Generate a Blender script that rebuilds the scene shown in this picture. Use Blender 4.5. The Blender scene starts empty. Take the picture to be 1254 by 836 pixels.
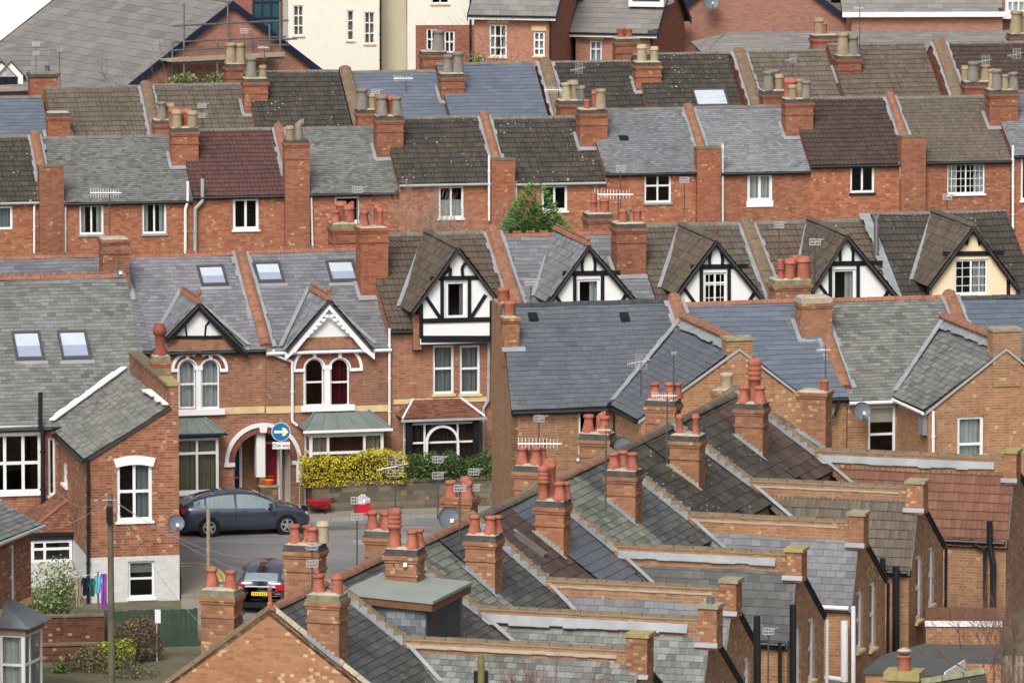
import bpy, math, random
from mathutils import Vector
from mathutils.geometry import tessellate_polygon
random.seed(7)
R = math.radians
scene = bpy.context.scene
COL = scene.collection
# ---------------------------------------------------------------- camera maths
FPX, CX, CY, YH, HC = 9000.0, 627.0, 418.0, -745.0, 37.5
PITCH = math.atan((CY - YH) / FPX)
CAM = Vector((0, 0, HC))
FW = Vector((0, math.cos(PITCH), -math.sin(PITCH)))
UP = Vector((0, math.sin(PITCH), math.cos(PITCH)))
def ray(px, py):
    return FW + Vector((1, 0, 0)) * ((px - CX) / FPX) - UP * ((py - CY) / FPX)
def at(px, py, Y):
    d = ray(px, py)
    return CAM + d * (Y / d.y)
def S_(Y): return FPX / Y
class Fr:
    """a building's own axes: u along its front, v into it, z up"""
    def __init__(s, o, ang):
        s.o = Vector((o[0], o[1], 0)); s.ang = ang
        c, n = math.cos(R(ang)), math.sin(R(ang))
        s.u = Vector((c, n, 0)); s.v = Vector((-n, c, 0))
    def w(s, u, v, z): return s.o + s.u * u + s.v * v + Vector((0, 0, z))
    def loc(s, p):
        q = Vector(p) - s.o
        return (q.dot(s.u), q.dot(s.v), p[2])
    def hit(s, px, py, v=0):
        d = ray(px, py); t = (v - (CAM - s.o).dot(s.v)) / d.dot(s.v)
        p = CAM + d * t
        return ((p - s.o).dot(s.u), p.z)
    def hitu(s, px, py, u=0):
        d = ray(px, py); t = (u - (CAM - s.o).dot(s.u)) / d.dot(s.u)
        p = CAM + d * t
        return ((p - s.o).dot(s.v), p.z)
    def left(s, u=0): return Fr(s.w(u, 0, 0), s.ang - 90)     # plane facing -u ; its u' = -v
    def right(s, u=0): return Fr(s.w(u, 0, 0), s.ang + 90)    # plane facing +u ; its u' = +v
def FrP(px, py, Y, ang): return Fr(at(px, py, Y), ang)
def ground_z(x, y):
    def ss(a, b, t):
        t = min(1, max(0, (t - a) / (b - a))); return t * t * (3 - 2 * t)
    z = 0.25
    z += 2.45 * ss(-2.2, 1.2, x - (y - 172) * .31) * ss(236, 222, y)
    z += 0.6 * ss(262, 290, y) - 0.8 * ss(325, 345, y)
    return z
# ---------------------------------------------------------------- colours
def lin(c):
    if isinstance(c, str):
        c = c.lstrip('#'); c = [int(c[i:i + 2], 16) for i in (0, 2, 4)]
    return tuple(((x / 255) / 12.92 if x <= 10 else ((x / 255 + .055) / 1.055) ** 2.4) for x in c) + (1,)
def soft(c, f=.36, g=.9):
    c = lin(c); l = .3 * c[0] + .55 * c[1] + .15 * c[2]
    ks = (1.07, 1.13, 1.04) if c[0] > 1.6 * c[2] and c[0] > 1.35 * c[1] else (1, 1, 1)
    return tuple(min(1, (x + (l - x) * f) * g * k) for x, k in zip(c[:3], ks)) + (1,)
MATS = {}
class NT:
    def __init__(s, name):
        s.m = bpy.data.materials.new(name); s.m.use_nodes = True
        s.t = s.m.node_tree; s.n = s.t.nodes; s.l = s.t.links
        s.n.clear()
        s.out = s.n.new('ShaderNodeOutputMaterial'); s.p = s.n.new('ShaderNodeBsdfPrincipled')
        s.l.new(s.p.outputs[0], s.out.inputs[0])
        s.p.inputs['Specular IOR Level'].default_value = .3
    def new(s, t, **k):
        n = s.n.new(t)
        for a, b in k.items(): setattr(n, a, b)
        return n
    def lk(s, a, b): s.l.new(a, b)
    def val(s, inp, v):
        if hasattr(v, 'bl_idname') or isinstance(v, bpy.types.NodeSocket): s.lk(v, inp)
        else: inp.default_value = v
    def math(s, op, a, b=0.0, c=None):
        n = s.new('ShaderNodeMath', operation=op)
        s.val(n.inputs[0], a); s.val(n.inputs[1], b)
        if c is not None: s.val(n.inputs[2], c)
        return n.outputs[0]
    def noise(s, vec, scale, detail=3, rough=.55):
        n = s.new('ShaderNodeTexNoise'); n.inputs['Scale'].default_value = scale
        n.inputs['Detail'].default_value = detail; n.inputs['Roughness'].default_value = rough
        if vec is not None: s.lk(vec, n.inputs['Vector'])
        return n.outputs['Fac']
    def ramp(s, fac, stops, interp='LINEAR'):
        n = s.new('ShaderNodeValToRGB'); r = n.color_ramp; r.interpolation = interp
        while len(r.elements) < len(stops): r.elements.new(.5)
        for e, (p, c) in zip(r.elements, stops):
            e.position = p; e.color = c if len(c) == 4 else lin(c)
        s.lk(fac, n.inputs[0]); return n.outputs['Color']
    def mix(s, fac, a, b, mode='MIX'):
        n = s.new('ShaderNodeMix', data_type='RGBA', blend_type=mode)
        s.val(n.inputs['Factor'], fac)
        s.val(n.inputs['A'], a); s.val(n.inputs['B'], b)
        return n.outputs['Result']
    def mr(s, v, a, b, c=0, d=1):
        n = s.new('ShaderNodeMapRange'); s.lk(v, n.inputs[0])
        for i, x in enumerate((a, b, c, d)): n.inputs[i + 1].default_value = x
        return n.outputs[0]
    def bump(s, h, dist=.01, st=.6):
        n = s.new('ShaderNodeBump'); n.inputs['Distance'].default_value = dist; n.inputs['Strength'].default_value = st
        s.lk(h, n.inputs['Height']); s.lk(n.outputs[0], s.p.inputs['Normal'])
def plain(name, col, rough=.6, metal=0, var=.12, scale=3.0, dirt=None, spec=.3, bump=0):
    if name in MATS: return MATS[name]
    t = NT(name); c = lin(col)
    geo = t.new('ShaderNodeNewGeometry').outputs['Position']
    n = t.noise(geo, scale, 4)
    lo = tuple(x * (1 - var) for x in c[:3]) + (1,); hi = tuple(min(1, x * (1 + var)) for x in c[:3]) + (1,)
    o = t.ramp(n, [(.3, lo), (.7, hi)])
    if dirt:
        n2 = t.noise(geo, 1.3, 6, .7)
        o = t.mix(t.mr(n2, .5, .75, 0, dirt[1]), o, lin(dirt[0]))
    t.lk(o, t.p.inputs['Base Color'])
    t.p.inputs['Roughness'].default_value = rough; t.p.inputs['Metallic'].default_value = metal
    t.p.inputs['Specular IOR Level'].default_value = spec
    if bump: t.bump(t.noise(geo, 30, 3), .01, bump)
    MATS[name] = t.m; return t.m
def brick(name, stops, mortar, pale='#dcc79c', palef=.05, bh=.0835, bw=.235, stain='#5a4438', stainf=.35, mort=.13):
    """stops: list of colours picked per brick"""
    t = NT(name)
    uv = t.new('ShaderNodeUVMap'); uv.uv_map = 'UVMap'
    sp = t.new('ShaderNodeSeparateXYZ'); t.lk(uv.outputs[0], sp.inputs[0])
    geo = t.new('ShaderNodeNewGeometry').outputs['Position']
    wob = t.noise(uv.outputs[0], .9, 2)
    vy = t.math('ADD', sp.outputs[1], t.math('MULTIPLY', t.math('SUBTRACT', wob, .5), .05))
    v = t.math('DIVIDE', vy, bh); row = t.math('FLOOR', v)
    odd = t.math('MODULO', t.math('ABSOLUTE', row), 2)
    rs = t.new('ShaderNodeTexWhiteNoise', noise_dimensions='1D'); t.lk(row, rs.inputs['W'])
    u = t.math('ADD', t.math('DIVIDE', sp.outputs[0], bw), t.math('ADD', t.math('MULTIPLY', odd, .25), t.math('MULTIPLY', rs.outputs['Value'], .12)))
    # flemish-like: every brick cell is stretcher or header
    cell = t.math('FLOOR', u); fu = t.math('FRACT', u); fv = t.math('FRACT', v)
    half = t.math('FLOOR', t.math('MULTIPLY', u, 2.0))
    cx = t.new('ShaderNodeCombineXYZ'); t.lk(cell, cx.inputs[0]); t.lk(row, cx.inputs[1])
    w1 = t.new('ShaderNodeTexWhiteNoise', noise_dimensions='2D'); t.lk(cx.outputs[0], w1.inputs['Vector'])
    c2 = t.new('ShaderNodeCombineXYZ'); t.lk(half, c2.inputs[0]); t.lk(row, c2.inputs[1])
    w2 = t.new('ShaderNodeTexWhiteNoise', noise_dimensions='2D'); t.lk(c2.outputs[0], w2.inputs['Vector'])
    k = len(stops); stops = [soft(c) for c in stops]
    big = t.noise(geo, .8, 3)
    f = t.math('ADD', t.math('MULTIPLY', w1.outputs['Value'], .72), t.math('MULTIPLY', big, .36))
    col = t.ramp(f, [((i + .5) / k, c) for i, c in enumerate(stops)])
    # pale worn bricks in clusters
    clus = t.noise(geo, .95, 3, .6)
    thr = t.mr(clus, .42, .68, 0, palef * 4)
    isp = t.math('LESS_THAN', w2.outputs['Value'], thr)
    col = t.mix(t.math('MULTIPLY', isp, .52), col, lin(pale))
    mm = t.math('MAXIMUM', t.math('LESS_THAN', fv, mort), t.math('LESS_THAN', fu, mort * .36))
    col = t.mix(t.math('MULTIPLY', mm, .85), col, lin(mortar))
    st = t.noise(geo, .55, 6, .72)
    col = t.mix(t.mr(st, .5, .78, 0, stainf), col, lin(stain))
    oi = t.new('ShaderNodeObjectInfo').outputs['Random']
    col = t.mix(1.0, col, t.ramp(oi, [(0, (.8, .78, .77, 1)), (.5, (.97, .95, .93, 1)), (1, (1.0, .9, .84, 1))]), 'MULTIPLY')
    mps = t.new('ShaderNodeMapping'); mps.inputs['Scale'].default_value = (1.6, .28, 1); t.lk(uv.outputs[0], mps.inputs[0])
    col = t.mix(t.mr(t.noise(mps.outputs[0], 1, 5, .7), .52, .74, 0, stainf), col, lin(stain))
    fine = t.noise(geo, 9, 3)
    col = t.mix(.25, col, t.ramp(fine, [(.25, (.25, .25, .25, 1)), (.75, (1, 1, 1, 1))]), 'MULTIPLY')
    t.lk(col, t.p.inputs['Base Color']); t.p.inputs['Roughness'].default_value = .9
    t.p.inputs['Specular IOR Level'].default_value = .12
    h = t.math('SUBTRACT', t.math('MULTIPLY', w1.outputs['Value'], .25), mm)
    t.bump(h, .012, .55)
    MATS[name] = t.m; return t.m
def roofmat(name, dark, mid, light, lichen=0, lichen_col='#c9c6b8', moss=0, moss_col='#8c8340', dirt=.35, dirtcol='#3c3b38', rough=.65, streak=0, spec=.35, tint=None, g=1.0):
    t = NT(name)
    dark, mid, light = [tuple(x * g * g for x in lin(c)[:3]) + (1,) for c in (dark, mid, light)]
    at_ = t.new('ShaderNodeAttribute'); at_.attribute_name = 'rnd'
    sp = t.new('ShaderNodeSeparateColor'); t.lk(at_.outputs['Color'], sp.inputs[0])
    geo = t.new('ShaderNodeNewGeometry').outputs['Position']
    big = t.noise(geo, .45, 5, .65)
    f = t.math('ADD', t.math('ADD', t.math('MULTIPLY', sp.outputs[0], .5), .06), t.math('MULTIPLY', big, .42))
    col = t.ramp(f, [(.15, dark), (.5, mid), (.88, light)])
    if tint: col = t.mix(t.mr(sp.outputs[1], .6, 1, 0, .55), col, lin(tint))
    st = t.noise(geo, 1.4, 6, .7)
    col = t.mix(t.mr(st, .5, .8, 0, dirt), col, lin(dirtcol))
    if streak:
        mp = t.new('ShaderNodeMapping'); uv = t.new('ShaderNodeUVMap'); uv.uv_map = 'UVMap'
        mp.inputs['Scale'].default_value = (3.2, .35, 1); t.lk(uv.outputs[0], mp.inputs[0])
        s2 = t.noise(mp.outputs[0], 1, 4, .7)
        col = t.mix(t.mr(s2, .48, .72, 0, streak), col, light)
    if lichen:
        vo = t.new('ShaderNodeTexVoronoi'); vo.inputs['Scale'].default_value = 6.5; t.lk(geo, vo.inputs['Vector'])
        vs = t.new('ShaderNodeSeparateColor'); t.lk(vo.outputs['Color'], vs.inputs[0])
        n3 = t.noise(geo, 22, 2); n4 = t.noise(geo, .6, 2)
        d = t.math('ADD', vo.outputs['Distance'], t.math('MULTIPLY', n3, .35))
        r = t.math('MULTIPLY', t.math('MULTIPLY', vs.outputs[0], t.mr(n4, .35, .65, .25, 1)), lichen)
        col = t.mix(t.math('MULTIPLY', t.math('LESS_THAN', d, r), .85), col, lin(lichen_col))
    if moss:
        m1 = t.noise(geo, .8, 5, .7); m2 = t.noise(geo, 8, 3)
        mm = t.math('MULTIPLY', t.mr(m1, .55, .75), t.mr(m2, .4, .6))
        col = t.mix(t.math('MULTIPLY', mm, moss), col, lin(moss_col))
    oi = t.new('ShaderNodeObjectInfo').outputs['Random']
    col = t.mix(1.0, col, t.ramp(oi, [(0, (.82, .82, .82, 1)), (.5, (.95, .94, .92, 1)), (1, (1.03, 1.02, 1.0, 1))]), 'MULTIPLY')
    mpd = t.new('ShaderNodeMapping'); uvd = t.new('ShaderNodeUVMap'); uvd.uv_map = 'UVMap'; mpd.inputs['Scale'].default_value = (2.4, .3, 1); t.lk(uvd.outputs[0], mpd.inputs[0])
    col = t.mix(t.mr(t.noise(mpd.outputs[0], 1, 5, .7), .5, .72, 0, .38), col, lin(dirtcol))
    fine = t.noise(geo, 14, 3)
    col = t.mix(.3, col, t.ramp(fine, [(.25, (.35, .35, .35, 1)), (.75, (1, 1, 1, 1))]), 'MULTIPLY')
    t.lk(col, t.p.inputs['Base Color']); t.p.inputs['Roughness'].default_value = rough
    t.p.inputs['Specular IOR Level'].default_value = spec
    t.bump(t.math('ADD', fine, st), .01, .35)
    MATS[name] = t.m; return t.m
def glassmat():
    t = NT('window_glass'); t.n.remove(t.p)
    tr = t.new('ShaderNodeBsdfTransparent'); tr.inputs[0].default_value = (.78, .8, .8, 1)
    gl = t.new('ShaderNodeBsdfGlossy'); gl.inputs['Roughness'].default_value = .03; gl.inputs[0].default_value = (.9, .93, .97, 1)
    fr = t.new('ShaderNodeLayerWeight'); fr.inputs['Blend'].default_value = .25
    mx = t.new('ShaderNodeMixShader'); t.lk(t.math('ADD', t.math('MULTIPLY', fr.outputs['Fresnel'], .8), .03), mx.inputs[0])
    t.lk(tr.outputs[0], mx.inputs[1]); t.lk(gl.outputs[0], mx.inputs[2]); t.lk(mx.outputs[0], t.out.inputs[0])
    MATS['glass'] = t.m
glassmat()
# ---------------------------------------------------------------- mesh builder
OFF = {}
class MB:
    def __init__(s): s.f = []; s.mats = []
    def mi(s, m):
        if m not in s.mats: s.mats.append(m)
        return s.mats.index(m)
    def face(s, pts, m, rnd=(.5, .5), uvs=None):
        s.f.append(([Vector(p) for p in pts], s.mi(m), rnd, uvs))
    def box8(s, c, m):
        a = c
        for q in ((0, 1, 5, 4), (1, 3, 7, 5), (3, 2, 6, 7), (2, 0, 4, 6), (4, 5, 7, 6), (2, 3, 1, 0)): s.face([a[i] for i in q], m)
    def box(s, F, u0, u1, v0, v1, z0, z1, m):
        if u0 > u1: u0, u1 = u1, u0
        if v0 > v1: v0, v1 = v1, v0
        if z0 > z1: z0, z1 = z1, z0
        s.box8([F.w(u, v, z) for z in (z0, z1) for v in (v0, v1) for u in (u0, u1)], m)
    def slab(s, pts, vec, m, rnd=(.5, .5)):
        """closed solid: polygon pts swept by vec"""
        pts = [Vector(p) for p in pts]; vec = Vector(vec)
        n = Vector((0, 0, 0))
        for i in range(len(pts)):
            n += (pts[i] - pts[0]).cross(pts[(i + 1) % len(pts)] - pts[0])
        if n.dot(vec) > 0: pts = pts[::-1]
        s.face(pts, m, rnd); q = [p + vec for p in pts]
        s.face(q[::-1], m, rnd)
        for i in range(len(pts)):
            j = (i + 1) % len(pts); s.face([pts[j], pts[i], q[i], q[j]], m, rnd)
    def prism(s, F, prof, v0, v1, m):
        """profile in (u,z) swept along v"""
        s.slab([F.w(u, v0, z) for u, z in prof], F.v * (v1 - v0), m)
    def tube(s, p0, p1, r, m, n=8, r1=None):
        p0 = Vector(p0); p1 = Vector(p1); d = (p1 - p0)
        if d.length < 1e-6: return
        d.normalize(); a = d.orthogonal().normalized(); b = d.cross(a); r1 = r if r1 is None else r1
        A = [p0 + (a * math.cos(2 * math.pi * i / n) + b * math.sin(2 * math.pi * i / n)) * r for i in range(n)]
        B = [p1 + (a * math.cos(2 * math.pi * i / n) + b * math.sin(2 * math.pi * i / n)) * r1 for i in range(n)]
        for i in range(n):
            j = (i + 1) % n; s.face([A[i], A[j], B[j], B[i]], m)
        s.face(A[::-1], m); s.face(B, m)
    def path(s, pts, r, m, n=8):
        for a, b in zip(pts, pts[1:]):
            s.tube(a, b, r, m, n)
    def lathe(s, base, prof, m, n=16, cap=None):
        """prof list of (r,z)"""
        b = Vector(base); rings = []
        for r, z in prof:
            rings.append([b + Vector((r * math.cos(2 * math.pi * i / n), r * math.sin(2 * math.pi * i / n), z)) for i in range(n)])
        for k in range(len(rings) - 1):
            for i in range(n):
                j = (i + 1) % n; s.face([rings[k][i], rings[k][j], rings[k + 1][j], rings[k + 1][i]], m)
        if cap: s.face(rings[-1], cap)
    def build(s, name, parent=None, smooth=False, off=None):
        if off is None: off = OFF.get(parent.name, Vector((0, 0, 0))) if parent else None
        if off is None:
            zs = [p for f in s.f for p in f[0]]
            mn = Vector([min(p[i] for p in zs) for i in range(3)]); mx = Vector([max(p[i] for p in zs) for i in range(3)])
            off = Vector(((mn.x + mx.x) / 2, (mn.y + mx.y) / 2, mn.z)); setloc = off
        else: setloc = None
        idx = {}; vs = []; fs = []
        for f in s.f:
            fi = []
            for p in f[0]:
                k = (round(p.x, 4), round(p.y, 4), round(p.z, 4))
                if k not in idx: idx[k] = len(vs); vs.append(p - off)
                fi.append(idx[k])
            fs.append(fi)
        good = [i for i, q in enumerate(fs) if len(set(q)) == len(q) and len(q) > 2]
        me = bpy.data.meshes.new(name)
        me.from_pydata(vs, [], [fs[i] for i in good])
        for m in s.mats: me.materials.append(MATS[m] if isinstance(m, str) else m)
        me.uv_layers.new(name='UVMap'); me.color_attributes.new('rnd', 'FLOAT_COLOR', 'CORNER'); uvl = me.uv_layers['UVMap']; ca = me.color_attributes['rnd']
        li = 0
        for pi, i in enumerate(good):
            pts, mi, rnd, uvs = s.f[i]
            me.polygons[pi].material_index = mi
            n = Vector((0, 0, 0))
            for k in range(1, len(pts) - 1): n += (pts[k] - pts[0]).cross(pts[k + 1] - pts[0])
            if n.length < 1e-12: n = Vector((0, 0, 1))
            n.normalize()
            t = Vector((0, 0, 1)).cross(n)
            if t.length < .05: t = Vector((1, 0, 0))
            t.normalize(); b = n.cross(t)
            for k, p in enumerate(pts):
                uvl.data[li].uv = uvs[k] if uvs else (p.dot(t), p.dot(b))
                ca.data[li].color = (rnd[0], rnd[1], 0, 1); li += 1
            if smooth: me.polygons[pi].use_smooth = True
        me.update()
        o = bpy.data.objects.new(name, me); COL.objects.link(o)
        if parent: o.parent = parent; OFF[o.name] = off
        else:
            if setloc is not None: o.location = setloc
            OFF[o.name] = off
        return o
def thing(name, label, cat, loc, group=None):
    o = bpy.data.objects.new(name, None); COL.objects.link(o)
    o.location = loc; o.empty_display_size = .3
    o['label'] = label; o['category'] = cat
    if group: o['group'] = group
    OFF[o.name] = Vector(loc); return o
def tag(o, label, cat, group=None):
    o['label'] = label; o['category'] = cat
    if group: o['group'] = group
    return o
def struct(mb, name):
    o = mb.build(name); o['kind'] = 'structure'; return o
def inst(src, name, parent, loc, rz=0, sc=1):
    """copy sharing mesh data; src mesh is in local coordinates"""
    o = bpy.data.objects.new(name, src); COL.objects.link(o)
    if parent: o.parent = parent; o.location = Vector(loc) - OFF[parent.name]
    else: o.location = loc
    lean = .035 if name == 'chimney_pot' else 0
    o.rotation_euler = (random.uniform(-lean, lean), random.uniform(-lean, lean), rz); o.scale = (sc, sc, sc) if not isinstance(sc, tuple) else sc
    OFF[o.name] = Vector(loc); return o
# ---------------------------------------------------------------- walls with openings
def wall(mb, F, v, outer, holes, m, rev=.13, revm=None):
    polys = [[Vector((a, b, 0)) for a, b in outer]] + [[Vector((a, b, 0)) for a, b in h] for h in holes]
    flat = [p for q in polys for p in q]
    for tri in tessellate_polygon(polys):
        a, b, c = [flat[i] for i in tri]
        if (b - a).cross(c - a).z < 0: b, c = c, b
        mb.face([F.w(p.x, v, p.y) for p in (a, b, c)], m)
    for h in holes:
        ar = sum(h[i][0] * h[(i + 1) % len(h)][1] - h[(i + 1) % len(h)][0] * h[i][1] for i in range(len(h)))
        hh = h if ar > 0 else h[::-1]
        for i in range(len(hh)):
            a, b = hh[i], hh[(i + 1) % len(hh)]
            mb.face([F.w(a[0], v, a[1]), F.w(b[0], v, b[1]), F.w(b[0], v + rev, b[1]), F.w(a[0], v + rev, a[1])], revm or m)
def rect(u0, z0, u1, z1): return [(u0, z0), (u1, z0), (u1, z1), (u0, z1)]
# ---------------------------------------------------------------- roofs of real slates and tiles
STY = {}
def clip(poly, cp):
    out = poly
    n = len(cp)
    for i in range(n):
        a, b = cp[i], cp[(i + 1) % n]; ex, ey = b[0] - a[0], b[1] - a[1]
        inp = out; out = []
        if not inp: return []
        for k in range(len(inp)):
            p, q = inp[k - 1], inp[k]
            dp = ex * (p[1] - a[1]) - ey * (p[0] - a[0]); dq = ex * (q[1] - a[1]) - ey * (q[0] - a[0])
            if (dp >= 0) != (dq >= 0):
                t = dp / (dp - dq); out.append((p[0] + (q[0] - p[0]) * t, p[1] + (q[1] - p[1]) * t))
            if dq >= 0: out.append(q)
    return out
def roofplane(mb, pts, sty, thick=.09, base='roof_edge', seed=None, lift=0.0):
    """convex planar polygon of a pitched roof, covered in individual slates / tiles"""
    st = STY[sty]; pts = [Vector(p) for p in pts]
    n = Vector((0, 0, 0))
    for k in range(1, len(pts) - 1): n += (pts[k] - pts[0]).cross(pts[k + 1] - pts[0])
    n.normalize()
    if n.z < 0: n = -n; pts = pts[::-1]
    s = Vector((0, 0, 1)).cross(n).normalized(); t = n.cross(s); o = pts[0]
    cp = [((p - o).dot(s), (p - o).dot(t)) for p in pts]
    ar = sum(cp[i][0] * cp[(i + 1) % len(cp)][1] - cp[(i + 1) % len(cp)][0] * cp[i][1] for i in range(len(cp)))
    if ar < 0: cp = cp[::-1]
    mb.slab([p - n * .04 for p in pts], -n * thick, base)
    s0, s1 = min(c[0] for c in cp), max(c[0] for c in cp); t0, t1 = min(c[1] for c in cp), max(c[1] for c in cp)
    ph = (o.x * 1.7 + o.y) % 6.28
    def P(a, b, h): return o + s * a + t * b + n * (h + lift + .018 * math.sin(a * 1.15 + ph) * math.sin(b * .9 + ph * 2) + .008 * math.sin(a * 3.1 + b * 2.3))
    g, w, m = st['g'], st['w'], st['m']; rr = random.Random(seed if seed is not None else random.random())
    row = 0; y = t0
    jit = st.get('j', .3)
    while y < t1:
        if st['k'] == 'slate':
            x = s0 - (w * .5 if row % 2 else 0) - rr.random() * .03
            rowr = rr.random() * .25
            while x < s1:
                ww = w * (1 + (rr.random() - .5) * .06)
                h0 = .014 + rr.random() * .006; yy = y - (rr.random() * .012 if rr.random() < .15 else 0)
                q = clip([(x + .003, yy), (x + ww - .003, yy), (x + ww - .003, y + g), (x + .003, y + g)], cp)
                if len(q) > 2:
                    r = min(1, max(0, .5 + (rr.random() + rr.random() - 1) * jit * 1.6 + (rowr - .12) * .3)); r2 = rr.random()
                    hf = lambda b: h0 * (1 - (b - yy) / g * .9)
                    mb.face([P(a, b, hf(b)) for a, b in q], m, (r, r2))
                    lo = [c for c in q if abs(c[1] - yy) < 1e-6]
                    if len(lo) == 2:
                        a, b = sorted(lo)
                        mb.face([P(a[0], yy, -.03), P(b[0], yy, -.03), P(b[0], yy, h0), P(a[0], yy, h0)], m, (r * .25, r2))
                x += ww
        else:
            rise = st.get('rise', .035); roll = st.get('roll', .03); nseg = st.get('seg', 5)
            # fixed fractions across one roll so neighbouring courses line up
            x = s0 - rr.random() * 0
            k = 0
            tileoff = rr.random()
            while x < s1:
                tr = rr.random(); r = min(1, max(0, .5 + (rr.random() + rr.random() - 1) * jit * 1.3)); r2 = rr.random()
                for i in range(nseg):
                    xa = x + w * i / nseg; xb = x + w * (i + 1) / nseg
                    pa, pb = [roll * (max(0, math.sin(math.pi * min(1, f / .55))) if f < .55 else 0) for f in (i / nseg, (i + 1) / nseg if i + 1 < nseg else 0)]
                    q = clip([(xa, y), (xb, y), (xb, y + g), (xa, y + g)], cp)
                    if len(q) > 2:
                        hf = lambda a, b: (pa + (pb - pa) * (a - xa) / (xb - xa)) + rise * (1 - (b - y) / g * .95)
                        mb.face([P(a, b, hf(a, b)) for a, b in q], m, (r, r2))
                        lo = sorted(c for c in q if abs(c[1] - y) < 1e-6)
                        if len(lo) == 2:
                            mb.face([P(lo[0][0], y, -.01), P(lo[1][0], y, -.01), P(lo[1][0], y, hf(lo[1][0], y)), P(lo[0][0], y, hf(lo[0][0], y))], m, (r * .2, r2))
                x += w; k += 1
        y += g; row += 1
def ridge(parent, p0, p1, m='terracotta', r=.09, step=.45, name='ridge_tiles', crest=False, lift=.02):
    mb = MB(); p0 = Vector(p0); p1 = Vector(p1); L = (p1 - p0).length; n = max(1, int(L / step)); d = (p1 - p0) / n
    side = Vector((0, 0, 1)).cross(d.normalized()).normalized(); upv = d.normalized().cross(side)
    if upv.z < 0: upv = -upv
    for i in range(n):
        a = p0 + d * i; b = p0 + d * (i + .97)
        ja = random.uniform(-.006, .008); rn = (random.random(), random.random())
        prof = [(-r * 1.15, -.07), (-r * .85, -.005), (-r * .45, .035), (0, .05), (r * .45, .035), (r * .85, -.005), (r * 1.15, -.07)]
        A = [a + side * x + upv * (z + lift + ja) for x, z in prof]; B = [b + side * x + upv * (z + lift + ja) for x, z in prof]
        for k in range(6): mb.face([A[k], B[k], B[k + 1], A[k + 1]], m, rn)
        mb.face(A, m, rn); mb.face(B[::-1], m, rn)
        if crest:
            c = (a + b) / 2 + Vector((0, 0, .07 + lift)); dn = d.normalized()
            for off in (-.1, .1):
                mb.tube(c + dn * off - side * .02 - Vector((0, 0, .03)), c + dn * off + Vector((0, 0, .07)), .035, m, 6)
            mb.slab([c + dn * -.16 - side * .015, c + dn * .16 - side * .015, c + dn * .16 - side * .015 + Vector((0, 0, .05)), c + dn * -.16 - side * .015 + Vector((0, 0, .05))], side * .03, m)
    return mb.build(name, parent)
def strip(mb, p0, p1, w, m, up=.02, side=None, th=.015, wob=0):
    """flat band of lead / mortar lying along a line; side = horizontal-ish width direction"""
    p0 = Vector(p0); p1 = Vector(p1); side = Vector(side) * w
    n = max(1, int((p1 - p0).length / .35)) if wob else 1
    U = Vector((0, 0, up))
    for i in range(n):
        a = p0.lerp(p1, i / n); b = p0.lerp(p1, (i + 1) / n); U = Vector((0, 0, up + (.006 if i % 2 else 0)))
        k = 1 + random.uniform(-wob, wob)
        mb.slab([a + U, b + U, b + side * k + U, a + side * k + U], (0, 0, -th), m, (random.random(), .5))
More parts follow.
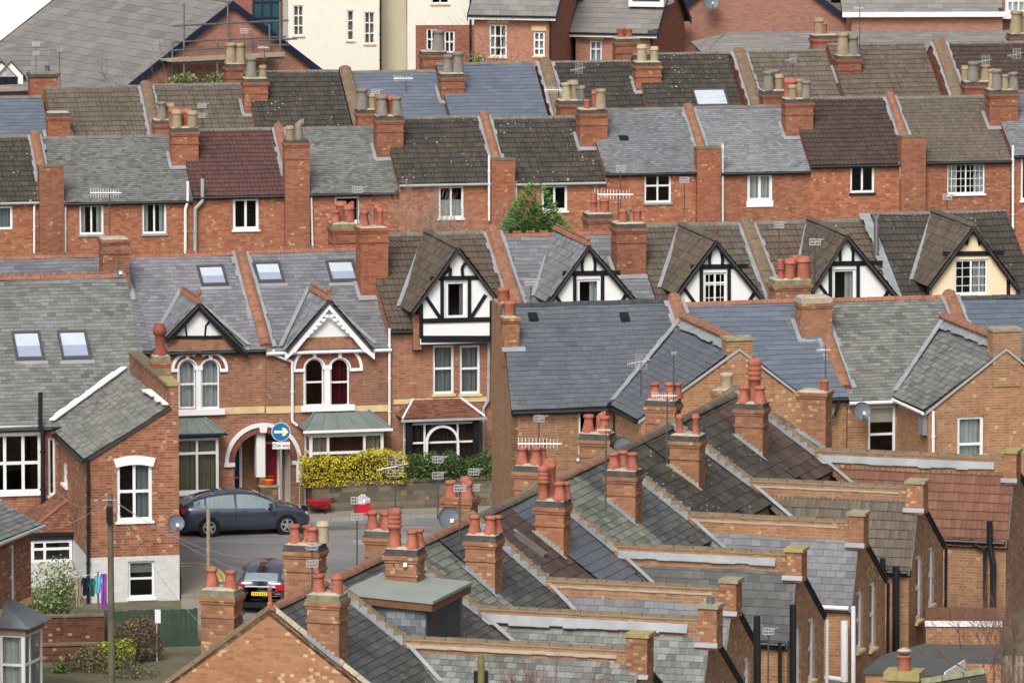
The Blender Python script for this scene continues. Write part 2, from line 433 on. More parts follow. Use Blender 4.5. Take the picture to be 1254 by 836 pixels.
# ---------------------------------------------------------------- windows
def bars(mb, F, v, u0, z0, u1, z1, w, d, m):
    mb.box(F, u0, u0 + w, v, v + d, z0, z1, m); mb.box(F, u1 - w, u1, v, v + d, z0, z1, m)
    mb.box(F, u0 + w, u1 - w, v + .002, v + d, z0, z0 + w, m); mb.box(F, u0 + w, u1 - w, v + .002, v + d, z1 - w, z1, m)
def curtainmesh(parent, F, u0, u1, v, z0, z1, m, name='curtain'):
    mb = MB(); n = max(3, int((u1 - u0) / .05)); pr = None
    for i in range(n + 1):
        u = u0 + (u1 - u0) * i / n; vv = v + (.035 * math.sin(i * 2.2) + .02 * math.sin(i * 5.1))
        if pr: mb.face([F.w(pr[0], pr[1], z0), F.w(u, vv, z0), F.w(u, vv, z1), F.w(pr[0], pr[1], z1)], m)
        pr = (u, vv)
    return mb.build(name, parent)
def window(parent, F, v, box, nv=(.5,), nh=(), fw=.07, curt=None, sill='white', m='white', world=False, grid=None, inner=True, halfc=None, pane='glass', label=None):
    """box in photo pixels (x0,y0,x1,y1) or in wall coordinates (u0,z0,u1,z1) when world; returns the opening"""
    if world: u0, z0, u1, z1 = box
    else:
        u0, z1 = F.hit(box[0], box[1], v); u1, z0 = F.hit(box[2], box[3], v)
        u1b, _ = F.hit(box[2], box[1], v); u0b, _ = F.hit(box[0], box[3], v)
        u0 = (u0 + u0b) / 2; u1 = (u1 + u1b) / 2
    mb = MB(); vv = v + .06
    g = .004
    bars(mb, F, vv, u0 + g, z0 + g, u1 - g, z1 - g, fw, .07, m)
    xs = [0] + list(nv) + [1]; zs = [0] + list(nh) + [1]
    for f in nv:
        u = u0 + (u1 - u0) * f; mb.box(F, u - fw * .45, u + fw * .45, vv + .004, vv + .066, z0 + fw, z1 - fw, m)
    for f in nh:
        z = z0 + (z1 - z0) * f; mb.box(F, u0 + fw, u1 - fw, vv + .007, vv + .063, z - fw * .45, z + fw * .45, m)
    if grid:
        gu, gz = grid
        for i in range(1, gu):
            u = u0 + (u1 - u0) * i / gu; mb.box(F, u - .011, u + .011, vv + .02, vv + .05, z0 + fw, z1 - fw, m)
        for i in range(1, gz):
            z = z0 + (z1 - z0) * i / gz; mb.box(F, u0 + fw, u1 - fw, vv + .022, vv + .052, z - .011, z + .011, m)
    o = mb.build('window', parent)
    if label: o['label'] = label
    p = MB(); p.face([F.w(u0 + fw * .6, vv + .035, z0 + fw * .6), F.w(u1 - fw * .6, vv + .035, z0 + fw * .6), F.w(u1 - fw * .6, vv + .035, z1 - fw * .6), F.w(u0 + fw * .6, vv + .035, z1 - fw * .6)], pane)
    p.build('pane', o)
    if curt:
        kind, cm = curt if isinstance(curt, tuple) else ('full', curt)
        W = u1 - u0; H = z1 - z0
        if kind == 'full': curtainmesh(o, F, u0 + .02, u1 - .02, vv + .2, z0, z1, cm)
        elif kind == 'sides':
            curtainmesh(o, F, u0 + .02, u0 + W * .27, vv + .2, z0, z1, cm); curtainmesh(o, F, u1 - W * .27, u1 - .02, vv + .2, z0, z1, cm)
        elif kind == 'left': curtainmesh(o, F, u0 + .02, u0 + W * .4, vv + .2, z0, z1, cm)
        elif kind == 'right': curtainmesh(o, F, u1 - W * .4, u1 - .02, vv + .2, z0, z1, cm)
        elif kind == 'top':
            b = MB(); b.box(F, u0 + .03, u1 - .03, vv + .12, vv + .14, z1 - H * .33, z1, cm); b.build('blind', o)
        elif kind == 'bottom': curtainmesh(o, F, u0 + .02, u1 - .02, vv + .2, z0, z0 + H * .55, cm)
    if sill:
        b = MB(); b.box(F, u0 - .05, u1 + .05, v - .07, v + .06, z0 - .075, z0 + .003, sill); b.build('sill', o)
    return rect(u0, z0, u1, z1)
# ---------------------------------------------------------------- chimneys
POT = {}
def potmesh():
    def mk(name, prof, n=14, inner=.08, mats=('pot_red',), extra=None, sq=False):
        for m in mats:
            mb = MB(); top = prof[-1]
            mb.lathe((0, 0, 0), prof + [(top[0] * .78, top[1] + .003), (top[0] * .74, top[1] - .12)], m, n, cap='pot_mouth')  # near-black disc closes the pot below its rim
            if extra: extra(mb, m)
            o = mb.build('proto', None, True, off=Vector((0, 0, 0))); POT[(name, m)] = o.data; bpy.data.objects.remove(o)
    mk('flare', [(.19, 0), (.185, .05), (.15, .16), (.128, .27), (.122, .37), (.128, .385), (.155, .40), (.16, .43), (.15, .45), (.15, .47)], 8, mats=('pot_red', 'pot_buff', 'pot_pale'))
    mk('cyl', [(.17, 0), (.165, .4), (.17, .42), (.19, .43), (.19, .47), (.165, .48), (.16, .56)], 16, mats=('pot_red', 'pot_buff', 'pot_grey', 'pot_pale'))
    mk('taper', [(.2, 0), (.17, .3), (.15, .5), (.155, .53), (.185, .55), (.185, .62), (.17, .64)], 16, mats=('pot_red', 'pot_buff', 'pot_grey', 'pot_pale'))
    mk('louvre', [(.16, 0), (.13, .2), (.13, .42), (.15, .43), (.175, .46), (.135, .5), (.135, .53), (.17, .56), (.135, .6), (.135, .63), (.17, .66), (.135, .7), (.135, .73), (.165, .76), (.14, .82), (.12, .86)], 16, mats=('pot_red',))
    mk('tall', [(.17, 0), (.14, .1), (.13, .6), (.15, .62), (.155, .68), (.13, .7), (.13, .78)], 14, mats=('pot_red', 'pot_buff'))
    mk('crown', [(.19, 0), (.17, .12), (.13, .2), (.12, .5), (.13, .52), (.17, .56), (.18, .64), (.17, .72), (.13, .74), (.13, .82)], 14, mats=('pot_maroon',))
    mk('small', [(.12, 0), (.12, .24), (.13, .25), (.13, .3)], 14, mats=('pot_red', 'pot_pale', 'lead_dark'))
    def hood(mb, m):
        for a in range(4):
            c, s = math.cos(a * 1.57), math.sin(a * 1.57); mb.tube((c * .1, s * .1, .35), (c * .12, s * .12, .47), .012, 'metal', 5)
        mb.lathe((0, 0, .46), [(.17, 0), (.16, .03), (.05, .07), (.001, .09)], 'pot_pale', 14)
    mk('hooded', [(.16, 0), (.15, .3), (.165, .31), (.165, .36)], 14, mats=('pot_red',), extra=hood)
    def bend(mb, m):
        mb.tube((-.03, 0, .5), (.16, 0, .62), .12, m, 10); mb.tube((.14, 0, .6), (.2, 0, .6), .14, m, 10)
    mk('elbow', [(.15, 0), (.13, .4), (.13, .55)], 14, mats=('pot_red', 'pot_grey'), extra=bend)
def chimney(parent, F, u0, u1, v0, v1, zb, zt, pots, m, cap='cap_dark', style=1, name='chimney', potsc=1.0, flat=False):
    """stack on footprint u0..u1, v0..v1 (the widest courses)"""
    mb = MB(); w = .06 if not flat else .0
    capt = .16 if cap and not flat else 0
    zc = zt - capt
    if flat:
        mb.box(F, u0 + .02, u1 - .02, v0 + .02, v1 - .02, zb, zt - .1, m)
        mb.box(F, u0 - .02, u1 + .02, v0 - .02, v1 + .02, zt - .1, zt, cap or 'stone_cap')
    else:
        mb.box(F, u0 + w, u1 - w, v0 + w, v1 - w, zb, zc - .17, m)
        mb.box(F, u0, u1, v0, v1, zc - .1, zc, m)
        mb.box(F, u0 + w * .5, u1 - w * .5, v0 + w * .5, v1 - w * .5, zc - .17, zc - .1, m)
        if style >= 1:
            mb.box(F, u0 + w * .45, u1 - w * .45, v0 + w * .45, v1 - w * .45, zc - .5, zc - .43, m)
        mb.box(F, u0 + .05, u1 - .05, v0 + .05, v1 - .05, zc, zt, cap or m)
        if style == 2: mb.box(F, u0 + .02, u1 - .02, v0 + .02, v1 - .02, zc, zc + .05, cap or m)
        # mortar flaunching
        a = [F.w(u, v, zt) for u, v in ((u0 + .06, v0 + .06), (u1 - .06, v0 + .06), (u1 - .06, v1 - .06), (u0 + .06, v1 - .06))]
        b = [F.w(u, v, zt + .055) for u, v in ((u0 + .17, v0 + .14), (u1 - .17, v0 + .14), (u1 - .17, v1 - .14), (u0 + .17, v1 - .14))]
        for i in range(4): mb.face([a[i], a[(i + 1) % 4], b[(i + 1) % 4], b[i]], 'mortar')
        mb.face(b, 'mortar')
    o = mb.build(name, parent)
    for p in pots:
        kind, m2, fu, fv = p[:4]; sc = (p[4] if len(p) > 4 else 1) * potsc
        q = inst(POT[(kind, m2)], 'chimney_pot', o, F.w(u0 + (u1 - u0) * fu, v0 + (v1 - v0) * fv, zt + (.02 if not flat else 0)), rz=random.random() * .5 + R(F.ang), sc=(sc, sc, sc * random.uniform(.95, 1.05)))
    return o
def chim_px(parent, F, v, px0, px1, ytop, ybase, dv, pots, m, **k):
    """front face at depth v; pixel extents of the corbel and the top / foot of the stack"""
    u0, zt = F.hit(px0, ytop, v); u1, _ = F.hit(px1, ytop, v); _, zb = F.hit((px0 + px1) / 2, ybase, v)
    chimney(parent, F, u0, u1, v, v + dv, zb - .9, zt, pots, m, **k)
    return u0, u1, zt
# ---------------------------------------------------------------- materials
brick('brick_back', ['#954a28', '#ad5830', '#bc6236', '#c47042', '#a85030'], '#a77a5e', pale='#d9b78c', palef=.02, stainf=.3, stain='#6b3a28')
brick('brick_shaft', ['#90492e', '#a85836', '#b4643c', '#9e5032'], '#9c765e', pale='#d9b78c', palef=.012, stainf=.45, stain='#6b3a28')
brick('brick_front', ['#8a5038', '#a8623f', '#b46c48', '#9c5a40', '#b87450'], '#b49880', pale='#b9a692', palef=.012, stain='#6f5446', stainf=.3)
brick('brick_orange', ['#95603c', '#ad7145', '#bd7c4c', '#a4693f', '#b98052'], '#bda685', pale='#dcc79c', palef=.018, stain='#7a5a40', stainf=.35)
brick('brick_pinkish', ['#a8714f', '#b97e5a', '#c48a66', '#ad7654'], '#c9b096', palef=.01, stainf=.2)
brick('brick_worn', ['#9b5d38', '#b4713f', '#c07c49', '#a8653d', '#ba7c4c'], '#a88a68', pale='#e4d2a8', palef=.1, stain='#7c5538', stainf=.3)
brick('brick_left', ['#7b4029', '#a3593a', '#b7643a', '#8d4c33', '#bd7342'], '#b39a82', pale='#d8bea0', palef=.04, stain='#5d4033', stainf=.4)
brick('brick_gable', ['#98684c', '#ad7654', '#bb835c', '#a16c50'], '#b1967c', palef=.02, stain='#5f4a3c', stainf=.35)
brick('brick_stack', ['#92502f', '#b0653a', '#bd7442', '#a35a36', '#b97a4a'], '#8e7660', pale='#dcc08e', palef=.04, stain='#4e3a2c', stainf=.45, mort=.16)
brick('brick_sooty', ['#58514c', '#66605a', '#4e4a48', '#706a62'], '#8a857a', palef=.02, stain='#3a3836', stainf=.4)
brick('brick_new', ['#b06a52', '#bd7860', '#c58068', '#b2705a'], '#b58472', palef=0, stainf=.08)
brick('brick_newdark', ['#9c5645', '#a8604e', '#b06854'], '#96604e', palef=0, stainf=.08)  # dark red brick; also painted shade on the newer houses' side walls
brick('brick_garden', ['#5f3024', '#7a3d2a', '#8a4832', '#6a382a'], '#7d6350', palef=.02, stain='#3f2d26', stainf=.5)
brick('brick_white', ['#d2d4d2', '#d8dad9', '#dcdedd'], '#cfd2d2', palef=0, stain='#b9bab4', stainf=.12)
brick('stone_wall', ['#6f6555', '#82765f', '#8d7f66', '#6a6254', '#776c58'], '#6e6656', pale='#b78f4f', palef=.03, bh=.17, bw=.42, stain='#57523f', stainf=.5, mort=.1)
brick('arch_brick', ['#8f4630', '#9c4e36', '#a0523a'], '#8e5c48', palef=0, stainf=.1, bh=.3, bw=.08)
P_ = plain
P_('white', '#dcdddc', .45, var=.03, dirt=('#c4c4bc', .35)); P_('white_fresh', '#e2e3e3', .4, var=.02)
P_('render_white', '#e2e4e3', .8, var=.04, dirt=('#bdbdb4', .4)); P_('render_cream', '#d9d6c8', .85, var=.03, dirt=('#cfc8ac', .25))
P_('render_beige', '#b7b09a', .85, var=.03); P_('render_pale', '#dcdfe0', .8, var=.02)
P_('infill_cream', '#e6cfae', .85, var=.03); P_('infill_white', '#dddedb', .8, var=.03, dirt=('#c6c6be', .3))
P_('black', '#16181d', .5, var=.2); P_('gutter_black', '#191b1f', .4, var=.15, spec=.5); P_('navy', '#1c2438', .5)
P_('gutter_grey', '#9b9d9c', .5, var=.1); P_('pipe_grey', '#8d9193', .5); P_('metal', '#9a9c9c', .4, .8, var=.1); P_('metal_dark', '#5d5e5e', .5, .6)
P_('galv', '#7f8386', .45, .7, var=.15); P_('alu', '#c9cbcb', .35, .6, var=.08); P_('rust', '#5b4438', .8, var=.25)
P_('lead', '#8b8f91', .55, .1, var=.16, scale=2.2, dirt=('#7d858c', .5)); P_('lead_dark', '#5f6468', .55, .1, var=.2)
P_('lead_roof', '#6d7872', .6, .05, var=.16, scale=1.5, dirt=('#4f5a55', .5)); P_('felt', '#868c86', .85, var=.06, scale=1.2, dirt=('#6f7671', .45))
P_('felt_dark', '#4b4f4e', .85, var=.12, dirt=('#5d6664', .5)); P_('mortar', '#a49a86', .95, var=.2, scale=8, dirt=('#6d6450', .5), bump=.5)
P_('mortar_pale', '#968c7a', .95, var=.12, scale=6); P_('cap_dark', '#4a4644', .9, var=.3, scale=5, dirt=('#7c7860', .5), bump=.6)
P_('cap_mossy', '#7b7a62', .95, var=.3, scale=6, dirt=('#55584a', .7), bump=.8); P_('stone_cap', '#918a72', .95, var=.2, scale=4, dirt=('#6a6a4c', .7), bump=.6)
P_('stone_lichen', '#958a5c', .95, var=.25, scale=5, dirt=('#a8913c', .7), bump=.6); P_('coping', '#6d614f', .95, var=.22, scale=4, dirt=('#5f5b4a', .7), bump=.6)
P_('coping_red', '#86604c', .92, var=.28, scale=3.5, dirt=('#6d5848', .6), bump=.4); P_('terracotta', '#8e604c', .9, var=.25, scale=3.5, dirt=('#7c6555', .5))
P_('ridge_grey', '#6b6762', .9, var=.2, scale=4, dirt=('#8c8a78', .5)); P_('ridge_dark', '#3f4044', .8, var=.2); P_('ridge_brown', '#5b5048', .9, var=.2, scale=4, dirt=('#8c8a78', .5))
P_('roof_edge', '#3c3a38', .9, var=.2); P_('pot_red', '#a0604e', .88, var=.22, scale=4, dirt=('#5d4038', .6), bump=.3); P_('pot_buff', '#95846a', .8, var=.14, scale=5, dirt=('#6d6350', .6))
P_('pot_pale', '#a89a80', .8, var=.14, scale=5, dirt=('#8a7c64', .5)); P_('pot_grey', '#7c766c', .85, var=.18, scale=5, dirt=('#5d5b50', .6)); P_('pot_maroon', '#7e4336', .75, var=.15, scale=5, dirt=('#4d3830', .5))
P_('pot_mouth', '#0c0b0b', 1, var=.1); P_('stone_band', '#cdb78c', .85, var=.12, scale=3, dirt=('#a4906a', .4)); P_('curtain_white', '#c9cfcf', .9, var=.08, scale=6)
P_('curtain_grey', '#8f9a9a', .9, var=.1, scale=6); P_('curtain_beige', '#a49a86', .9, var=.12, scale=4); P_('curtain_dark', '#4c4038', .9); P_('curtain_red', '#5d1420', .9)
P_('blind', '#8e8a72', .8, var=.05); P_('timber', '#6b4a35', .85, var=.2, scale=5); P_('timber_pale', '#8f7f70', .85, var=.2, scale=5); P_('timber_orange', '#a4552a', .7, var=.15)
P_('door_blue', '#16225a', .4, var=.08); P_('door_red', '#a01430', .4, var=.08); P_('brass', '#c09a4a', .35, .8); P_('teal_glass', '#2b4a55', .15, var=.15, scale=.6, spec=.6)
P_('board', '#9c8f80', .9, var=.2, scale=6); P_('grey_panel', '#7b7e80', .7); P_('sky_glass', '#b4bcc4', .12, var=.06, scale=1.5, spec=.7); P_('sky_glass_blue', '#9098ac', .12, var=.05, scale=1.5, spec=.7)
roofmat('r_slate_moss', '#575a56', '#80837f', '#a4a6a2', g=.86, dirt=.4, dirtcol='#565650', moss=.2, moss_col='#6b6e4c', rough=.75, tint='#85808a')
roofmat('r_slate_grey', '#6b6f72', '#8a8e92', '#a8acb0', g=.86, dirt=.3, dirtcol='#5c5f62', tint='#93919c', rough=.7)
roofmat('r_slate_purple', '#6a6a70', '#85858d', '#9c9ca2', g=.88, dirt=.35, dirtcol='#5b5c54', tint='#7f858a', moss=.15, rough=.7)
roofmat('r_slate_blue', '#5c6472', '#6a7482', '#7a838f', g=.9, dirt=.15, dirtcol='#555f70', rough=.6)
roofmat('r_slate_new', '#52565f', '#62676f', '#737880', g=.92, dirt=.2, dirtcol='#767b84', rough=.55)
roofmat('r_slate_old', '#6b6b64', '#8b8c86', '#acaeaa', g=.84, dirt=.45, dirtcol='#54544a', moss=.25, moss_col='#77774a', rough=.75, tint='#9a968f')
roofmat('r_slate_weath', '#5d6160', '#80847f', '#acb0ac', g=.86, dirt=.4, dirtcol='#4d514e', rough=.55, streak=.4)
roofmat('r_slate_dark', '#3e4043', '#535554', '#6b6c68', g=.95, dirt=.45, dirtcol='#363632', moss=.35, rough=.55, streak=.2)
roofmat('r_slate_green', '#5c6258', '#7c8276', '#989e92', g=.9, dirt=.5, dirtcol='#4e5244', moss=.5, moss_col='#74763c', rough=.8)
roofmat('r_tile_black', '#39342f', '#55504a', '#716a60', g=.8, lichen=.5, dirt=.45, dirtcol='#2e2b29', moss=.25, rough=.85)
roofmat('r_tile_brown', '#544639', '#74675a', '#8c8072', g=.84, lichen=.38, dirt=.4, dirtcol='#463c33', moss=.15, moss_col='#7a7448', rough=.9)
roofmat('r_tile_greybrown', '#5c544a', '#786e62', '#948a7c', g=.82, lichen=.3, dirt=.4, dirtcol='#5b5546', rough=.9)
roofmat('r_tile_maroon', '#50383a', '#6a4a48', '#7c5a54', g=.88, lichen=.14, dirt=.35, dirtcol='#3d2826', moss=.12, moss_col='#a58a30', rough=.85)
roofmat('r_tile_darkbrown', '#43342f', '#5b4a44', '#6f5c54', g=.88, lichen=.3, dirt=.4, dirtcol='#33282a', moss=.12, moss_col='#a08628', rough=.85)
roofmat('r_tile_red', '#765040', '#8e6450', '#a47a66', g=.92, lichen=.1, dirt=.35, dirtcol='#5a4038', rough=.9)
roofmat('r_tile_modern', '#716e6b', '#8a8784', '#9d9a95', g=.92, dirt=.25, dirtcol='#6c6862', rough=.9)
roofmat('r_tile_rust', '#6f4838', '#8c5d4a', '#a6765e', g=.9, lichen=.12, dirt=.3, dirtcol='#5b3d30', rough=.9)
def sty(n, k, g, w, m, **o): STY[n] = dict(k=k, g=g, w=w, m=m, **o)
sty('moss2', 'slate', .14, .21, 'r_slate_moss', j=.36); sty('grey2', 'slate', .14, .21, 'r_slate_grey', j=.34)
sty('black2', 'tile', .36, .17, 'r_tile_black'); sty('brown2', 'tile', .36, .17, 'r_tile_brown'); sty('gb2', 'tile', .36, .17, 'r_tile_greybrown')
sty('maroon2', 'tile', .30, .17, 'r_tile_maroon'); sty('dkbrown2', 'tile', .32, .17, 'r_tile_darkbrown'); sty('fine2', 'tile', .24, .12, 'r_tile_greybrown', rise=.02, roll=.02)
sty('blue3', 'slate', .26, .5, 'r_slate_blue', j=.25); sty('purpleC', 'slate', .2, .28, 'r_slate_purple', j=.4); sty('blueC', 'slate', .24, .32, 'r_slate_grey', j=.35)
sty('dormer', 'slate', .3, .26, 'r_tile_brown', j=.3); sty('dormer_slate', 'slate', .24, .32, 'r_slate_grey', j=.4); sty('newE', 'slate', .22, .36, 'r_slate_new', j=.25)
sty('blueE', 'slate', .24, .6, 'r_slate_blue', j=.3); sty('oldE', 'slate', .16, .24, 'r_slate_old', j=.45); sty('wingE', 'slate', .19, .25, 'r_slate_weath', j=.42)
sty('lslate', 'slate', .18, .27, 'r_slate_moss', j=.3); sty('lwing', 'slate', .19, .27, 'r_slate_old', j=.4)
sty('fslate', 'slate', .21, .33, 'r_slate_dark', j=.5); sty('fgreen', 'slate', .21, .33, 'r_slate_green', j=.5); sty('fpurple', 'slate', .19, .27, 'r_slate_purple', j=.4)
sty('fweath', 'slate', .17, .24, 'r_slate_weath', j=.5); sty('fnew', 'slate', .28, .5, 'r_slate_new', j=.2); sty('fgrey', 'slate', .22, .3, 'r_slate_dark', j=.35)
sty('ftile', 'slate', .34, .36, 'r_tile_black', j=.4); sty('ftmaroon', 'slate', .34, .36, 'r_tile_darkbrown', j=.4); sty('ftdark', 'tile', .26, .13, 'r_tile_greybrown', rise=.03, roll=.025)
sty('fred', 'tile', .26, .15, 'r_tile_red', rise=.03, roll=.03); sty('bigroof', 'slate', .5, .9, 'r_tile_modern', j=.3); sty('modern', 'slate', .42, .8, 'r_tile_modern', j=.3)
sty('rust', 'slate', .14, .18, 'r_tile_rust', j=.7); sty('black_slate', 'slate', .3, .4, 'r_slate_dark', j=.4)
potmesh()
# ---------------------------------------------------------------- a house of a terrace, seen from its eaves side
class House: pass
def party(parent, H, u, w=.3, h=.2, vf=0.0, m='coping_red', fl=True, wallm='brick_shaft', v1=None):
    """parapet of the party wall following the slope, coping tiles on top, lead either side"""
    F = H.F; d = H.d; v1 = d if v1 is None else v1
    mb = MB(); prof = [(vf, H.zr_(vf) - .25), (vf, H.zr_(vf) + h), (v1, H.zr_(v1) + h), (v1, H.zr_(v1) - .25)]
    mb.slab([F.w(u - w / 2 + .03, v, z) for v, z in prof], F.u * (w - .06), wallm)
    zc = H.zr_(2 * d - v1)
    mb.slab([F.w(u - w / 2 + .03, v, z) for v, z in [(v1 + .001, H.zr_(v1) - .25), (v1 + .001, H.zr_(v1) + h), (2 * d - vf, H.zr_(vf) + h), (2 * d - vf, H.zr_(vf) - .25)]], F.u * (w - .06), wallm)
    o = mb.build('party_wall', parent)
    ridge(o, F.w(u, vf - .04, H.zr_(vf - .04) + h), F.w(u, v1 + .05, H.zr_(v1 + .05) + h), m, r=w * .5, step=.3, name='coping')
    ridge(o, F.w(u, 2 * d - vf, H.zr_(vf) + h), F.w(u, v1 + .06, H.zr_(v1) + h), m, r=w * .5, step=.3, name='coping')
    if fl:
        f = MB()
        for s in (-1, 1):
            a = F.w(u + s * (w / 2 - .01), vf, H.zr_(vf) + .05); b = F.w(u + s * (w / 2 - .01), v1, H.zr_(v1) + .05)
            strip(f, a, b, .16, 'lead', .03, F.u * s, wob=.3)
        f.build('flashing', o)
    return o
def terrace(F, name, label, cat, group, xl, xr, ye, yr, d, sty_, wallm, wins=(), zb=None, gut='gutter_black', rm='ridge_grey', seed=1, xre=None, back=True, crest=False, ov=.14, outer=None, extra=()):
    H = House(); H.F = F; H.d = d
    xm = (xl + xr) / 2
    H.uL, H.ze = F.hit(xl, ye); H.uR, _ = F.hit(xr, ye); _, H.zr = F.hit(xm, yr, d)
    H.k = (H.zr - H.ze) / d; H.zr_ = lambda v: H.ze + H.k * (v if v <= d else 2 * d - v)
    uL, uR, ze, zr = H.uL + .003, H.uR - .003, H.ze, H.zr
    base = F.w((uL + uR) / 2, d, 0); zb = ground_z(base.x, base.y) - .15 if zb is None else zb
    H.zb = zb; base.z = zb
    H.root = thing(name, label, cat, base, group)
    holes = [window(H.root, F, 0, w[0], **(w[1] if len(w) > 1 else {})) for w in wins]
    holes += [e(H) for e in extra]
    mb = MB(); wall(mb, F, 0, outer(uL, zb, uR, ze - .03) if outer else rect(uL, zb, uR, ze - .03), holes, wallm)
    for u in (uL, uR):
        mb.face([F.w(u, 0, zb), F.w(u, 2 * d, zb), F.w(u, 2 * d, ze - .03), F.w(u, d, zr - .03), F.w(u, 0, ze - .03)], wallm)
    mb.face([F.w(uR, 2 * d, zb), F.w(uL, 2 * d, zb), F.w(uL, 2 * d, ze - .03), F.w(uR, 2 * d, ze - .03)], wallm)
    H.wall = mb.build('wall', H.root)
    rb = MB()
    roofplane(rb, [F.w(uL, -ov, H.ze - H.k * ov), F.w(uR, -ov, H.ze - H.k * ov), F.w(uR, d, zr), F.w(uL, d, zr)], sty_, seed=seed)
    roofplane(rb, [F.w(uL, 2 * d + ov, H.ze - H.k * ov), F.w(uR, 2 * d + ov, H.ze - H.k * ov), F.w(uR, d, zr), F.w(uL, d, zr)], sty_, seed=seed + 1)
    H.roof = rb.build('roof', H.root)
    ridge(H.roof, F.w(uL, d, zr), F.w(uR, d, zr), rm, crest=crest, lift=.035)
    if gut:
        g = MB(); z = ze - H.k * ov - .06
        g.tube(F.w(uL, -ov - .05, z), F.w(uR, -ov - .05, z), .055, gut, 8)
        g.box(F, uL, uR, -.03, .0, z - .1, z + .05, gut)
        g.build('gutter', H.root)
    return H
def stackh(H, px0, px1, ytop, vf, dv, pots, m='brick_shaft', apron=True, **k):
    F = H.F; v = vf * H.d
    u0, zt = F.hit(px0, ytop, v); u1, _ = F.hit(px1, ytop, v)
    zb = min(H.zr_(v), H.zr_(v + dv)) - .5
    o = chimney(H.root, F, u0, u1, v, v + dv, zb, zt, pots, m, **k)
    if apron and vf < 1:
        a = MB(); n = .22
        strip(a, F.w(u0 - .06, v, H.zr_(v) + .04), F.w(u1 + .1, v, H.zr_(v) + .04), .24, 'lead', .02, (-F.v + Vector((0, 0, -H.k))).normalized())
        s = F.u
        strip(a, F.w(u1 - .05, v - .1, H.zr_(v - .1) + .05), F.w(u1 - .05, v + min(dv, H.d - v), H.zr_(v + min(dv, H.d - v)) + .05), .16, 'lead', .02, s)
        strip(a, F.w(u0 + .05, v - .1, H.zr_(v - .1) + .05), F.w(u0 + .05, v + min(dv, H.d - v), H.zr_(v + min(dv, H.d - v)) + .05), .14, 'lead', .02, -s)
        a.build('flashing', o)
    return o
def pier(H, px0, px1, ytop, m='brick_shaft', v0=-.3, v1=.35, cap=True, pots=None, capm='cap_dark'):
    """brick flue shaft standing against the wall"""
    F = H.F; u0, zt = F.hit(px0, ytop, v0); u1, _ = F.hit(px1, ytop, v0)
    mb = MB(); mb.box(F, u0, u1, v0, v1, H.zb, zt, m)
    if pots:
        mb.box(F, u0 - .05, u1 + .05, v0 - .05, v1 + .05, zt - .08, zt + .001, m); mb.box(F, u0 - .025, u1 + .025, v0 - .025, v1 + .025, zt - .16, zt - .081, m)
        mb.box(F, u0 - .03, u1 + .03, v0 - .03, v1 + .03, zt - .66, zt - .6, m); mb.box(F, u0 + .03, u1 - .03, v0 + .03, v1 - .03, zt, zt + .13, capm)
    elif cap: mb.box(F, u0 - .02, u1 + .02, v0 - .02, v1 + .02, zt, zt + .06, 'coping')
    o = mb.build('chimney_shaft', H.root)
    for kind, m2, fu, fv, sc in pots or []:
        inst(POT[(kind, m2)], 'chimney_pot', o, F.w(u0 + (u1 - u0) * fu, v0 + (v1 - v0) * fv, zt + .13), sc=(sc, sc, sc))
    return o
def pipe(parent, F, pts, m='white', r=.045, v=-.1, name='downpipe', world=False):
    mb = MB(); P = [F.w(F.hit(x, y, v)[0], v, F.hit(x, y, v)[1]) for x, y in pts]
    mb.path(P, r, m, 8)
    for a, b in zip(P, P[1:]):
        L = (b - a).length; n = int(L / 1.1)
        for i in range(1, n + 1):
            c = a.lerp(b, (i - .5) / n) if n else a
            dd = (b - a).normalized(); mb.tube(c - dd * .03, c + dd * .03, r * 1.35, m, 8)
    return mb.build(name, parent)
# pots helpers
def pots4(a, b, c=None, k='taper', sc=.95):
    r = [(k, a, .24, .28, sc), (k, b, .74, .28, sc)]
    r += [(k, c or b, .3, .74, sc * .9), (k, a, .72, .74, sc * .95)]
    return r
W2 = dict(fw=.075, sill=None)
# ================================================================ ROW 2
F2 = FrP(600, 230, 300, 10.5)
G2 = 'brick terraced houses of the second row, seen from their gardens'
def T2(name, label, *a, **k): return terrace(F2, name, label, 'house', G2, *a, d=4.0, **k)
def t2(label, xl, xr, ye, yr, sty_, wins, **k): return terrace(F2, 'terraced_house', label, 'house', G2, xl, xr, ye, yr, 4.0, sty_, 'brick_back', wins, **k)
h = t2('brick terraced house with dark brown tiled roof, cut off by the left edge', -60, 51, 246, 168, 'black2', [((-20, 253, 15.5, 281), dict(fw=.09, sill=None, curt='curtain_grey', nv=()))], seed=11, gut='gutter_grey')
party(h.root, h, F2.hit(57, 204, 0)[0], w=.34, h=.2); pier(h, 48, 78, 205); pipe(h.root, F2, [(45, 248), (42, 252), (42, 310)], 'white', v=-.1)
h = t2('brick terraced house with mossy grey slate roof and two white curtained windows', 66, 236, 246, 168, 'moss2', [((97, 251, 127, 287), dict(curt=('sides', 'curtain_white'), sill='pipe_grey', fw=.08)), ((174, 249, 204, 286), dict(curt=('sides', 'curtain_white'), sill='pipe_grey', fw=.08))], seed=12)
ha = h
stackh(h, 209, 245, 157.5, .5, .95, [('cyl', 'pot_buff', .24, .25, 1.25), ('cyl', 'pot_buff', .76, .25, 1.25), ('cyl', 'pot_red', .2, .75, 1.35), ('cyl', 'pot_red', .62, .75, 1.3)])
stackh(h, 188, 217, 148, 1.3, .9, [('taper', 'pot_grey', .4, .3, 1.1), ('cyl', 'pot_buff', .8, .6, 1.1), ('cyl', 'pot_grey', .66, .8, 1.2)])
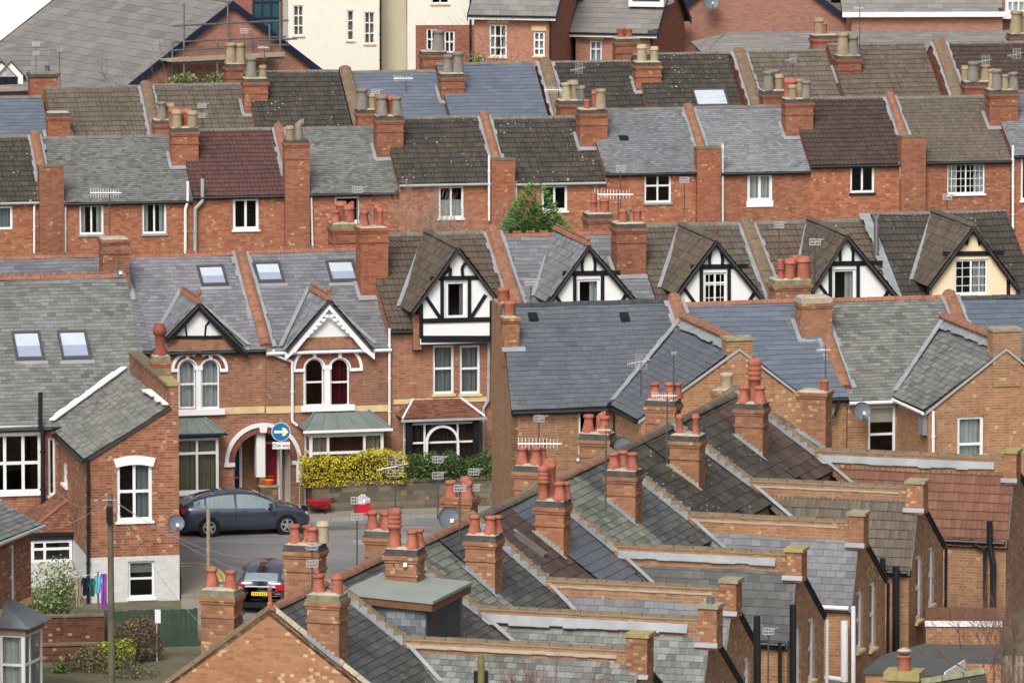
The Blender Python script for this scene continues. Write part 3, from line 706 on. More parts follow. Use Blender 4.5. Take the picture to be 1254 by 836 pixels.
pipe(h.root, F2, [(78, 246), (80, 250), (80, 310)], 'white', v=-.1); pipe(h.root, F2, [(230, 222), (230, 247), (227, 256), (227, 310)], 'white', v=-.16, r=.06, name='soil_pipe')
h = t2('brick terraced house with maroon pantiled roof and white twin casement', 236, 350, 238, 159, 'maroon2', [((285, 243, 317, 281), dict(fw=.11, sill='white'))], seed=13)
pipe(h.root, F2, [(248, 219), (248, 246), (239, 256), (239, 310)], 'gutter_grey', v=-.16, r=.075, name='soil_pipe')
party(h.root, h, F2.hit(359, 204, 0)[0], w=.34, h=.2); pier(h, 349, 379, 176, pots=[('cyl', 'pot_buff', .25, .5, 1.0), ('elbow', 'pot_grey', .62, .5, 1.15)])
h = t2('brick terraced house with green tinged slate roof and one small dark window', 366, 488, 235, 157, 'moss2', [((410, 241, 440, 272), dict(nv=(), fw=.08))], seed=14)
pipe(h.root, F2, [(381, 237), (383, 310)], 'white', v=-.1)
stackh(h, 460, 496, 143, .5, .95, [('taper', 'pot_grey', .26, .25, 1.25), ('taper', 'pot_grey', .76, .25, 1.2), ('cyl', 'pot_red', .3, .75, 1.5), ('cyl', 'pot_red', .66, .75, 1.35)])
stackh(h, 437, 463, 135, 1.3, .9, [('taper', 'pot_grey', .3, .3, 1.3), ('cyl', 'pot_buff', .8, .4, 1.1)])
h = t2('brick terraced house with near black tiled roof spotted with pale lichen, left of the conifer', 488, 612, 223, 144, 'black2', [((537, 228, 568, 267), dict(fw=.09, curt=('bottom', 'curtain_white')))], seed=15, gut='gutter_grey')
party(h.root, h, F2.hit(614, 197, 0)[0], w=.34, h=.2); pier(h, 602, 631, 197); pipe(h.root, F2, [(599, 190), (599, 270)], 'white', v=-.2, r=.05)
h = t2('brick terraced house with near black tiled roof, right behind the conifer', 617, 741, 222, 144, 'black2', [((663, 227, 695, 258), dict(fw=.1))], seed=16, gut='gutter_grey')
stackh(h, 709, 746, 135, .5, .95, [('cyl', 'pot_red', .3, .25, .75), ('taper', 'pot_buff', .75, .25, 1.25), ('cyl', 'pot_red', .7, .75, 1.3)])
stackh(h, 684, 716, 124, 1.3, .9, [('taper', 'pot_pale', .35, .3, 1.1), ('cyl', 'pot_buff', .65, .6, 1.4), ('cyl', 'pot_grey', .9, .3, 1.1)])
pipe(h.root, F2, [(632, 222), (632, 245)], 'white', v=-.1)
h = t2('brick terraced house with speckled grey slate roof and a small roof vent', 741, 867, 210, 134, 'grey2', [((789, 214, 822, 248), dict(fw=.08, nh=(.6,), sill='pipe_grey'))], seed=17)
b = MB(); uu, zz = F2.hit(764, 172, 2.1); b.box(F2, uu - .2, uu + .15, 1.9, 2.3, h.zr_(2) + .02, h.zr_(2) + .18, 'black'); b.build('roof_vent', h.roof)
party(h.root, h, F2.hit(867, 182, 0)[0], w=.34, h=.2); pier(h, 854, 883, 183)
h = t2('brick terraced house with smooth grey slate roof and white window over a white panel', 870, 992, 209, 131, 'grey2', [((915, 213, 946, 246), dict(fw=.12, curt=('full', 'curtain_white'), sill=None))], seed=18)
b = MB(); u0, z1 = F2.hit(915, 246.5, -.01); u1, z0 = F2.hit(946, 253, -.01); b.box(F2, u0 - .03, u1 + .03, -.04, .1, z0, z1, 'white_fresh'); b.build('window_panel', h.root)
pipe(h.root, F2, [(885, 176), (885, 275)], 'white', v=-.1, r=.05)
stackh(h, 961, 998, 122, .5, .95, [('cyl', 'pot_buff', .3, .25, 1.05), ('taper', 'pot_grey', .75, .25, 1.15), ('cyl', 'pot_red', .3, .75, 1.5), ('taper', 'pot_buff', .6, .75, 1.2)])
stackh(h, 933, 965, 112, 1.3, .9, [('taper', 'pot_grey', .3, .3, 1.3), ('cyl', 'pot_buff', .72, .4, 1.2), ('taper', 'pot_grey', .6, .8, 1.3)])
h = t2('brick terraced house with dark red brown tiled roof carrying a patch of yellow lichen', 992, 1117, 200, 120, 'dkbrown2', [((1041, 203, 1071, 236), dict(fw=.09, sill='gutter_black'))], seed=19)
pipe(h.root, F2, [(1101, 199), (1103, 208), (1105, 262)], 'white', v=-.1)
party(h.root, h, F2.hit(1117, 167, 0)[0], w=.34, h=.2); pier(h, 1104, 1134, 169)
h = t2('brick terraced house with fine grey brown tiles and a white many paned window', 1121, 1238, 196, 119, 'fine2', [((1160, 201, 1206, 237), dict(fw=.06, grid=(8, 4), curt=('sides', 'curtain_white')))], seed=20)
stackh(h, 1211, 1249, 111, .5, .95, [('taper', 'pot_grey', .3, .25, 1.25), ('taper', 'pot_buff', .56, .3, 1.0), ('taper', 'pot_grey', .85, .3, 1.15), ('taper', 'pot_pale', .3, .8, 1.2)])
stackh(h, 1181, 1216, 101, 1.3, .9, [('taper', 'pot_grey', .35, .3, 1.35), ('taper', 'pot_buff', .8, .4, 1.1), ('cyl', 'pot_buff', .15, .6, 1.1)])
h = t2('brick terraced house with slate roof, cut off by the right edge of the photo', 1240, 1345, 188, 112, 'grey2', [((1250, 192, 1285, 245), dict(fw=.1))], seed=21, gut='navy')
pipe(h.root, F2, [(1240.5, 178), (1240.5, 280)], 'white', v=-.14, r=.055)
# ================================================================ ROW 3
F3 = FrP(600, 160, 319, 10.5)
G3 = 'brick terraced houses of the third row behind the pots'
def t3(label, xl, xr, yr, sty_, drop=76, **k):
    return terrace(F3, 'terraced_house', label, 'house', G3, xl + 14, xr + 14, yr + drop, yr, 4.0, sty_, 'brick_back', (), **k)
h = t3('third row house with plain blue slate roof at the left edge of the photo', -70, 52, 120, 'blue3', seed=31)
h = t3('third row house with mossy brown grey tiled roof, next to the blue one', 55, 178, 107, 'gb2', seed=32)
stackh(h, 57, 88, 139, .1, .8, [], style=0); party(h.root, h, F3.hit(194, 180, 0)[0], w=.42, h=.22, m='coping')
h = t3('third row house with dull brown tiled roof left of the scaffolding', 186, 302, 104, 'gb2', seed=33)
stackh(h, 298, 330, 97, .5, .95, [('taper', 'pot_grey', .35, .4, 1.35), ('cyl', 'pot_buff', .8, .4, 1.0)]); stackh(h, 276, 303, 79, 1.3, .9, [('taper', 'pot_buff', .3, .4, 1.35), ('taper', 'pot_buff', .75, .4, 1.3)])
h = t3('third row house with black tiled roof thickly spotted with white lichen', 302, 419, 88, 'black2', seed=34)
party(h.root, h, F3.hit(441, 166, 0)[0], w=.46, h=.2, m='coping', fl=False)
h = t3('third row house with even blue slate roof behind a wire aerial', 429, 539, 88, 'blue3', seed=35)
stackh(h, 539, 571, 91, .5, .95, [('taper', 'pot_grey', .34, .4, 1.2), ('taper', 'pot_grey', .74, .4, 1.4)]); stackh(h, 516, 549, 64, 1.3, .9, [('taper', 'pot_grey', .68, .4, 1.45)])
h = t3('third row house with even blue slate roof right of a chimney with two grey pots', 540, 660, 78, 'blue3', seed=36)
party(h.root, h, F3.hit(688, 156, 0)[0], w=.48, h=.2, m='coping')
h = t3('third row house with brown black tiled roof below the white eaved brick house', 669, 781, 76, 'black2', seed=37)
stackh(h, 778, 812, 77, .5, .95, [('cyl', 'pot_pale', .3, .4, 1.3), ('cyl', 'pot_pale', .75, .4, 1.1)]); stackh(h, 753, 785, 48, 1.3, .9, [('small', 'pot_red', .3, .5, 1.4), ('small', 'pot_red', .6, .5, 1.4)])
h = t3('third row house with black brown tiled roof and a big white skylight at its foot', 783, 899, 66, 'black2', seed=38)
def skylight(parent, H, px0, py0, px1, py1, glass='sky_glass', fr='metal_dark', name='skylight', col2=None):
    F = H.F
    def onroof(px, py):
        d = ray(px, py); n = (-F.v * H.k + Vector((0, 0, 1))); p0 = F.w(0, 0, H.ze)
        t = (p0 - CAM).dot(n) / d.dot(n); return F.loc(CAM + d * t)
    a = onroof(px0, (py0 + py1) / 2); b = onroof(px1, (py0 + py1) / 2); c = onroof((px0 + px1) / 2, py0); e = onroof((px0 + px1) / 2, py1)
    u0, u1, v0, v1 = a[0], b[0], e[1], c[1]
    mb = MB()
    def q(u0, u1, v0, v1, h0, h1, m):
        mb.box8([F.w(u, v, H.zr_(v) + hh) for hh in (h0, h1) for v in (v0, v1) for u in (u0, u1)], m)
    fw = .075
    q(u0, u0 + fw, v0, v1, 0, .12, fr); q(u1 - fw, u1, v0, v1, 0, .12, fr); q(u0 + fw, u1 - fw, v0, v0 + fw, 0, .118, fr); q(u0 + fw, u1 - fw, v1 - fw, v1, 0, .118, fr)
    q(u0 - .08, u1 + .08, v0 - .14, v0 - .001, .015, .035, 'lead')
    o = mb.build(name, parent)
    p = MB(); mid = (v0 + v1) / 2
    for (va, vb, g) in ((v0 + fw, mid - .02, col2 or glass), (mid + .0, v1 - fw, glass)):
        p.box8([F.w(u, v, H.zr_(v) + hh) for hh in (.05, .075) for v in (va, vb) for u in (u0 + fw + .01, u1 - fw - .01)], g)
    p.build('pane', o)
    return o
skylight(h.root, h, 850, 111, 891, 132, 'sky_glass', 'metal_dark')
party(h.root, h, F3.hit(929, 144, 0)[0], w=.46, h=.2, m='coping')
h = t3('third row house with bleached grey brown tiled roof between two coping lines', 907, 1022, 63, 'gb2', seed=39)
stackh(h, 1025, 1057, 69, .5, .95, [('taper', 'pot_buff', .3, .4, 1.5), ('taper', 'pot_grey', .7, .35, 1.3), ('cyl', 'pot_grey', .66, .75, 1.4)]); stackh(h, 995, 1029, 44, 1.3, .9, [('cyl', 'pot_buff', .3, .4, 1.3), ('cyl', 'pot_red', .45, .4, 1.0)])
h = t3('third row house with warm brown tiled roof left of the broad lead strip', 1024, 1143, 54, 'brown2', seed=40)
party(h.root, h, F3.hit(1176, 130, 0)[0], w=.5, h=.2, m='coping')
h = t3('third row house with chocolate brown tiled roof in the top right of the photo', 1152, 1330, 52, 'dkbrown2', seed=41)
stackh(h, 1237, 1268, 42, 1.3, .9, [('taper', 'pot_buff', .3, .4, 1.5), ('cyl', 'pot_buff', .6, .7, 1.6)])
# ================================================================ BACKGROUND BUILDINGS
# big grey roofed hall, gable towards us
def body(F, u0, u1, v0, v1, zb, zt, root, m, wins=(), name='wall', side=None):
    holes = [window(root, F, v0, w[0], **(w[1] if len(w) > 1 else {})) for w in wins]
    mb = MB(); wall(mb, F, v0, rect(u0, zb, u1, zt), holes, m)
    s = side or m
    mb.face([F.w(u1, v0, zb), F.w(u1, v1, zb), F.w(u1, v1, zt), F.w(u1, v0, zt)], s); mb.face([F.w(u0, v1, zb), F.w(u0, v0, zb), F.w(u0, v0, zt), F.w(u0, v1, zt)], s)
    mb.face([F.w(u1, v1, zb), F.w(u0, v1, zb), F.w(u0, v1, zt), F.w(u1, v1, zt)], m); mb.face([F.w(u0, v0, zt), F.w(u1, v0, zt), F.w(u1, v1, zt), F.w(u0, v1, zt)], s)
    return mb.build(name, root)
FA = FrP(283, 5, 352, 30)
z0 = -.5
A = thing('hall', 'large hall with long grey tiled roof and orange brick gable, upper left', 'hall', FA.w(0, 4, z0))
ua, za = 0, FA.hit(283, 4)[1]; ul, zl = FA.hit(150, 108); ur, zr_ = FA.hit(392, 87)
sl = (za - zl) / (ua - ul); ulx = ul - 4.5; urx = ur + 1.0; zlx = za - sl * (ua - ulx); zrx = za - (za - zr_) / ur * urx; LV = 16
mb = MB(); mb.slab([FA.w(ulx, 0, z0), FA.w(urx, 0, z0), FA.w(urx, 0, zrx - .2), FA.w(0, 0, za - .12), FA.w(ulx, 0, zlx - .45)], FA.v * LV, 'brick_new'); mb.build('wall', A)
rb = MB(); roofplane(rb, [FA.w(ulx - .3, -.2, zlx - .25), FA.w(ulx - .3, LV, zlx - .25), FA.w(0, LV, za + .06), FA.w(0, -.2, za + .06)], 'bigroof', seed=5, thick=.12)
roofplane(rb, [FA.w(urx + .2, -.2, zrx - .1), FA.w(urx + .2, LV, zrx - .1), FA.w(0, LV, za + .06), FA.w(0, -.2, za + .06)], 'bigroof', seed=6, thick=.12)
ro = rb.build('roof', A); ridge(ro, FA.w(0, -.2, za + .08), FA.w(0, LV, za + .08), 'ridge_grey')
vb = MB()
for (a, b) in (((ulx - .3, zlx - .25), (0, za + .06)), ((0, za + .06), (urx + .2, zrx - .1))):
    for vv in (-.24, LV + .02): vb.slab([FA.w(a[0], vv, a[1] - .3), FA.w(b[0], vv, b[1] - .3), FA.w(b[0], vv, b[1] + .06), FA.w(a[0], vv, a[1] + .06)], FA.v * .04, 'navy')
vb.build('bargeboard', A)
# scaffolding
FS = Fr(FA.w(0, -1.3, 0), FA.ang)
SC = thing('scaffolding', 'tubular scaffolding with plank deck standing against the orange brick gable', 'scaffolding', FS.w(.5, 0, z0))
mb = MB()
for (px, yt, vv) in ((225, 4, 0), (211, 52, 1.0), (266, 46, 0), (279, 2, 1.0), (308, 40, 1.0), (343, 2, 0), (330, 30, 1.0)):
    u, zt = FS.hit(px, yt, vv); mb.tube(FS.w(u, vv, z0), FS.w(u, vv, zt), .05, 'galv', 6)
for (xa, xb, y, vv) in ((212, 353, 31, 0), (212, 350, 51, 1.0), (213, 355, 61, 0), (211, 348, 77, 0), (316, 364, 49, .5)):
    ua_, z_ = FS.hit(xa, y + 1, vv); ub_, _ = FS.hit(xb, y, vv); mb.tube(FS.w(ua_, vv, z_), FS.w(ub_, vv, z_), .045, 'galv', 6)
mb.build('tubes', SC)
mb = MB(); u0, zz = FS.hit(208, 76, 0); u1, _ = FS.hit(347, 76, 0)
for i in range(4): mb.box(FS, u0, u1, -.1 + i * .3, .17 + i * .3, zz, zz + .08, 'board')
mb.box(FS, u0, u1, -.14, -.1, zz, zz + .22, 'board'); mb.build('deck', SC)
# pale building and low grey roofs at the far left
FP = FrP(20, 60, 392, 5)
o = thing('warehouse', 'plain pale grey warehouse wall filling the top left corner behind the grey roof', 'warehouse', FP.w(0, 6, -.5))
body(FP, -14, 5, 0, 14, -.5, FP.hit(0, -40)[1], o, 'render_pale')
FQ = FrP(20, 80, 335, 8)
o = thing('outbuilding', 'low outbuilding with grey tiled roof and white trimmed dormers at the far left edge', 'building', FQ.w(-1, 2, -.5))
u0 = FQ.hit(-30, 100)[0]; u1, zt = FQ.hit(62, 108); zr2 = FQ.hit(30, 60, 3)[1]
mb = MB(); mb.slab([FQ.w(u0, 0, -.5), FQ.w(u0, 0, zt), FQ.w(u0, 3, zr2), FQ.w(u0, 6, zt), FQ.w(u0, 6, -.5)], FQ.u * (u1 - u0), 'brick_new'); mb.build('wall', o)
rb = MB()
for va, vb_ in ((-.2, 3), (6.2, 3)): roofplane(rb, [FQ.w(u0 - .1, va, zt - .1), FQ.w(u1 + .2, va, zt - .1), FQ.w(u1 + .2, 3, zr2 + .05), FQ.w(u0 - .1, 3, zr2 + .05)], 'modern', seed=3)
rr_ = rb.build('roof', o)
for px in (13, 1):
    u, z = FQ.hit(px, 96, .6); mb = MB()
    mb.prism(FQ, [(u - .55, z - .5), (u + .55, z - .5), (u + .55, z + .15), (u, z + .75), (u - .55, z + .15)], .3, 2.4, 'white'); mb.slab([FQ.w(u - .7, .2, z + .05), FQ.w(u, .2, z + .83), FQ.w(u, 2.5, z + .83), FQ.w(u - .7, 2.5, z + .05)], (0, 0, .07), 'r_tile_modern'); mb.slab([FQ.w(u + .7, .2, z + .05), FQ.w(u, .2, z + .83), FQ.w(u, 2.5, z + .83), FQ.w(u + .7, 2.5, z + .05)], (0, 0, .07), 'r_tile_modern')
    mb.box(FQ, u - .3, u + .3, .27, .3, z - .3, z + .1, 'black'); mb.build('dormer', rr_)
FQ2 = FrP(50, 100, 330, 10.5)
u0, zt = FQ2.hit(37, 95); u1, _ = FQ2.hit(71, 95)
o = thing('chimney_stack', 'mossy capped brick chimney stack with one dark cowl, far left beside the grey roofs', 'chimney', FQ2.w((u0 + u1) / 2, .4, -.3))
mb = MB(); mb.box(FQ2, u0, u1, 0, .9, -.3, zt, 'brick_shaft'); mb.box(FQ2, u0 - .06, u1 + .06, -.06, .96, zt, zt + .14, 'cap_dark'); mb.build('stack', o)
mb = MB(); mb.box(FQ2, u0, u1, 0, .9, zt + .14, zt + .24, 'cap_mossy'); c = mb.build('cap', o)
inst(POT[('small', 'lead_dark')], 'chimney_pot', o, FQ2.w(u0 + (u1 - u0) * .66, .45, zt + .24), sc=(.9, .9, .9))
# red and teal building
FR_ = FrP(320, 40, 400, 8)
o = thing('office_building', 'dark red panelled building with teal glazing behind the gable peak', 'building', FR_.w(0, 5, -.5))
u0 = FR_.hit(262, 40)[0]; u1 = FR_.hit(352, 40)[0]; zt = FR_.hit(300, -30)[1]
body(FR_, u0, u1, 0, 9, -.5, zt, o, 'brick_newdark')
mb = MB(); ug, zg1 = FR_.hit(310, 2, -.05); ug2, zg0 = FR_.hit(343, 47, -.05)
mb.box(FR_, ug, ug2, -.06, .05, zg0, zt - .2, 'teal_glass'); mb.build('glazing', o)
mb = MB()
for i in range(4):
    u = ug + (ug2 - ug) * i / 3; mb.box(FR_, u - .04, u + .04, -.12, -.05, zg0, zt - .2, 'navy')
for y in (3, 22): z = FR_.hit(320, y, -.1)[1]; mb.box(FR_, ug, ug2, -.115, -.055, z - .04, z + .04, 'navy')
mb.build('glazing_bar', o)
# cream flats
FC = FrP(460, 40, 372, 3)
o = thing('apartment_building', 'cream rendered flats with white windows behind the third row', 'flats', FC.w(0, 4, -.5))
def ux(F, x, v=0): return F.hit(x, 40, v)[0]
CW = dict(fw=.06, sill='stone_band', nh=(.3,), curt=('full', 'curtain_beige'))
body(FC, ux(FC, 353), ux(FC, 466), 0, 12, -.5, FC.hit(400, -40)[1], o, 'render_cream', [((359, 7, 372, 44), dict(CW, nv=(.5,), nh=(.33, .66))), ((425, 13, 433.5, 50), dict(CW, nv=(), nh=(.33, .66))), ((446, 15, 459, 54), dict(CW, nh=(.33, .66)))])
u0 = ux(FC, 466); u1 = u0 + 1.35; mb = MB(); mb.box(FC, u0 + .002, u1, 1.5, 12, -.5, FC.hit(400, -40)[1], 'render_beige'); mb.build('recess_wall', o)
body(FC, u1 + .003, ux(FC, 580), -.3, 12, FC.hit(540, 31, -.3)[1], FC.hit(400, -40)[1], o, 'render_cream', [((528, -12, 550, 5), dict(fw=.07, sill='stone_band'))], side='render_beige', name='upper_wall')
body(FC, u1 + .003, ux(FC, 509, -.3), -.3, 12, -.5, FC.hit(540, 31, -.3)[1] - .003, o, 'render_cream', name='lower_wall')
body(FC, ux(FC, 509, -.3) + .003, ux(FC, 580), -.28, 12, -.5, FC.hit(540, 31, -.3)[1] - .003, o, 'brick_newdark', [((522, 35, 535.5, 62), dict(fw=.08, nv=(.5,), nh=(.5,), curt=('sides', 'curtain_beige'), sill=None)), ((544, 38, 557, 65), dict(fw=.08, nh=(.5,), curt=('sides', 'curtain_beige'), sill=None))], name='brick_base')
pipe(o, FC, [(466, -5), (466, 90)], 'gutter_black', v=-.1, r=.05); pipe(o, FC, [(576, -5), (576, 90)], 'gutter_black', v=-.4, r=.05)
for (xx, ww) in ((522, 13.5), (544, 13)): pass
# brick houses with white eaves
def newhouse(label, px, py, Y, ang, xl, xr, yel, yer, xs, d, rise, wins, vb=8, sidem='brick_newdark'):  # side walls take a darker brick that paints in their shade
    F = FrP(px, py, Y, ang)
    o = thing('brick_house', label, 'house', F.w(0, d, -.5), 'newer brick houses along the top of the photo')
    uL, zl = F.hit(xl, yel); uR, zr0 = F.hit(xr, yer); ze = zr0
    hl = [window(o, F, 0, w[0], **w[1]) for w in wins]
    mb = MB(); wall(mb, F, 0, rect(uL, -.5, uR, ze), hl, 'brick_new')
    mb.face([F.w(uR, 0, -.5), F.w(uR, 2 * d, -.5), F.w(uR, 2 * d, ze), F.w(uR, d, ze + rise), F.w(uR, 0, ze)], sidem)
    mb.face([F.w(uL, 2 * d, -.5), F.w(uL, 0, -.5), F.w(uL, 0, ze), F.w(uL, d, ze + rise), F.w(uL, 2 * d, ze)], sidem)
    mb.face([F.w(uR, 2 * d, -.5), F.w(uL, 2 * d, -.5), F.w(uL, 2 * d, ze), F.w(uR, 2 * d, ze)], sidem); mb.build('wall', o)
    k = rise / d; rb = MB()
    for s in (0, 1):
        va = -.35 if not s else 2 * d + .35
        roofplane(rb, [F.w(uL - .25, va, ze - .35 * k), F.w(uR + .25, va, ze - .35 * k), F.w(uR + .25, d, ze + rise), F.w(uL - .25, d, ze + rise)], 'modern', seed=s + int(px), lift=.01)
    ro = rb.build('roof', o); ridge(ro, F.w(uL - .25, d, ze + rise), F.w(uR + .25, d, ze + rise), 'ridge_grey')
    mb = MB(); z = ze - .35 * k; mb.box(F, uL - .25, uR + .25, -.4, -.34, z - .2, z, 'white'); mb.tube(F.w(uL - .25, -.45, z - .02), F.w(uR + .25, -.45, z - .02), .06, 'gutter_black', 6); mb.box(F, uL - .2, uR + .2, -.34, -.002, z - .2, z - .17, 'white'); mb.build('fascia', o)
    mb = MB()
    for u in (uR + .26, uL - .3):
        for a, b in (((-.4, z), (d, ze + rise)), ((2 * d + .4, z), (d, ze + rise))):
            mb.slab([F.w(u, a[0], a[1] - .28), F.w(u, b[0], b[1] - .28), F.w(u, b[0], b[1] + .04), F.w(u, a[0], a[1] + .04)], F.u * .04, 'navy')
    mb.build('bargeboard', o)
    pipe(o, F, [(xr - 2, yer + 3), (xr - 2, 110)], 'gutter_black', v=-.1, r=.06)
    for w in wins:
        b = w[0]; u0, z1 = F.hit(b[0] - 2, b[1] - 7, 0); u1, z0_ = F.hit(b[2] + 2, b[1] - 1, 0); mb = MB(); mb.box(F, u0, u1, -.03, .05, z0_, z1, 'stone_band'); mb.build('lintel', o)
    return o, F
NW = dict(fw=.08, sill='stone_band')
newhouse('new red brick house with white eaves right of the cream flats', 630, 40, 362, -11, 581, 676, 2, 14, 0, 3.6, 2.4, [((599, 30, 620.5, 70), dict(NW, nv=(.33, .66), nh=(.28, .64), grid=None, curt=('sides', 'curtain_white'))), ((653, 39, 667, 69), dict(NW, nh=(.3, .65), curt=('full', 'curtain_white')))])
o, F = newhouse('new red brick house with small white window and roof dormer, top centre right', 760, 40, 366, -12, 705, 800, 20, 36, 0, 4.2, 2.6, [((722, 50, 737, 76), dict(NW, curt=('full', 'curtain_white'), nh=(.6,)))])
u, z = F.hit(793, -2, 1.6); mb = MB(); mb.box(F, u - .9, u + .9, 1.2, 4, z - .4, z + 1.5, 'white'); mb.box(F, u - .7, u + .7, 1.15, 1.22, z - .1, z + 1.2, 'black'); mb.build('dormer', o)
u, z = FA.hit(0, 0, 0)
# wide brick gable top right
FG = FrP(900, 40, 375, 4)
o = thing('brick_house', 'wide plain brick gable carrying a grey satellite dish, top right', 'house', FG.w(0, 4, -.5), 'newer brick houses along the top of the photo')
ua, zap = FG.hit(925, -62); ul = ua - FG.hit(1037, 22)[0]; ul = ua - (FG.hit(1037, 22)[0] - ua); ur, zr1 = FG.hit(1037, 22)
mb = MB(); mb.slab([FG.w(ul, 0, -.5), FG.w(ur, 0, -.5), FG.w(ur, 0, zr1), FG.w(ua, 0, zap), FG.w(ul, 0, zr1)], FG.v * 8, 'brick_new'); mb.build('wall', o)
rb = MB()
for ue in (ul - .25, ur + .25): roofplane(rb, [FG.w(ue, -.2, zr1 - .15), FG.w(ue, 8, zr1 - .15), FG.w(ua, 8, zap + .05), FG.w(ua, -.2, zap + .05)], 'modern', seed=9)
rb.build('roof', o)
mb = MB()
for ue in (ul - .25, ur + .25): mb.slab([FG.w(ue, -.26, zr1 - .45), FG.w(ua, -.26, zap - .25), FG.w(ua, -.26, zap + .1), FG.w(ue, -.26, zr1 - .1)], FG.v * .05, 'navy')
mb.build('bargeboard', o)
FH = FrP(1130, 20, 372, 2)
o = thing('brick_house', 'brick house with long white fascia under a grey roof in the top right corner', 'house', FH.w(0, 4, -.5), 'newer brick houses along the top of the photo')
uL, ze = FH.hit(1043, 13); uR, _ = FH.hit(1228, 8)
mb = MB(); mb.box(FH, uL, uR, 0, 7, -.5, ze, 'brick_new'); mb.box(FH, uR + .01, uR + 4, .9, 7, -.5, ze + 1.4, 'brick_new'); mb.build('wall', o)
rb = MB(); zr2 = FH.hit(1130, -40, 3.5)[1]
for va in (-.3, 7.3): roofplane(rb, [FH.w(uL - .5, va, ze - .1), FH.w(uR, va, ze - .1), FH.w(uR, 3.5, zr2), FH.w(uL - .5, 3.5, zr2)], 'modern', seed=8)
rb.build('roof', o); mb = MB(); mb.box(FH, uL - .5, uR + .1, -.36, -.31, ze - .32, ze - .06, 'white'); mb.box(FH, uL, uR, -.3, -.002, ze - .32, ze - .3, 'white'); mb.build('fascia', o)
u0, z1 = FH.hit(1232, -10, .2); u1, z0_ = FH.hit(1262, 15, .2); mb = MB(); mb.box(FH, u0 - .2, u1, .2, .85, z0_ - .35, z0_, 'white'); mb.build('bay_sill', o)
window(o, FH, .2, (1233, -12, 1262, 15), nv=(.25, .5, .75), nh=(.5,), sill=None, fw=.09)
mb = MB(); mb.box(FH, u0, u1, .45, .89, z0_, z1 + .3, 'white'); mb.build('bay_wall', o)
# long low grey roof
FL = FrP(1050, 50, 345, 4)
o = thing('outbuilding', 'long low building with grey tiled hipped roof running behind the third row, top right', 'building', FL.w(0, 3, -.5))
uL, ze = FL.hit(861, 63); uR, _ = FL.hit(1300, 50); uRl, zrl = FL.hit(889, 41, 3)
mb = MB(); mb.box(FL, uL + .2, uR, 0, 6, -.5, ze, 'brick_new'); mb.build('wall', o)
rb = MB(); zrg = zrl
roofplane(rb, [FL.w(uL, -.2, ze - .1), FL.w(uR, -.2, ze - .1), FL.w(uR, 3, zrg), FL.w(uRl, 3, zrg)], 'modern', seed=4)
roofplane(rb, [FL.w(uL, 6.2, ze - .1), FL.w(uR, 6.2, ze - .1), FL.w(uR, 3, zrg), FL.w(uRl, 3, zrg)], 'modern', seed=5)
roofplane(rb, [FL.w(uL, -.2, ze - .1), FL.w(uL, 6.2, ze - .1), FL.w(uRl, 3, zrg)], 'modern', seed=6)
ro = rb.build('roof', o); ridge(ro, FL.w(uRl, 3, zrg), FL.w(uR, 3, zrg), 'ridge_grey')
# ================================================================ helpers for decorated fronts
def px2(F, v, p): return F.hit(p[0], p[1], v)
def beam(mb, F, v, p, q, w, m, th=.05):
    """board on plane v between photo points p and q"""
    a = px2(F, v, p); b = px2(F, v, q); du, dz = b[0] - a[0], b[1] - a[1]; L = math.hypot(du, dz) or 1
    nu, nz = -dz / L * w / 2, du / L * w / 2
    mb.slab([F.w(a[0] + nu, v, a[1] + nz), F.w(b[0] + nu, v, b[1] + nz), F.w(b[0] - nu, v, b[1] - nz), F.w(a[0] - nu, v, a[1] - nz)], F.v * th, m)
def ring(mb, F, v, cu, cz, r0, r1, a0, a1, th, m, n=14):
    for i in range(n):
        t0 = R(a0 + (a1 - a0) * i / n); t1 = R(a0 + (a1 - a0) * (i + 1) / n)
        c = [(cu + r * math.cos(t), cz + r * math.sin(t)) for r, t in ((r0, t0), (r1, t0), (r1, t1), (r0, t1))]
        mb.slab([F.w(u, v, z) for u, z in c], F.v * th, m)
def archpoly(u0, z0, u1, zs, n=12, rise=None):
    cu = (u0 + u1) / 2; r = (u1 - u0) / 2; k = (rise / r) if rise else 1
    return [(u0, z0), (u1, z0)] + [(cu + r * math.cos(math.pi * i / n), zs + k * r * math.sin(math.pi * i / n)) for i in range(n + 1)]
def archwindow(parent, F, v, px0, px1, ytop, ybot, curt=None, fw=.06, nh=True, m='white', nv=False):
    u0, z1 = F.hit(px0, ytop, v); u1, z0 = F.hit(px1, ybot, v); r = (u1 - u0) / 2; zs = z1 - r; cu = (u0 + u1) / 2
    mb = MB(); vv = v + .06
    ring(mb, F, vv, cu, zs, r - fw, r - .004, 0, 180, .07, m)
    mb.box(F, u0 + .004, u0 + fw, vv, vv + .07, z0, zs, m); mb.box(F, u1 - fw, u1 - .004, vv, vv + .07, z0, zs, m); mb.box(F, u0 + fw, u1 - fw, vv + .003, vv + .07, z0, z0 + fw, m)
    if nh: zz = (z0 + z1) / 2; mb.box(F, u0 + fw, u1 - fw, vv + .005, vv + .065, zz - .03, zz + .03, m)
    if nv: mb.box(F, cu - .02, cu + .02, vv + .008, vv + .06, z0 + fw, z1 - fw, m)
    o = mb.build('window', parent)
    p = MB(); p.face([F.w(u, vv + .035, z) for u, z in archpoly(u0 + fw * .5, z0 + fw * .5, u1 - fw * .5, zs)], 'glass'); p.build('pane', o)
    if curt: curtainmesh(o, F, u0 + .02, u1 - .02, vv + .22, z0, zs + r * .9, curt)
    return archpoly(u0, z0, u1, zs)
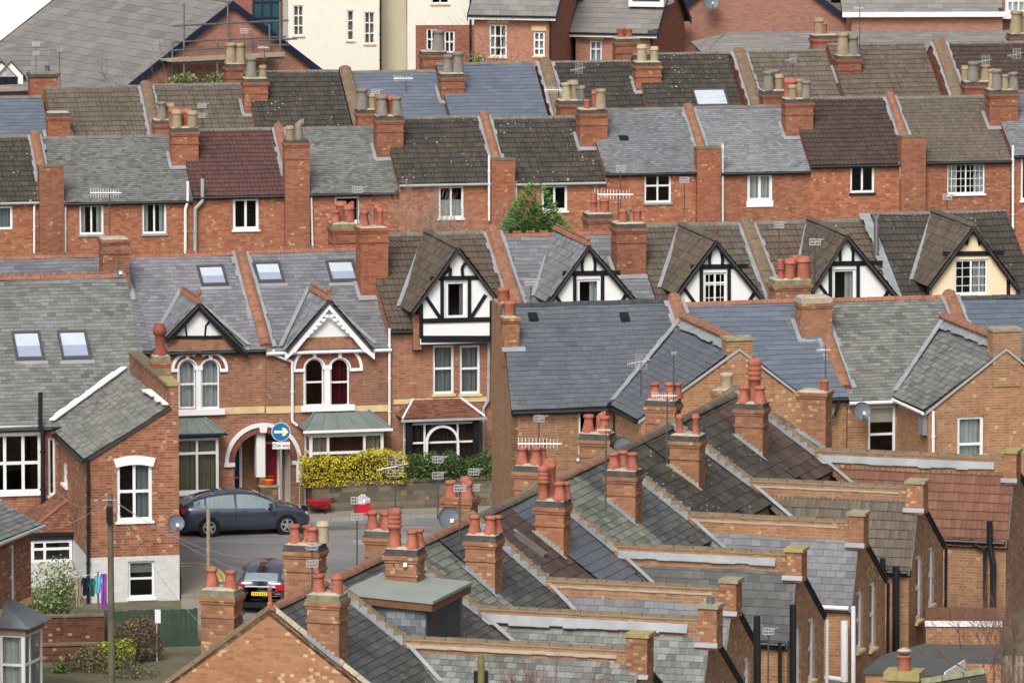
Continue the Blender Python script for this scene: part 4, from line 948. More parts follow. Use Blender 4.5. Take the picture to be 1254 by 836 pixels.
def gablet(H, apex, fl, fr, vb, sty_, barge, infillm, inf_l, inf_r, seed=1, under=None, bw=.2, flare=0, ridgem='ridge_brown', name='gable', crest=False, undery=None):
    """cross gable over the front; pixels are measured on the barge board plane v=vb"""
    F = H.F; A = px2(F, vb, apex); Lf = px2(F, vb, fl); Rf = px2(F, vb, fr); vi = vb + .2
    sl = (A[1] - Lf[1]) / (A[0] - Lf[0]); sr = (A[1] - Rf[1]) / (Rf[0] - A[0])
    vend = min((A[1] - H.ze) / H.k + .15, H.d - .05)
    mb = MB()
    for E, s in ((Lf, -1), (Rf, 1)):
        ve = max(.5, min((E[1] - H.ze) / H.k + .6, vend))
        # quadrilateral running back into the main roof
        pts = [F.w(E[0], vb - .05, E[1] + .04), F.w(A[0], vb - .05, A[1] + .04), F.w(A[0], vend, A[1] + .04), F.w(E[0], ve, E[1] + .04)]
        roofplane(mb, pts, sty_, seed=seed + s, thick=.07)
    g = mb.build('gable_roof', H.root)
    ridge(g, F.w(A[0], vb - .05, A[1] + .05), F.w(A[0], vend - .1, A[1] + .05), ridgem, r=.1, crest=crest)
    # lead valley beside the left slope
    st = MB()
    for E, s in ((Lf, -1), (Rf, 1)):
        ve = max(0, (E[1] - H.ze) / H.k)
        a = F.w(E[0] + s * .02, ve, H.zr_(ve) + .06); b = F.w(A[0], vend - .15, H.zr_(vend - .15) + .06); strip(st, a, b, .14, 'lead', .03, F.u * s)
    st.build('valley', g)
    mb = MB()
    beamc = lambda a, b, w, v, th: mb.slab([F.w(a[0], v, a[1]), F.w(b[0], v, b[1]), F.w(b[0], v, b[1] - w), F.w(a[0], v, a[1] - w)], F.v * th, barge)
    for E in (Lf, Rf):
        if flare:
            mid = (A[0] + (E[0] - A[0]) * .78, A[1] + (E[1] - A[1]) * .84); beamc(A, mid, bw * 1.25, vb, .06); beamc(mid, E, bw * 1.1, vb, .06)
        else: beamc(A, E, bw * 1.25, vb, .06)
    b = mb.build('bargeboard', H.root)
    # infill wall right across, then the plain wall under it
    zb = H.ze - .04; iu0, iz = px2(F, vi, inf_l); iu1, _ = px2(F, vi, inf_r)
    mb = MB()
    top = [(A[0], A[1] - .1), (A[0] - (A[1] - .1 - iz) / sl, iz), (A[0] + (A[1] - .1 - iz) / sr, iz)]
    mb.slab([F.w(u, vi, z) for u, z in top], F.v * .1, infillm); H.inf = mb.build('gable_infill', H.root)
    H.gA, H.gL, H.gR, H.gvi, H.giz = A, Lf, Rf, vi, iz; H.gsl, H.gsr = sl, sr
    if under:
        a = min(iz - zb, 9); uL = A[0] - (A[1] - .1 - zb) / sl; uR = A[0] + (A[1] - .1 - zb) / sr
        uL = max(uL, Lf[0] + .1); uR = min(uR, Rf[0] - .1)
        mb = MB(); mb.slab([F.w(u, vi, z) for u, z in ((uL, zb), (uR, zb), (top[2][0], iz - .002), (top[1][0], iz - .002))], F.v * .3, under); mb.build('gable_wall', H.root)
    return g
def timbers(H, segs, v, m='black', w=.11, name='timber_framing', parent=None, th=.05):
    mb = MB()
    for s in segs:
        ww = s[4] if len(s) > 4 else w; beam(mb, H.F, v, (s[0], s[1]), (s[2], s[3]), ww, m, th)
    return mb.build(name, parent or H.root)
def finial(H, px, y0, y1, v, m='terracotta', cross=False):
    u, z0 = H.F.hit(px, y1, v); _, z1 = H.F.hit(px, y0, v); h = z1 - z0; mb = MB()
    mb.lathe(H.F.w(u, v, z0 - .1), [(.07, 0), (.05, .1 + h * .2), (.03, .1 + h * .5), (.06, .1 + h * .6), (.075, .1 + h * .75), (.05, .1 + h * .9), (.01, .1 + h)], m, 10)
    if cross: mb.box(H.F, u - .16, u + .16, v - .03, v + .03, z0 + h * .45, z0 + h * .6, m)
    mb.build('finial', H.root)
def bay(parent, F, px0, px1, ytop, ybot, proj, yroof, roofm, fascia, nv, nh, curt=None, framem='white', fw=.09, base=None, baseh=None, yfas=None, ov=.2, roofsty=None, side=True, sillh=.35):
    """box bay: window front and cheeks, hipped lead or tile roof"""
    v = -proj; u0, z1 = F.hit(px0, ytop, v); u1, z0 = F.hit(px1, ybot, v); zr = F.hit((px0 + px1) / 2, yroof, 0)[1]
    root = MB()
    zg = ground_z(*F.w(u0, v, 0).xy) - .1
    root.box(F, u0, u1, v + .02, -.002, zg, z0 - .06, base or 'brick_front'); root.box(F, u0 - .05, u1 + .05, v - .05, -.002, z0 - .06, z0 + .02, framem)
    root.box(F, u0 - .03, u1 + .03, v - .03, 0, z1, z1 + .18, fascia)
    b = root.build('bay', parent)
    window(parent, F, v - .06, (u0, z0 + .02, u1, z1), nv=nv, nh=nh, fw=fw, curt=curt, sill=None, m=framem, world=True)
    if side:
        for FF, uu in ((F.left(u0), None), (F.right(u1), None)):
            a, c = (0, proj) if FF.ang < F.ang else (-proj, 0)
            window(parent, FF, -.001 - .06, (a + .01, z0 + .02, c - .01, z1), nv=(), nh=nh, fw=fw, sill=None, m=framem, world=True)
    ze = z1 + .18; rb = MB()
    a, b_, c, d = F.w(u0 - ov, v - ov, ze), F.w(u1 + ov, v - ov, ze), F.w(u1 - .35, 0, zr), F.w(u0 + .35, 0, zr); e, f = F.w(u0 - ov, 0, ze), F.w(u1 + ov, 0, ze)
    for q in ([a, b_, c, d], [e, a, d], [b_, f, c]):
        if roofsty: roofplane(rb, q, roofsty)
        else: rb.slab(q, (0, 0, -.04), roofm)
    if not roofsty:
        for i in range(1, 5):
            t = i / 5; rb.tube(a.lerp(b_, t) + Vector((0, 0, .01)), d.lerp(c, t) + Vector((0, 0, .01)), .022, roofm, 5)
    for p, q in ((a, d), (b_, c)): rb.tube(p + Vector((0, 0, .02)), q + Vector((0, 0, .02)), .035, roofm, 6)
    r = rb.build('bay_roof', parent)
    g = MB(); g.box(F, u0 - ov - .06, u1 + ov + .06, v - ov - .07, v - ov + .01, ze - .1, ze - .02, fascia if fascia != 'black' else 'gutter_grey'); g.build('gutter', parent)
    return u0, u1, z0, z1
# ================================================================ ROW C  (fronts on the street)
FCr = FrP(450, 520, 245, 13)
GC = 'decorated brick houses fronting the street'
def tc(label, xl, xr, ye, yr, sty_, wins=(), wallm='brick_front', **k): return terrace(FCr, 'terraced_house', label, 'house', GC, xl, xr, ye, yr, 4.6, sty_, wallm, wins, **k)
C0 = tc('house with purple slate roof and crested ridge, mostly hidden behind the left foreground house', -70, 186.5, 434, 315, 'purpleC', seed=51, rm='terracotta', crest=True)
stackh(C0, 124, 161, 294, .55, .9, [], m='brick_left', style=1, cap=None)
def pxz(F, v, x, y): return F.hit(x, y, v)
uA, zX = FCr.hit(372, 503); 
def c1out(uL, zb, uR, zt): return [(uL, zb), (uA, zb), (uA, zX), (uR, zX), (uR, zt), (uL, zt)]
def archole(px0, px1, ytop, ybot):
    u0, z1 = FCr.hit(px0, ytop); u1, z0 = FCr.hit(px1, ybot); r = (u1 - u0) / 2
    return archpoly(u0, z0, u1, z1 - r, 16), (u0 + r, z1 - r, r, z0)
PORCH, (pcu, pcz, pr_, pz0) = archole(287, 357, 531, 621)
C1 = tc('street house with slate roof, black bargeboard gable and two arched curtained windows', 186.5, 325, 428, 312, 'purpleC', wallm='brick_front', outer=c1out, seed=52, rm='terracotta', crest=True,
        extra=(lambda H: archwindow(H.root, FCr, 0, 218.5, 240, 441, 500, 'curtain_white'), lambda H: archwindow(H.root, FCr, 0, 246, 269, 440, 500, 'curtain_white'), lambda H: PORCH))
C2 = tc('street house with slate roof, white fretted gable and two dark arched windows', 325, 478, 427, 306.5, 'purpleC', seed=53, rm='terracotta', crest=True,
        outer=lambda uL, zb, uR, zt: [(uA + .003, zb), (uR, zb), (uR, zt), (uL, zt), (uL, zX + .003), (uA + .003, zX + .003)], gut='white',
        extra=(lambda H: archwindow(H.root, FCr, 0, 373, 397, 439, 497, None), lambda H: archwindow(H.root, FCr, 0, 404, 428, 439, 497, ('curtain_red'))))
def hood(H, xs, ytop, ybase, wx, wtop, name='arch_moulding'):
    """pair of round arches: white label moulding, brick voussoirs, key blocks"""
    F = H.F; mb = MB(); bb = MB()
    for i, (a, b) in enumerate(xs):
        u0, z1 = F.hit(a, wtop, 0); u1, _ = F.hit(b, wtop, 0); r = (u1 - u0) / 2; cu = (u0 + u1) / 2; cz = z1 - r
        ro = F.hit(0, wtop, 0)[1] and (F.hit(300, ytop, 0)[1] - cz)
        a0, a1 = (58, 180) if i == 0 else (0, 122)
        ring(mb, F, -.07, cu, cz, ro - .1, ro, a0, a1, .09, 'white_fresh', 14); ring(bb, F, -.03, cu, cz, r + .045, ro - .1, a0 - 10 * i, a1 + 10 * (1 - i), .04, 'arch_brick', 14)
        ring(mb, F, -.035, cu, cz, r - .005, r + .045, 0, 180, .1, 'white', 14)
        mb.slab([F.w(cu - .05, -.09, cz + r + .01), F.w(cu + .05, -.09, cz + r + .01), F.w(cu + .09, -.09, cz + ro - .02), F.w(cu - .09, -.09, cz + ro - .02)], F.v * .06, 'white_fresh')
        s = -1 if i == 0 else 1; e = cu + s * ro
        mb.box(F, e - s * (ro - r) - (0 if s > 0 else 0), e, -.07, .02, cz - .1, cz, 'white_fresh')
        z0 = F.hit(a, 499, 0)[1]
        mb.box(F, (u0 - .045) if i == 0 else u0 - .002, u0 + .0 if i == 0 else u0 + .0, -.03, .05, z0, cz, 'white')
    ua = F.hit(xs[0][1], 480, 0)[0]; ub = F.hit(xs[1][0], 480, 0)[0]; z0 = F.hit(300, 500, 0)[1]
    mb.box(F, ua, ub, -.04, .12, z0, cz, 'white_fresh'); mb.box(F, ua - .06, ub + .06, -.06, .1, cz - .02, cz + .12, 'white_fresh')
    mb.build(name, H.root); bb.build('brick_arch', H.root)
    ul = F.hit(xs[0][0] - 5, 500, 0)[0]; ur = F.hit(xs[1][1] + 6, 500, 0)[0]; zs0 = F.hit(300, 506, 0)[1]
    mb = MB(); mb.box(F, ul, ur, -.12, .05, zs0, z0 + .03, 'white_fresh'); mb.build('window_sill', H.root)
hood(C1, ((218.5, 240), (246, 269)), 429, 457, 0, 440.5)
hood(C2, ((373, 397), (404, 428)), 426, 457, 0, 439)
# gables
gablet(C1, (244, 371), (203, 413), (304, 431), -.32, 'dormer_slate', 'black', 'infill_white', (219, 412), (270, 412), seed=61, under='brick_front', flare=1, ridgem='terracotta', crest=True)
timbers(C1, [(212, 413, 272, 413, .11), (229, 413, 227, 398, .06), (227, 398, 234, 390, .06), (251, 413, 252, 399, .06), (252, 399, 257, 393, .06)], -.15, w=.08)
finial(C1, 244, 354, 371, -.3)
gablet(C2, (403, 367), (349, 431), (459, 430), -.32, 'dormer_slate', 'white_fresh', 'infill_white', (378, 413), (432, 413), seed=63, under='brick_front', flare=1, ridgem='terracotta', crest=True, bw=.26)
mb = MB()
for (p, q, n) in (((403, 380), (358, 424), 9), ((403, 380), (450, 423), 9)):
    for i in range(n):
        t = (i + .5) / n; u, z = FCr.hit(p[0] + (q[0] - p[0]) * t, p[1] + 3.5 + (q[1] - p[1]) * t, -.33); ring(mb, FCr, -.325, u, z + .02, .001, .11, 180, 360, .05, 'white_fresh', 6)
mb.build('fretwork', C2.root); finial(C2, 403, 350, 367, -.3)
skylight(C1.root, C1, 244, 328, 277, 352, 'sky_glass', col2='sky_glass_blue'); skylight(C2.root, C2, 313, 324, 346, 348, col2='sky_glass_blue'); skylight(C2.root, C2, 402, 322, 436, 347, col2='sky_glass_blue')
party(C2.root, C2, FCr.hit(326, 424, 0)[0], w=.36, h=.18, m='coping_red', fl=True)
# string courses
for H, xa, xb, y0, y1 in ((C1, 275, 324, 499, 505.5), (C2, 326, 368, 498, 505), (C2, 435, 477, 497, 503.5)):
    u0, z1 = FCr.hit(xa, y0, -.03); u1, z0 = FCr.hit(xb, y1, -.03); mb = MB(); mb.box(FCr, u0, u1, -.03, .01, z0, z1, 'stone_band'); mb.build('string_course', H.root)
# porch
def porch():
    F = FCr; mb = MB(); bb = MB()
    ro = F.hit(369, 560)[0] - pcu
    ring(mb, F, -.08, pcu, pcz, ro - .13, ro, 0, 180, .1, 'white_fresh', 22); ring(bb, F, -.035, pcu, pcz, pr_, ro - .13, 0, 180, .035, 'arch_brick', 22)
    for s in (-1, 1): mb.box(F, pcu + s * pr_, pcu + s * (ro + .02), -.1, .0, pcz - .13, pcz, 'white_fresh')
    mb.slab([F.w(pcu - .11, -.11, pcz + pr_ + .02), F.w(pcu + .11, -.11, pcz + pr_ + .02), F.w(pcu + .16, -.11, pcz + ro), F.w(pcu - .16, -.11, pcz + ro)], F.v * .08, 'white_fresh')
    mb.build('porch_arch', C1.root); bb.build('brick_arch', C1.root)
    D = 1.25; u0, u1 = pcu - pr_ - .02, pcu + pr_ + .02; zt = pcz + pr_ + .05; cc = pcu - .08
    mb = MB()
    mb.box(F, u0 - .1, u0, .135, D + .1, pz0 - .2, zt, 'white'); mb.box(F, u1, u1 + .1, .135, D + .1, pz0 - .2, zt, 'white'); mb.box(F, u0 - .1, u1 + .1, D, D + .1, pz0 - .2, zt, 'brick_front')
    mb.box(F, u0 - .1, u1 + .1, .135, D + .1, zt, zt + .1, 'white'); mb.box(F, u0 - .1, u1 + .1, .135, D, pz0 - .1, pz0 + .02, 'stone_band')
    mb.build('porch_recess', C1.root)
    mb = MB(); mb.box(F, cc - .12, cc + .2, .1, .45, pz0 + 1.05, zt - .02, 'white_fresh'); mb.box(F, cc - .02, cc + .16, .1, .42, pz0, pz0 + 1.05, 'brick_front'); mb.build('porch_pier', C1.root)
    for H, a, b, m in ((C1, u0 + .1, cc - .5, 'door_blue'), (C2, cc + .3, u1 - .28, 'door_red')):
        z1 = pz0 + 2.0; d = MB(); d.box(F, a, b, D - .06, D - .003, pz0 + .03, z1, m); d.box(F, a + .08, (a + b) / 2 - .04, D - .075, D - .058, pz0 + .2, pz0 + .8, m); d.box(F, (a + b) / 2 + .04, b - .08, D - .075, D - .058, pz0 + .2, pz0 + .8, m)
        o = d.build('door', H.root)
        g = MB(); g.box(F, a + .15, (a + b) / 2 - .06, D - .07, D - .055, pz0 + 1.0, z1 - .2, 'teal_glass'); g.box(F, (a + b) / 2 + .06, b - .15, D - .07, D - .055, pz0 + 1.0, z1 - .2, 'teal_glass'); g.build('door_glass', o)
        k = MB(); k.box(F, (a + b) / 2 - .13, (a + b) / 2 + .13, D - .085, D - .06, pz0 + .87, pz0 + .93, 'brass'); k.build('letter_box', o)
        fr = MB(); fr.box(F, a - .09, a, D - .09, D - .002, pz0, z1 + .08, 'white'); fr.box(F, b, b + .09, D - .09, D - .002, pz0, z1 + .08, 'white'); fr.box(F, a, b, D - .09, D - .002, z1, z1 + .08, 'white'); fr.build('door_frame', H.root)
porch()
bay(C1.root, FCr, 206, 268, 537, 603, .75, 511, 'lead_roof', 'navy', (.06, .57), (.72,), 'blind', yfas=531)
bay(C2.root, FCr, 379, 470, 532, 572, .9, 503, 'lead_roof', 'white_fresh', (.25, .74), (.45,), ('sides', 'curtain_beige'), fw=.1)
pipe(C2.root, FCr, [(303.5, 428), (303.5, 427), ], 'white'); 
pipe(C2.root, FCr, [(335, 428), (335, 434), (358, 443), (358, 516), (364, 521)], 'white', v=-.1, r=.05); pipe(C2.root, FCr, [(477, 402), (477, 524)], 'white', v=-.12, r=.045)
stackh(C2, 440, 478, 280, .5, .95, [('flare', 'pot_maroon', .3, .3, 1.1)] if 0 else [('tall', 'pot_red', .25, .3, .75), ('tall', 'pot_red', .72, .3, .8), ('flare', 'pot_red', .3, .75, 1.1), ('tall', 'pot_red', .72, .75, .9)], m='brick_shaft', cap=None)
stackh(C2, 406, 439, 275, 1.25, .95, [('flare', 'pot_red', .22, .3, .9), ('cyl', 'pot_red', .72, .3, 1.1), ('cyl', 'pot_red', .5, .75, 1.2), ('elbow', 'pot_red', .8, .75, .9)], cap='cap_mossy')
# C3 tall tudor
C3 = tc('street house with brown tiled roof and the tallest black and white timbered gable', 478, 640, 401, 286, 'brown2', seed=55, gut='gutter_black',
        wins=[((530, 423, 556, 482), dict(nv=(), nh=(.52,), curt='curtain_grey', sill='stone_band', fw=.08)), ((563, 423, 588, 482), dict(nv=(), nh=(.52,), curt='curtain_grey', sill='stone_band', fw=.08))])
party(C3.root, C3, FCr.hit(640, 372, 0)[0], w=.42, h=.2)
gablet(C3, (561, 303), (503, 384), (614, 372), -.62, 'dormer', 'black', 'infill_white', (530, 339), (590, 339), seed=65, bw=.14)
F = FCr; u0, z1 = F.hit(514, 345, -.42); u1, z0 = F.hit(604, 419, -.42)
mb = MB(); iz = C3.giz; A = C3.gA
wh = window(C3.root, F, -.44, (545, 344, 571.5, 390), nv=(), nh=(), fw=.11, curt=('sides', 'curtain_grey'), sill=None)
ot = [(u0, z0), (u1, z0), (u1, A[1] - .1 - (u1 - A[0]) * C3.gsr), (A[0] + (A[1] - .1 - iz) / C3.gsr, iz), (A[0] - (A[1] - .1 - iz) / C3.gsl, iz), (u0, A[1] - .1 - (A[0] - u0) * C3.gsl)]
wall(mb, F, -.44, ot, [wh], 'infill_white'); 
mb.box(F, u0, u0 + .05, -.435, 0, z0, ot[5][1], 'brick_front'); mb.box(F, u1 - .05, u1, -.435, 0, z0, ot[2][1], 'black'); mb.box(F, u0 + .05, u1 - .05, -.435, 0, z0, z0 + .05, 'black'); mb.build('jettied_front', C3.root)
timbers(C3, [(516, 415, 603, 415, .22), (516, 393, 603, 391, .16), (516, 414, 516, 372, .12), (602, 414, 602, 368, .12), (541.5, 392, 541.5, 340, .12), (575, 391, 575, 339, .12), (527, 341, 590, 340, .14), (522, 364, 539, 389, .12), (595, 361, 577, 389, .12), (542, 338, 549, 331, .09), (551, 341, 552, 328, .1), (549, 331, 550, 322, .09), (567, 341, 566, 328, .1), (566, 328, 570, 322, .09)], -.48, w=.11)
u0, z1 = F.hit(505, 384, -.1); u1, z0 = F.hit(515, 427, -.1); mb = MB(); mb.box(F, u0, u1, -.3, 0, z0, z1, 'brick_front'); mb.build('corbel', C3.root)
u0, z1 = F.hit(482, 485, -.03); u1, z0 = F.hit(600, 489, -.03); z1 = F.hit(482, 483, -.03)[1]; mb = MB(); mb.box(F, u0, u1, -.03, .01, z0 - .06, z0 + .1, 'stone_band'); mb.build('string_course', C3.root)
b0, b1, bz0, bz1 = bay(C3.root, FCr, 500, 583, 518, 572, .85, 488, None, 'black', (.24, .73), (.56,), 'curtain_dark', framem='white', fw=.07, roofsty='rust', ov=.25, base='black')
mb = MB(); cu = (b0 + b1) / 2 - .02; r = (b1 - b0) * .235; zz = bz1 - .12 - r
ring(mb, FCr, -.99, cu, zz, r - .05, r + .03, 0, 180, .1, 'white', 16); mb.box(FCr, cu - r - .03, cu - r + .05, -.99, -.89, bz0, zz, 'white'); mb.box(FCr, cu + r - .05, cu + r + .03, -.99, -.89, bz0, zz, 'white'); mb.build('arched_light', C3.root)
for u in (b0 + .02, b1 - .02): mb = MB(); mb.box(FCr, u - .1, u + .1, -.965, -.8, bz0, bz1 + .1, 'black'); mb.build('bay_post', C3.root)
pipe(C3.root, FCr, [(599, 378), (598, 490), (592, 500), (592, 562)], 'gutter_grey', v=-.12, r=.05)
# C4..C7 tudor gables behind the slate ridge
def tudor(H, ax, ay, lx, ly, rx, ry, win, wk, infm='infill_white', sty_='dormer', seed=1, back=None, extra=(), crest=False, rm='ridge_brown'):
    gablet(H, (ax, ay), (lx, ly), (rx, ry), -.45, sty_, 'black', infm, (ax - 18, ay + 36), (ax + 20, ay + 36), seed=seed, bw=.18, ridgem=rm, crest=crest)
    F = H.F; v = -.25; A = H.gA; zb = H.ze - 1.5; iz = H.giz
    uL, _ = F.hit(lx + 5, ly, v); uR, _ = F.hit(rx - 5, ry, v)
    wh = window(H.root, F, v - .02, win, sill=None, **wk)
    zl = A[1] - .1 - (A[0] - uL) * H.gsl; zr = A[1] - .1 - (uR - A[0]) * H.gsr
    mb = MB(); wall(mb, F, v - .02, [(uL, zb), (uR, zb), (uR, zr), (A[0] + (A[1] - .1 - iz) / H.gsr, iz), (A[0] - (A[1] - .1 - iz) / H.gsl, iz), (uL, zl)], [wh], infm)
    mb.box(F, uL, uL + .05, v - .015, 0, zb, zl, infm); mb.box(F, uR - .05, uR, v - .015, 0, zb, zr, infm); mb.build('gable_front', H.root)
    x0, y0, x1, y1 = win
    segs = [(lx + 19, y0 - 7, rx - 19, y0 - 8, .16), (x0 - 3, y0 - 6, x0 - 3, y0 + 60, .12), (x1 + 3, y0 - 6, x1 + 3, y0 + 60, .12), (ax - 6, ay + 14, ax - 8, ay + 23, .09), (ax - 8, ay + 23, ax - 7.5, y0 - 6, .09), (ax + 6, ay + 14, ax + 8, ay + 23, .09), (ax + 8, ay + 23, ax + 7.5, y0 - 6, .09),
            (lx + 11, ly - 9, lx + 26, ly + 12, .12), (rx - 11, ry - 9, rx - 24, ry + 12, .12)]
    if infm == 'infill_cream': segs = [segs[0], segs[3], segs[5], (rx - 14, ry - 12, rx - 14, ry + 20, .12)]
    timbers(H, segs, v - .06)
C4 = tc('street house with blue slate roof and terracotta crested ridge behind a timbered gable', 646, 812, 396, 286, 'blueC', seed=56, rm='terracotta', crest=True)
tudor(C4, 721, 300, 670, 372, 779, 368, (707, 342, 735, 384), dict(nv=(), fw=.09, curt=('right', 'curtain_white')), sty_='dormer_slate', seed=71, rm='terracotta', crest=True); finial(C4, 721, 289, 302, -.4)
stackh(C4, 754, 794, 275, .5, .95, [('cyl', 'pot_red', .3, .3, .85), ('cyl', 'pot_red', .72, .3, .85), ('elbow', 'pot_grey', .5, .75, .7)], cap='cap_dark')
stackh(C4, 719, 753, 263, 1.25, .95, [('louvre', 'pot_red', .3, .3, .85), ('cyl', 'pot_red', .7, .3, .95)], cap='cap_dark')
C5 = tc('street house with mossy brown tiled roof and cross topped timbered gable', 812, 953, 389, 275, 'gb2', seed=57)
tudor(C5, 877, 294, 827, 362, 936, 366, (862, 334, 890, 380), dict(nh=(.72,), fw=.07, grid=(4, 3)), seed=73); finial(C5, 877, 276, 296, -.4, cross=True, m='timber')
party(C5.root, C5, FCr.hit(956, 378, 0)[0], w=.42, h=.18, m='coping')
C6 = tc('street house with brown tiled roof and timbered gable with parted curtains', 958, 1106, 386, 271, 'brown2', seed=58)
tudor(C6, 1037, 287, 993, 358, 1100, 364, (1020, 330, 1048, 376), dict(nv=(), fw=.08, curt=('right', 'curtain_white')), seed=75)
C7 = tc('street house at the right end with lichen spotted roof and cream coloured gable', 1108, 1278, 378, 260, 'black2', seed=59)
tudor(C7, 1192, 277, 1136, 352, 1249, 354, (1169, 318, 1210, 360), dict(fw=.07, grid=(4, 4), curt=('right', 'curtain_white')), infm='infill_cream', seed=77)
mb = MB(); a = FCr.w(C7.uL, -.1, C7.zr_(0) + .08); b = FCr.w(C7.uL, 4.5, C7.zr_(4.5) + .08); strip(mb, a, b, .3, 'lead', .06, -FCr.u, wob=.3); mb.build('flashing', C7.root)
mb = MB(); u, z0 = FCr.hit(1073, 306, 2.6); _, z1 = FCr.hit(1073, 268, 2.6); mb.tube(FCr.w(u, 2.6, z0 - .3), FCr.w(u, 2.6, z1), .09, 'metal', 12); mb.tube(FCr.w(u, 2.6, z1), FCr.w(u, 2.6, z1 + .1), .12, 'metal', 12); mb.build('flue', C6.root)
# ================================================================ LEFT FOREGROUND HOUSE
FLh = FrP(108, 600, 225, 12)
def left_house():
    F = FLh; gz = .15
    root = thing('corner_house', 'brick corner house with mossy slate roofs and white painted ground floor, left foreground', 'house', F.w(1.3, 5, gz))
    H = House(); H.F = Fr(F.w(0, 6.2, 0), 12); Fm = H.F
    uL = Fm.hit(-60, 517)[0]; H.ze = Fm.hit(30, 519)[1]; uR = Fm.hit(151, 339, 6.0)[0]; H.zr = Fm.hit(80, 340, 6.0)[1]; H.d = 6.0; H.k = (H.zr - H.ze) / 6.0; H.zr_ = lambda v: H.ze + H.k * (v if v <= 6 else 12 - v); H.root = root; H.uL, H.uR = uL, uR
    # main block
    w1 = window(root, Fm, 0, (-8, 531, 51, 603), nv=(.30, .42, .72) if 0 else (.24, .62), nh=(.5,), fw=.11, sill='white_fresh')
    w2 = window(root, Fm, 0, (59, 536, 68, 606), nv=(), fw=.07, sill='white_fresh')
    mb = MB(); wall(mb, Fm, 0, rect(uL, gz, uR, H.ze - .03), [w1, w2], 'brick_left')
    for u in (uL, uR): mb.face([Fm.w(u, 0, gz), Fm.w(u, 12, gz), Fm.w(u, 12, H.ze - .03), Fm.w(u, 6, H.zr - .03), Fm.w(u, 0, H.ze - .03)], 'brick_left')
    mb.face([Fm.w(uR, 12, gz), Fm.w(uL, 12, gz), Fm.w(uL, 12, H.ze - .03), Fm.w(uR, 12, H.ze - .03)], 'brick_left'); mb.build('wall', root)
    mb = MB(); ua, za = Fm.hit(-12, 522, -.05); ub, zb_ = Fm.hit(53, 532, -.05); mb.box(Fm, ua, ub, -.08, .02, zb_, za, 'white_fresh'); mb.build('lintel', root)
    rb = MB()
    for v0 in (-.15, 12.15): roofplane(rb, [Fm.w(uL, v0, H.zr_(v0) if v0 < 0 else H.zr_(v0)), Fm.w(uR + .1, v0, H.zr_(v0)), Fm.w(uR + .1, 6, H.zr), Fm.w(uL, 6, H.zr)], 'lslate', seed=81)
    rb.build('roof', root); ridge(root, Fm.w(uL, 6, H.zr + .03), Fm.w(uR + .1, 6, H.zr + .03), 'terracotta', crest=True, name='ridge_tiles')
    g = MB(); g.tube(Fm.w(uL, -.2, H.ze - .16), Fm.w(Fm.hit(62, 520)[0], -.2, H.ze - .16), .07, 'gutter_black'); g.build('gutter', root)
    skylight(root, H, 17, 409, 52, 443, col2='sky_glass_blue'); skylight(root, H, 73, 408, 109, 442, col2='sky_glass_blue')
    pipe(root, Fm, [(49.5, 480), (49.5, 521), (52.5, 530), (52.5, 622)], 'gutter_black', v=-.3, r=.075, name='soil_pipe')
    # wing
    ze = F.hit(108, 560)[1]; u1 = F.hit(219, 560)[0]; ur, zr = F.hit(207, 497); k = (zr - ze) / ur
    up = window(root, F, 0, (143, 566, 186.5, 637), nv=(.5,), nh=(.5,), fw=.1, sill='white_fresh', curt=('right', 'curtain_grey'))
    lo = window(root, F, 0, (157, 687, 189.5, 731), nv=(), nh=(.52,), fw=.07, sill='white_fresh', curt=('top', 'curtain_grey'))
    zw = F.hit(160, 681)[1]
    mb = MB(); zt = F.hit(219, 472)[1]
    wall(mb, F, 0, [(0, zw), (u1, zw), (u1, zt), (ur + .08, zt), (ur + .08, ze + (ur + .08) * k), (0, ze)], [up], 'brick_left')
    mb.build('gable_wall', root)
    mb = MB(); wall(mb, F, -.015, rect(0, gz, u1, zw), [lo], 'brick_white', rev=.15)
    FLs = F.left(0)
    mb.face([F.w(-.012, 0, gz), F.w(-.012, 3.3, gz), F.w(-.012, 3.3, zw + .1), F.w(-.012, 0, zw)], 'brick_white'); mb.build('painted_wall', root)
    sw1 = window(root, FLs, 0, (76.5, 563, 82.5, 596), nv=(), fw=.12, sill='white_fresh', nh=(.5,))
    mb = MB(); zwt = ze - .02
    wall(mb, FLs, 0, [(-6.2, gz), (0, gz), (0, zwt), (-6.2, zwt)], [sw1], 'brick_left')
    mb.face([F.w(u1, 0, gz), F.w(u1, 6.2, gz), F.w(u1, 6.2, zt), F.w(u1, 0, zt)], 'brick_left'); mb.build('side_wall', root)
    rb = MB(); vend = 6.2 + (zr - H.ze) / H.k + .1
    roofplane(rb, [F.w(-.12, -.06, ze - .12 * k + .03), F.w(ur, -.06, zr + .03), F.w(ur, vend, zr + .03), F.w(-.12, 6.2, ze - .12 * k + .03)], 'lwing', seed=82); rb.build('wing_roof', root)
    mb = MB(); a = F.w(-.1, 6.15, H.ze + .1); b = F.w(ur, vend - .1, zr + .12); strip(mb, a, b, .22, 'render_white', .05, -F.u, wob=.3, th=.05)
    strip(mb, F.w(ur - .02, 0, zr + .05), F.w(ur - .02, 3.4, zr + .05), .22, 'render_white', .04, -F.u, wob=.4, th=.05); mb.build('flashing', root)
    mb = MB(); mb.box(F, ur + .003, u1 - .002, .005, vend - .5, zr - .4, zt - .02, 'brick_left'); p = mb.build('parapet', root)
    mb = MB()
    n = 9
    for i in range(n): a = i * (vend - .6) / n; mb.box(F, ur - .06, u1 + .05, a - .05, a + (vend - .6) / n - .07, zt, zt + .08 + random.random() * .02, 'stone_lichen' if i < 2 else 'coping')
    mb.build('coping', p)
    u0c, zc = F.hit(186, 437, 3.6); u1c, _ = F.hit(211, 437, 3.6)
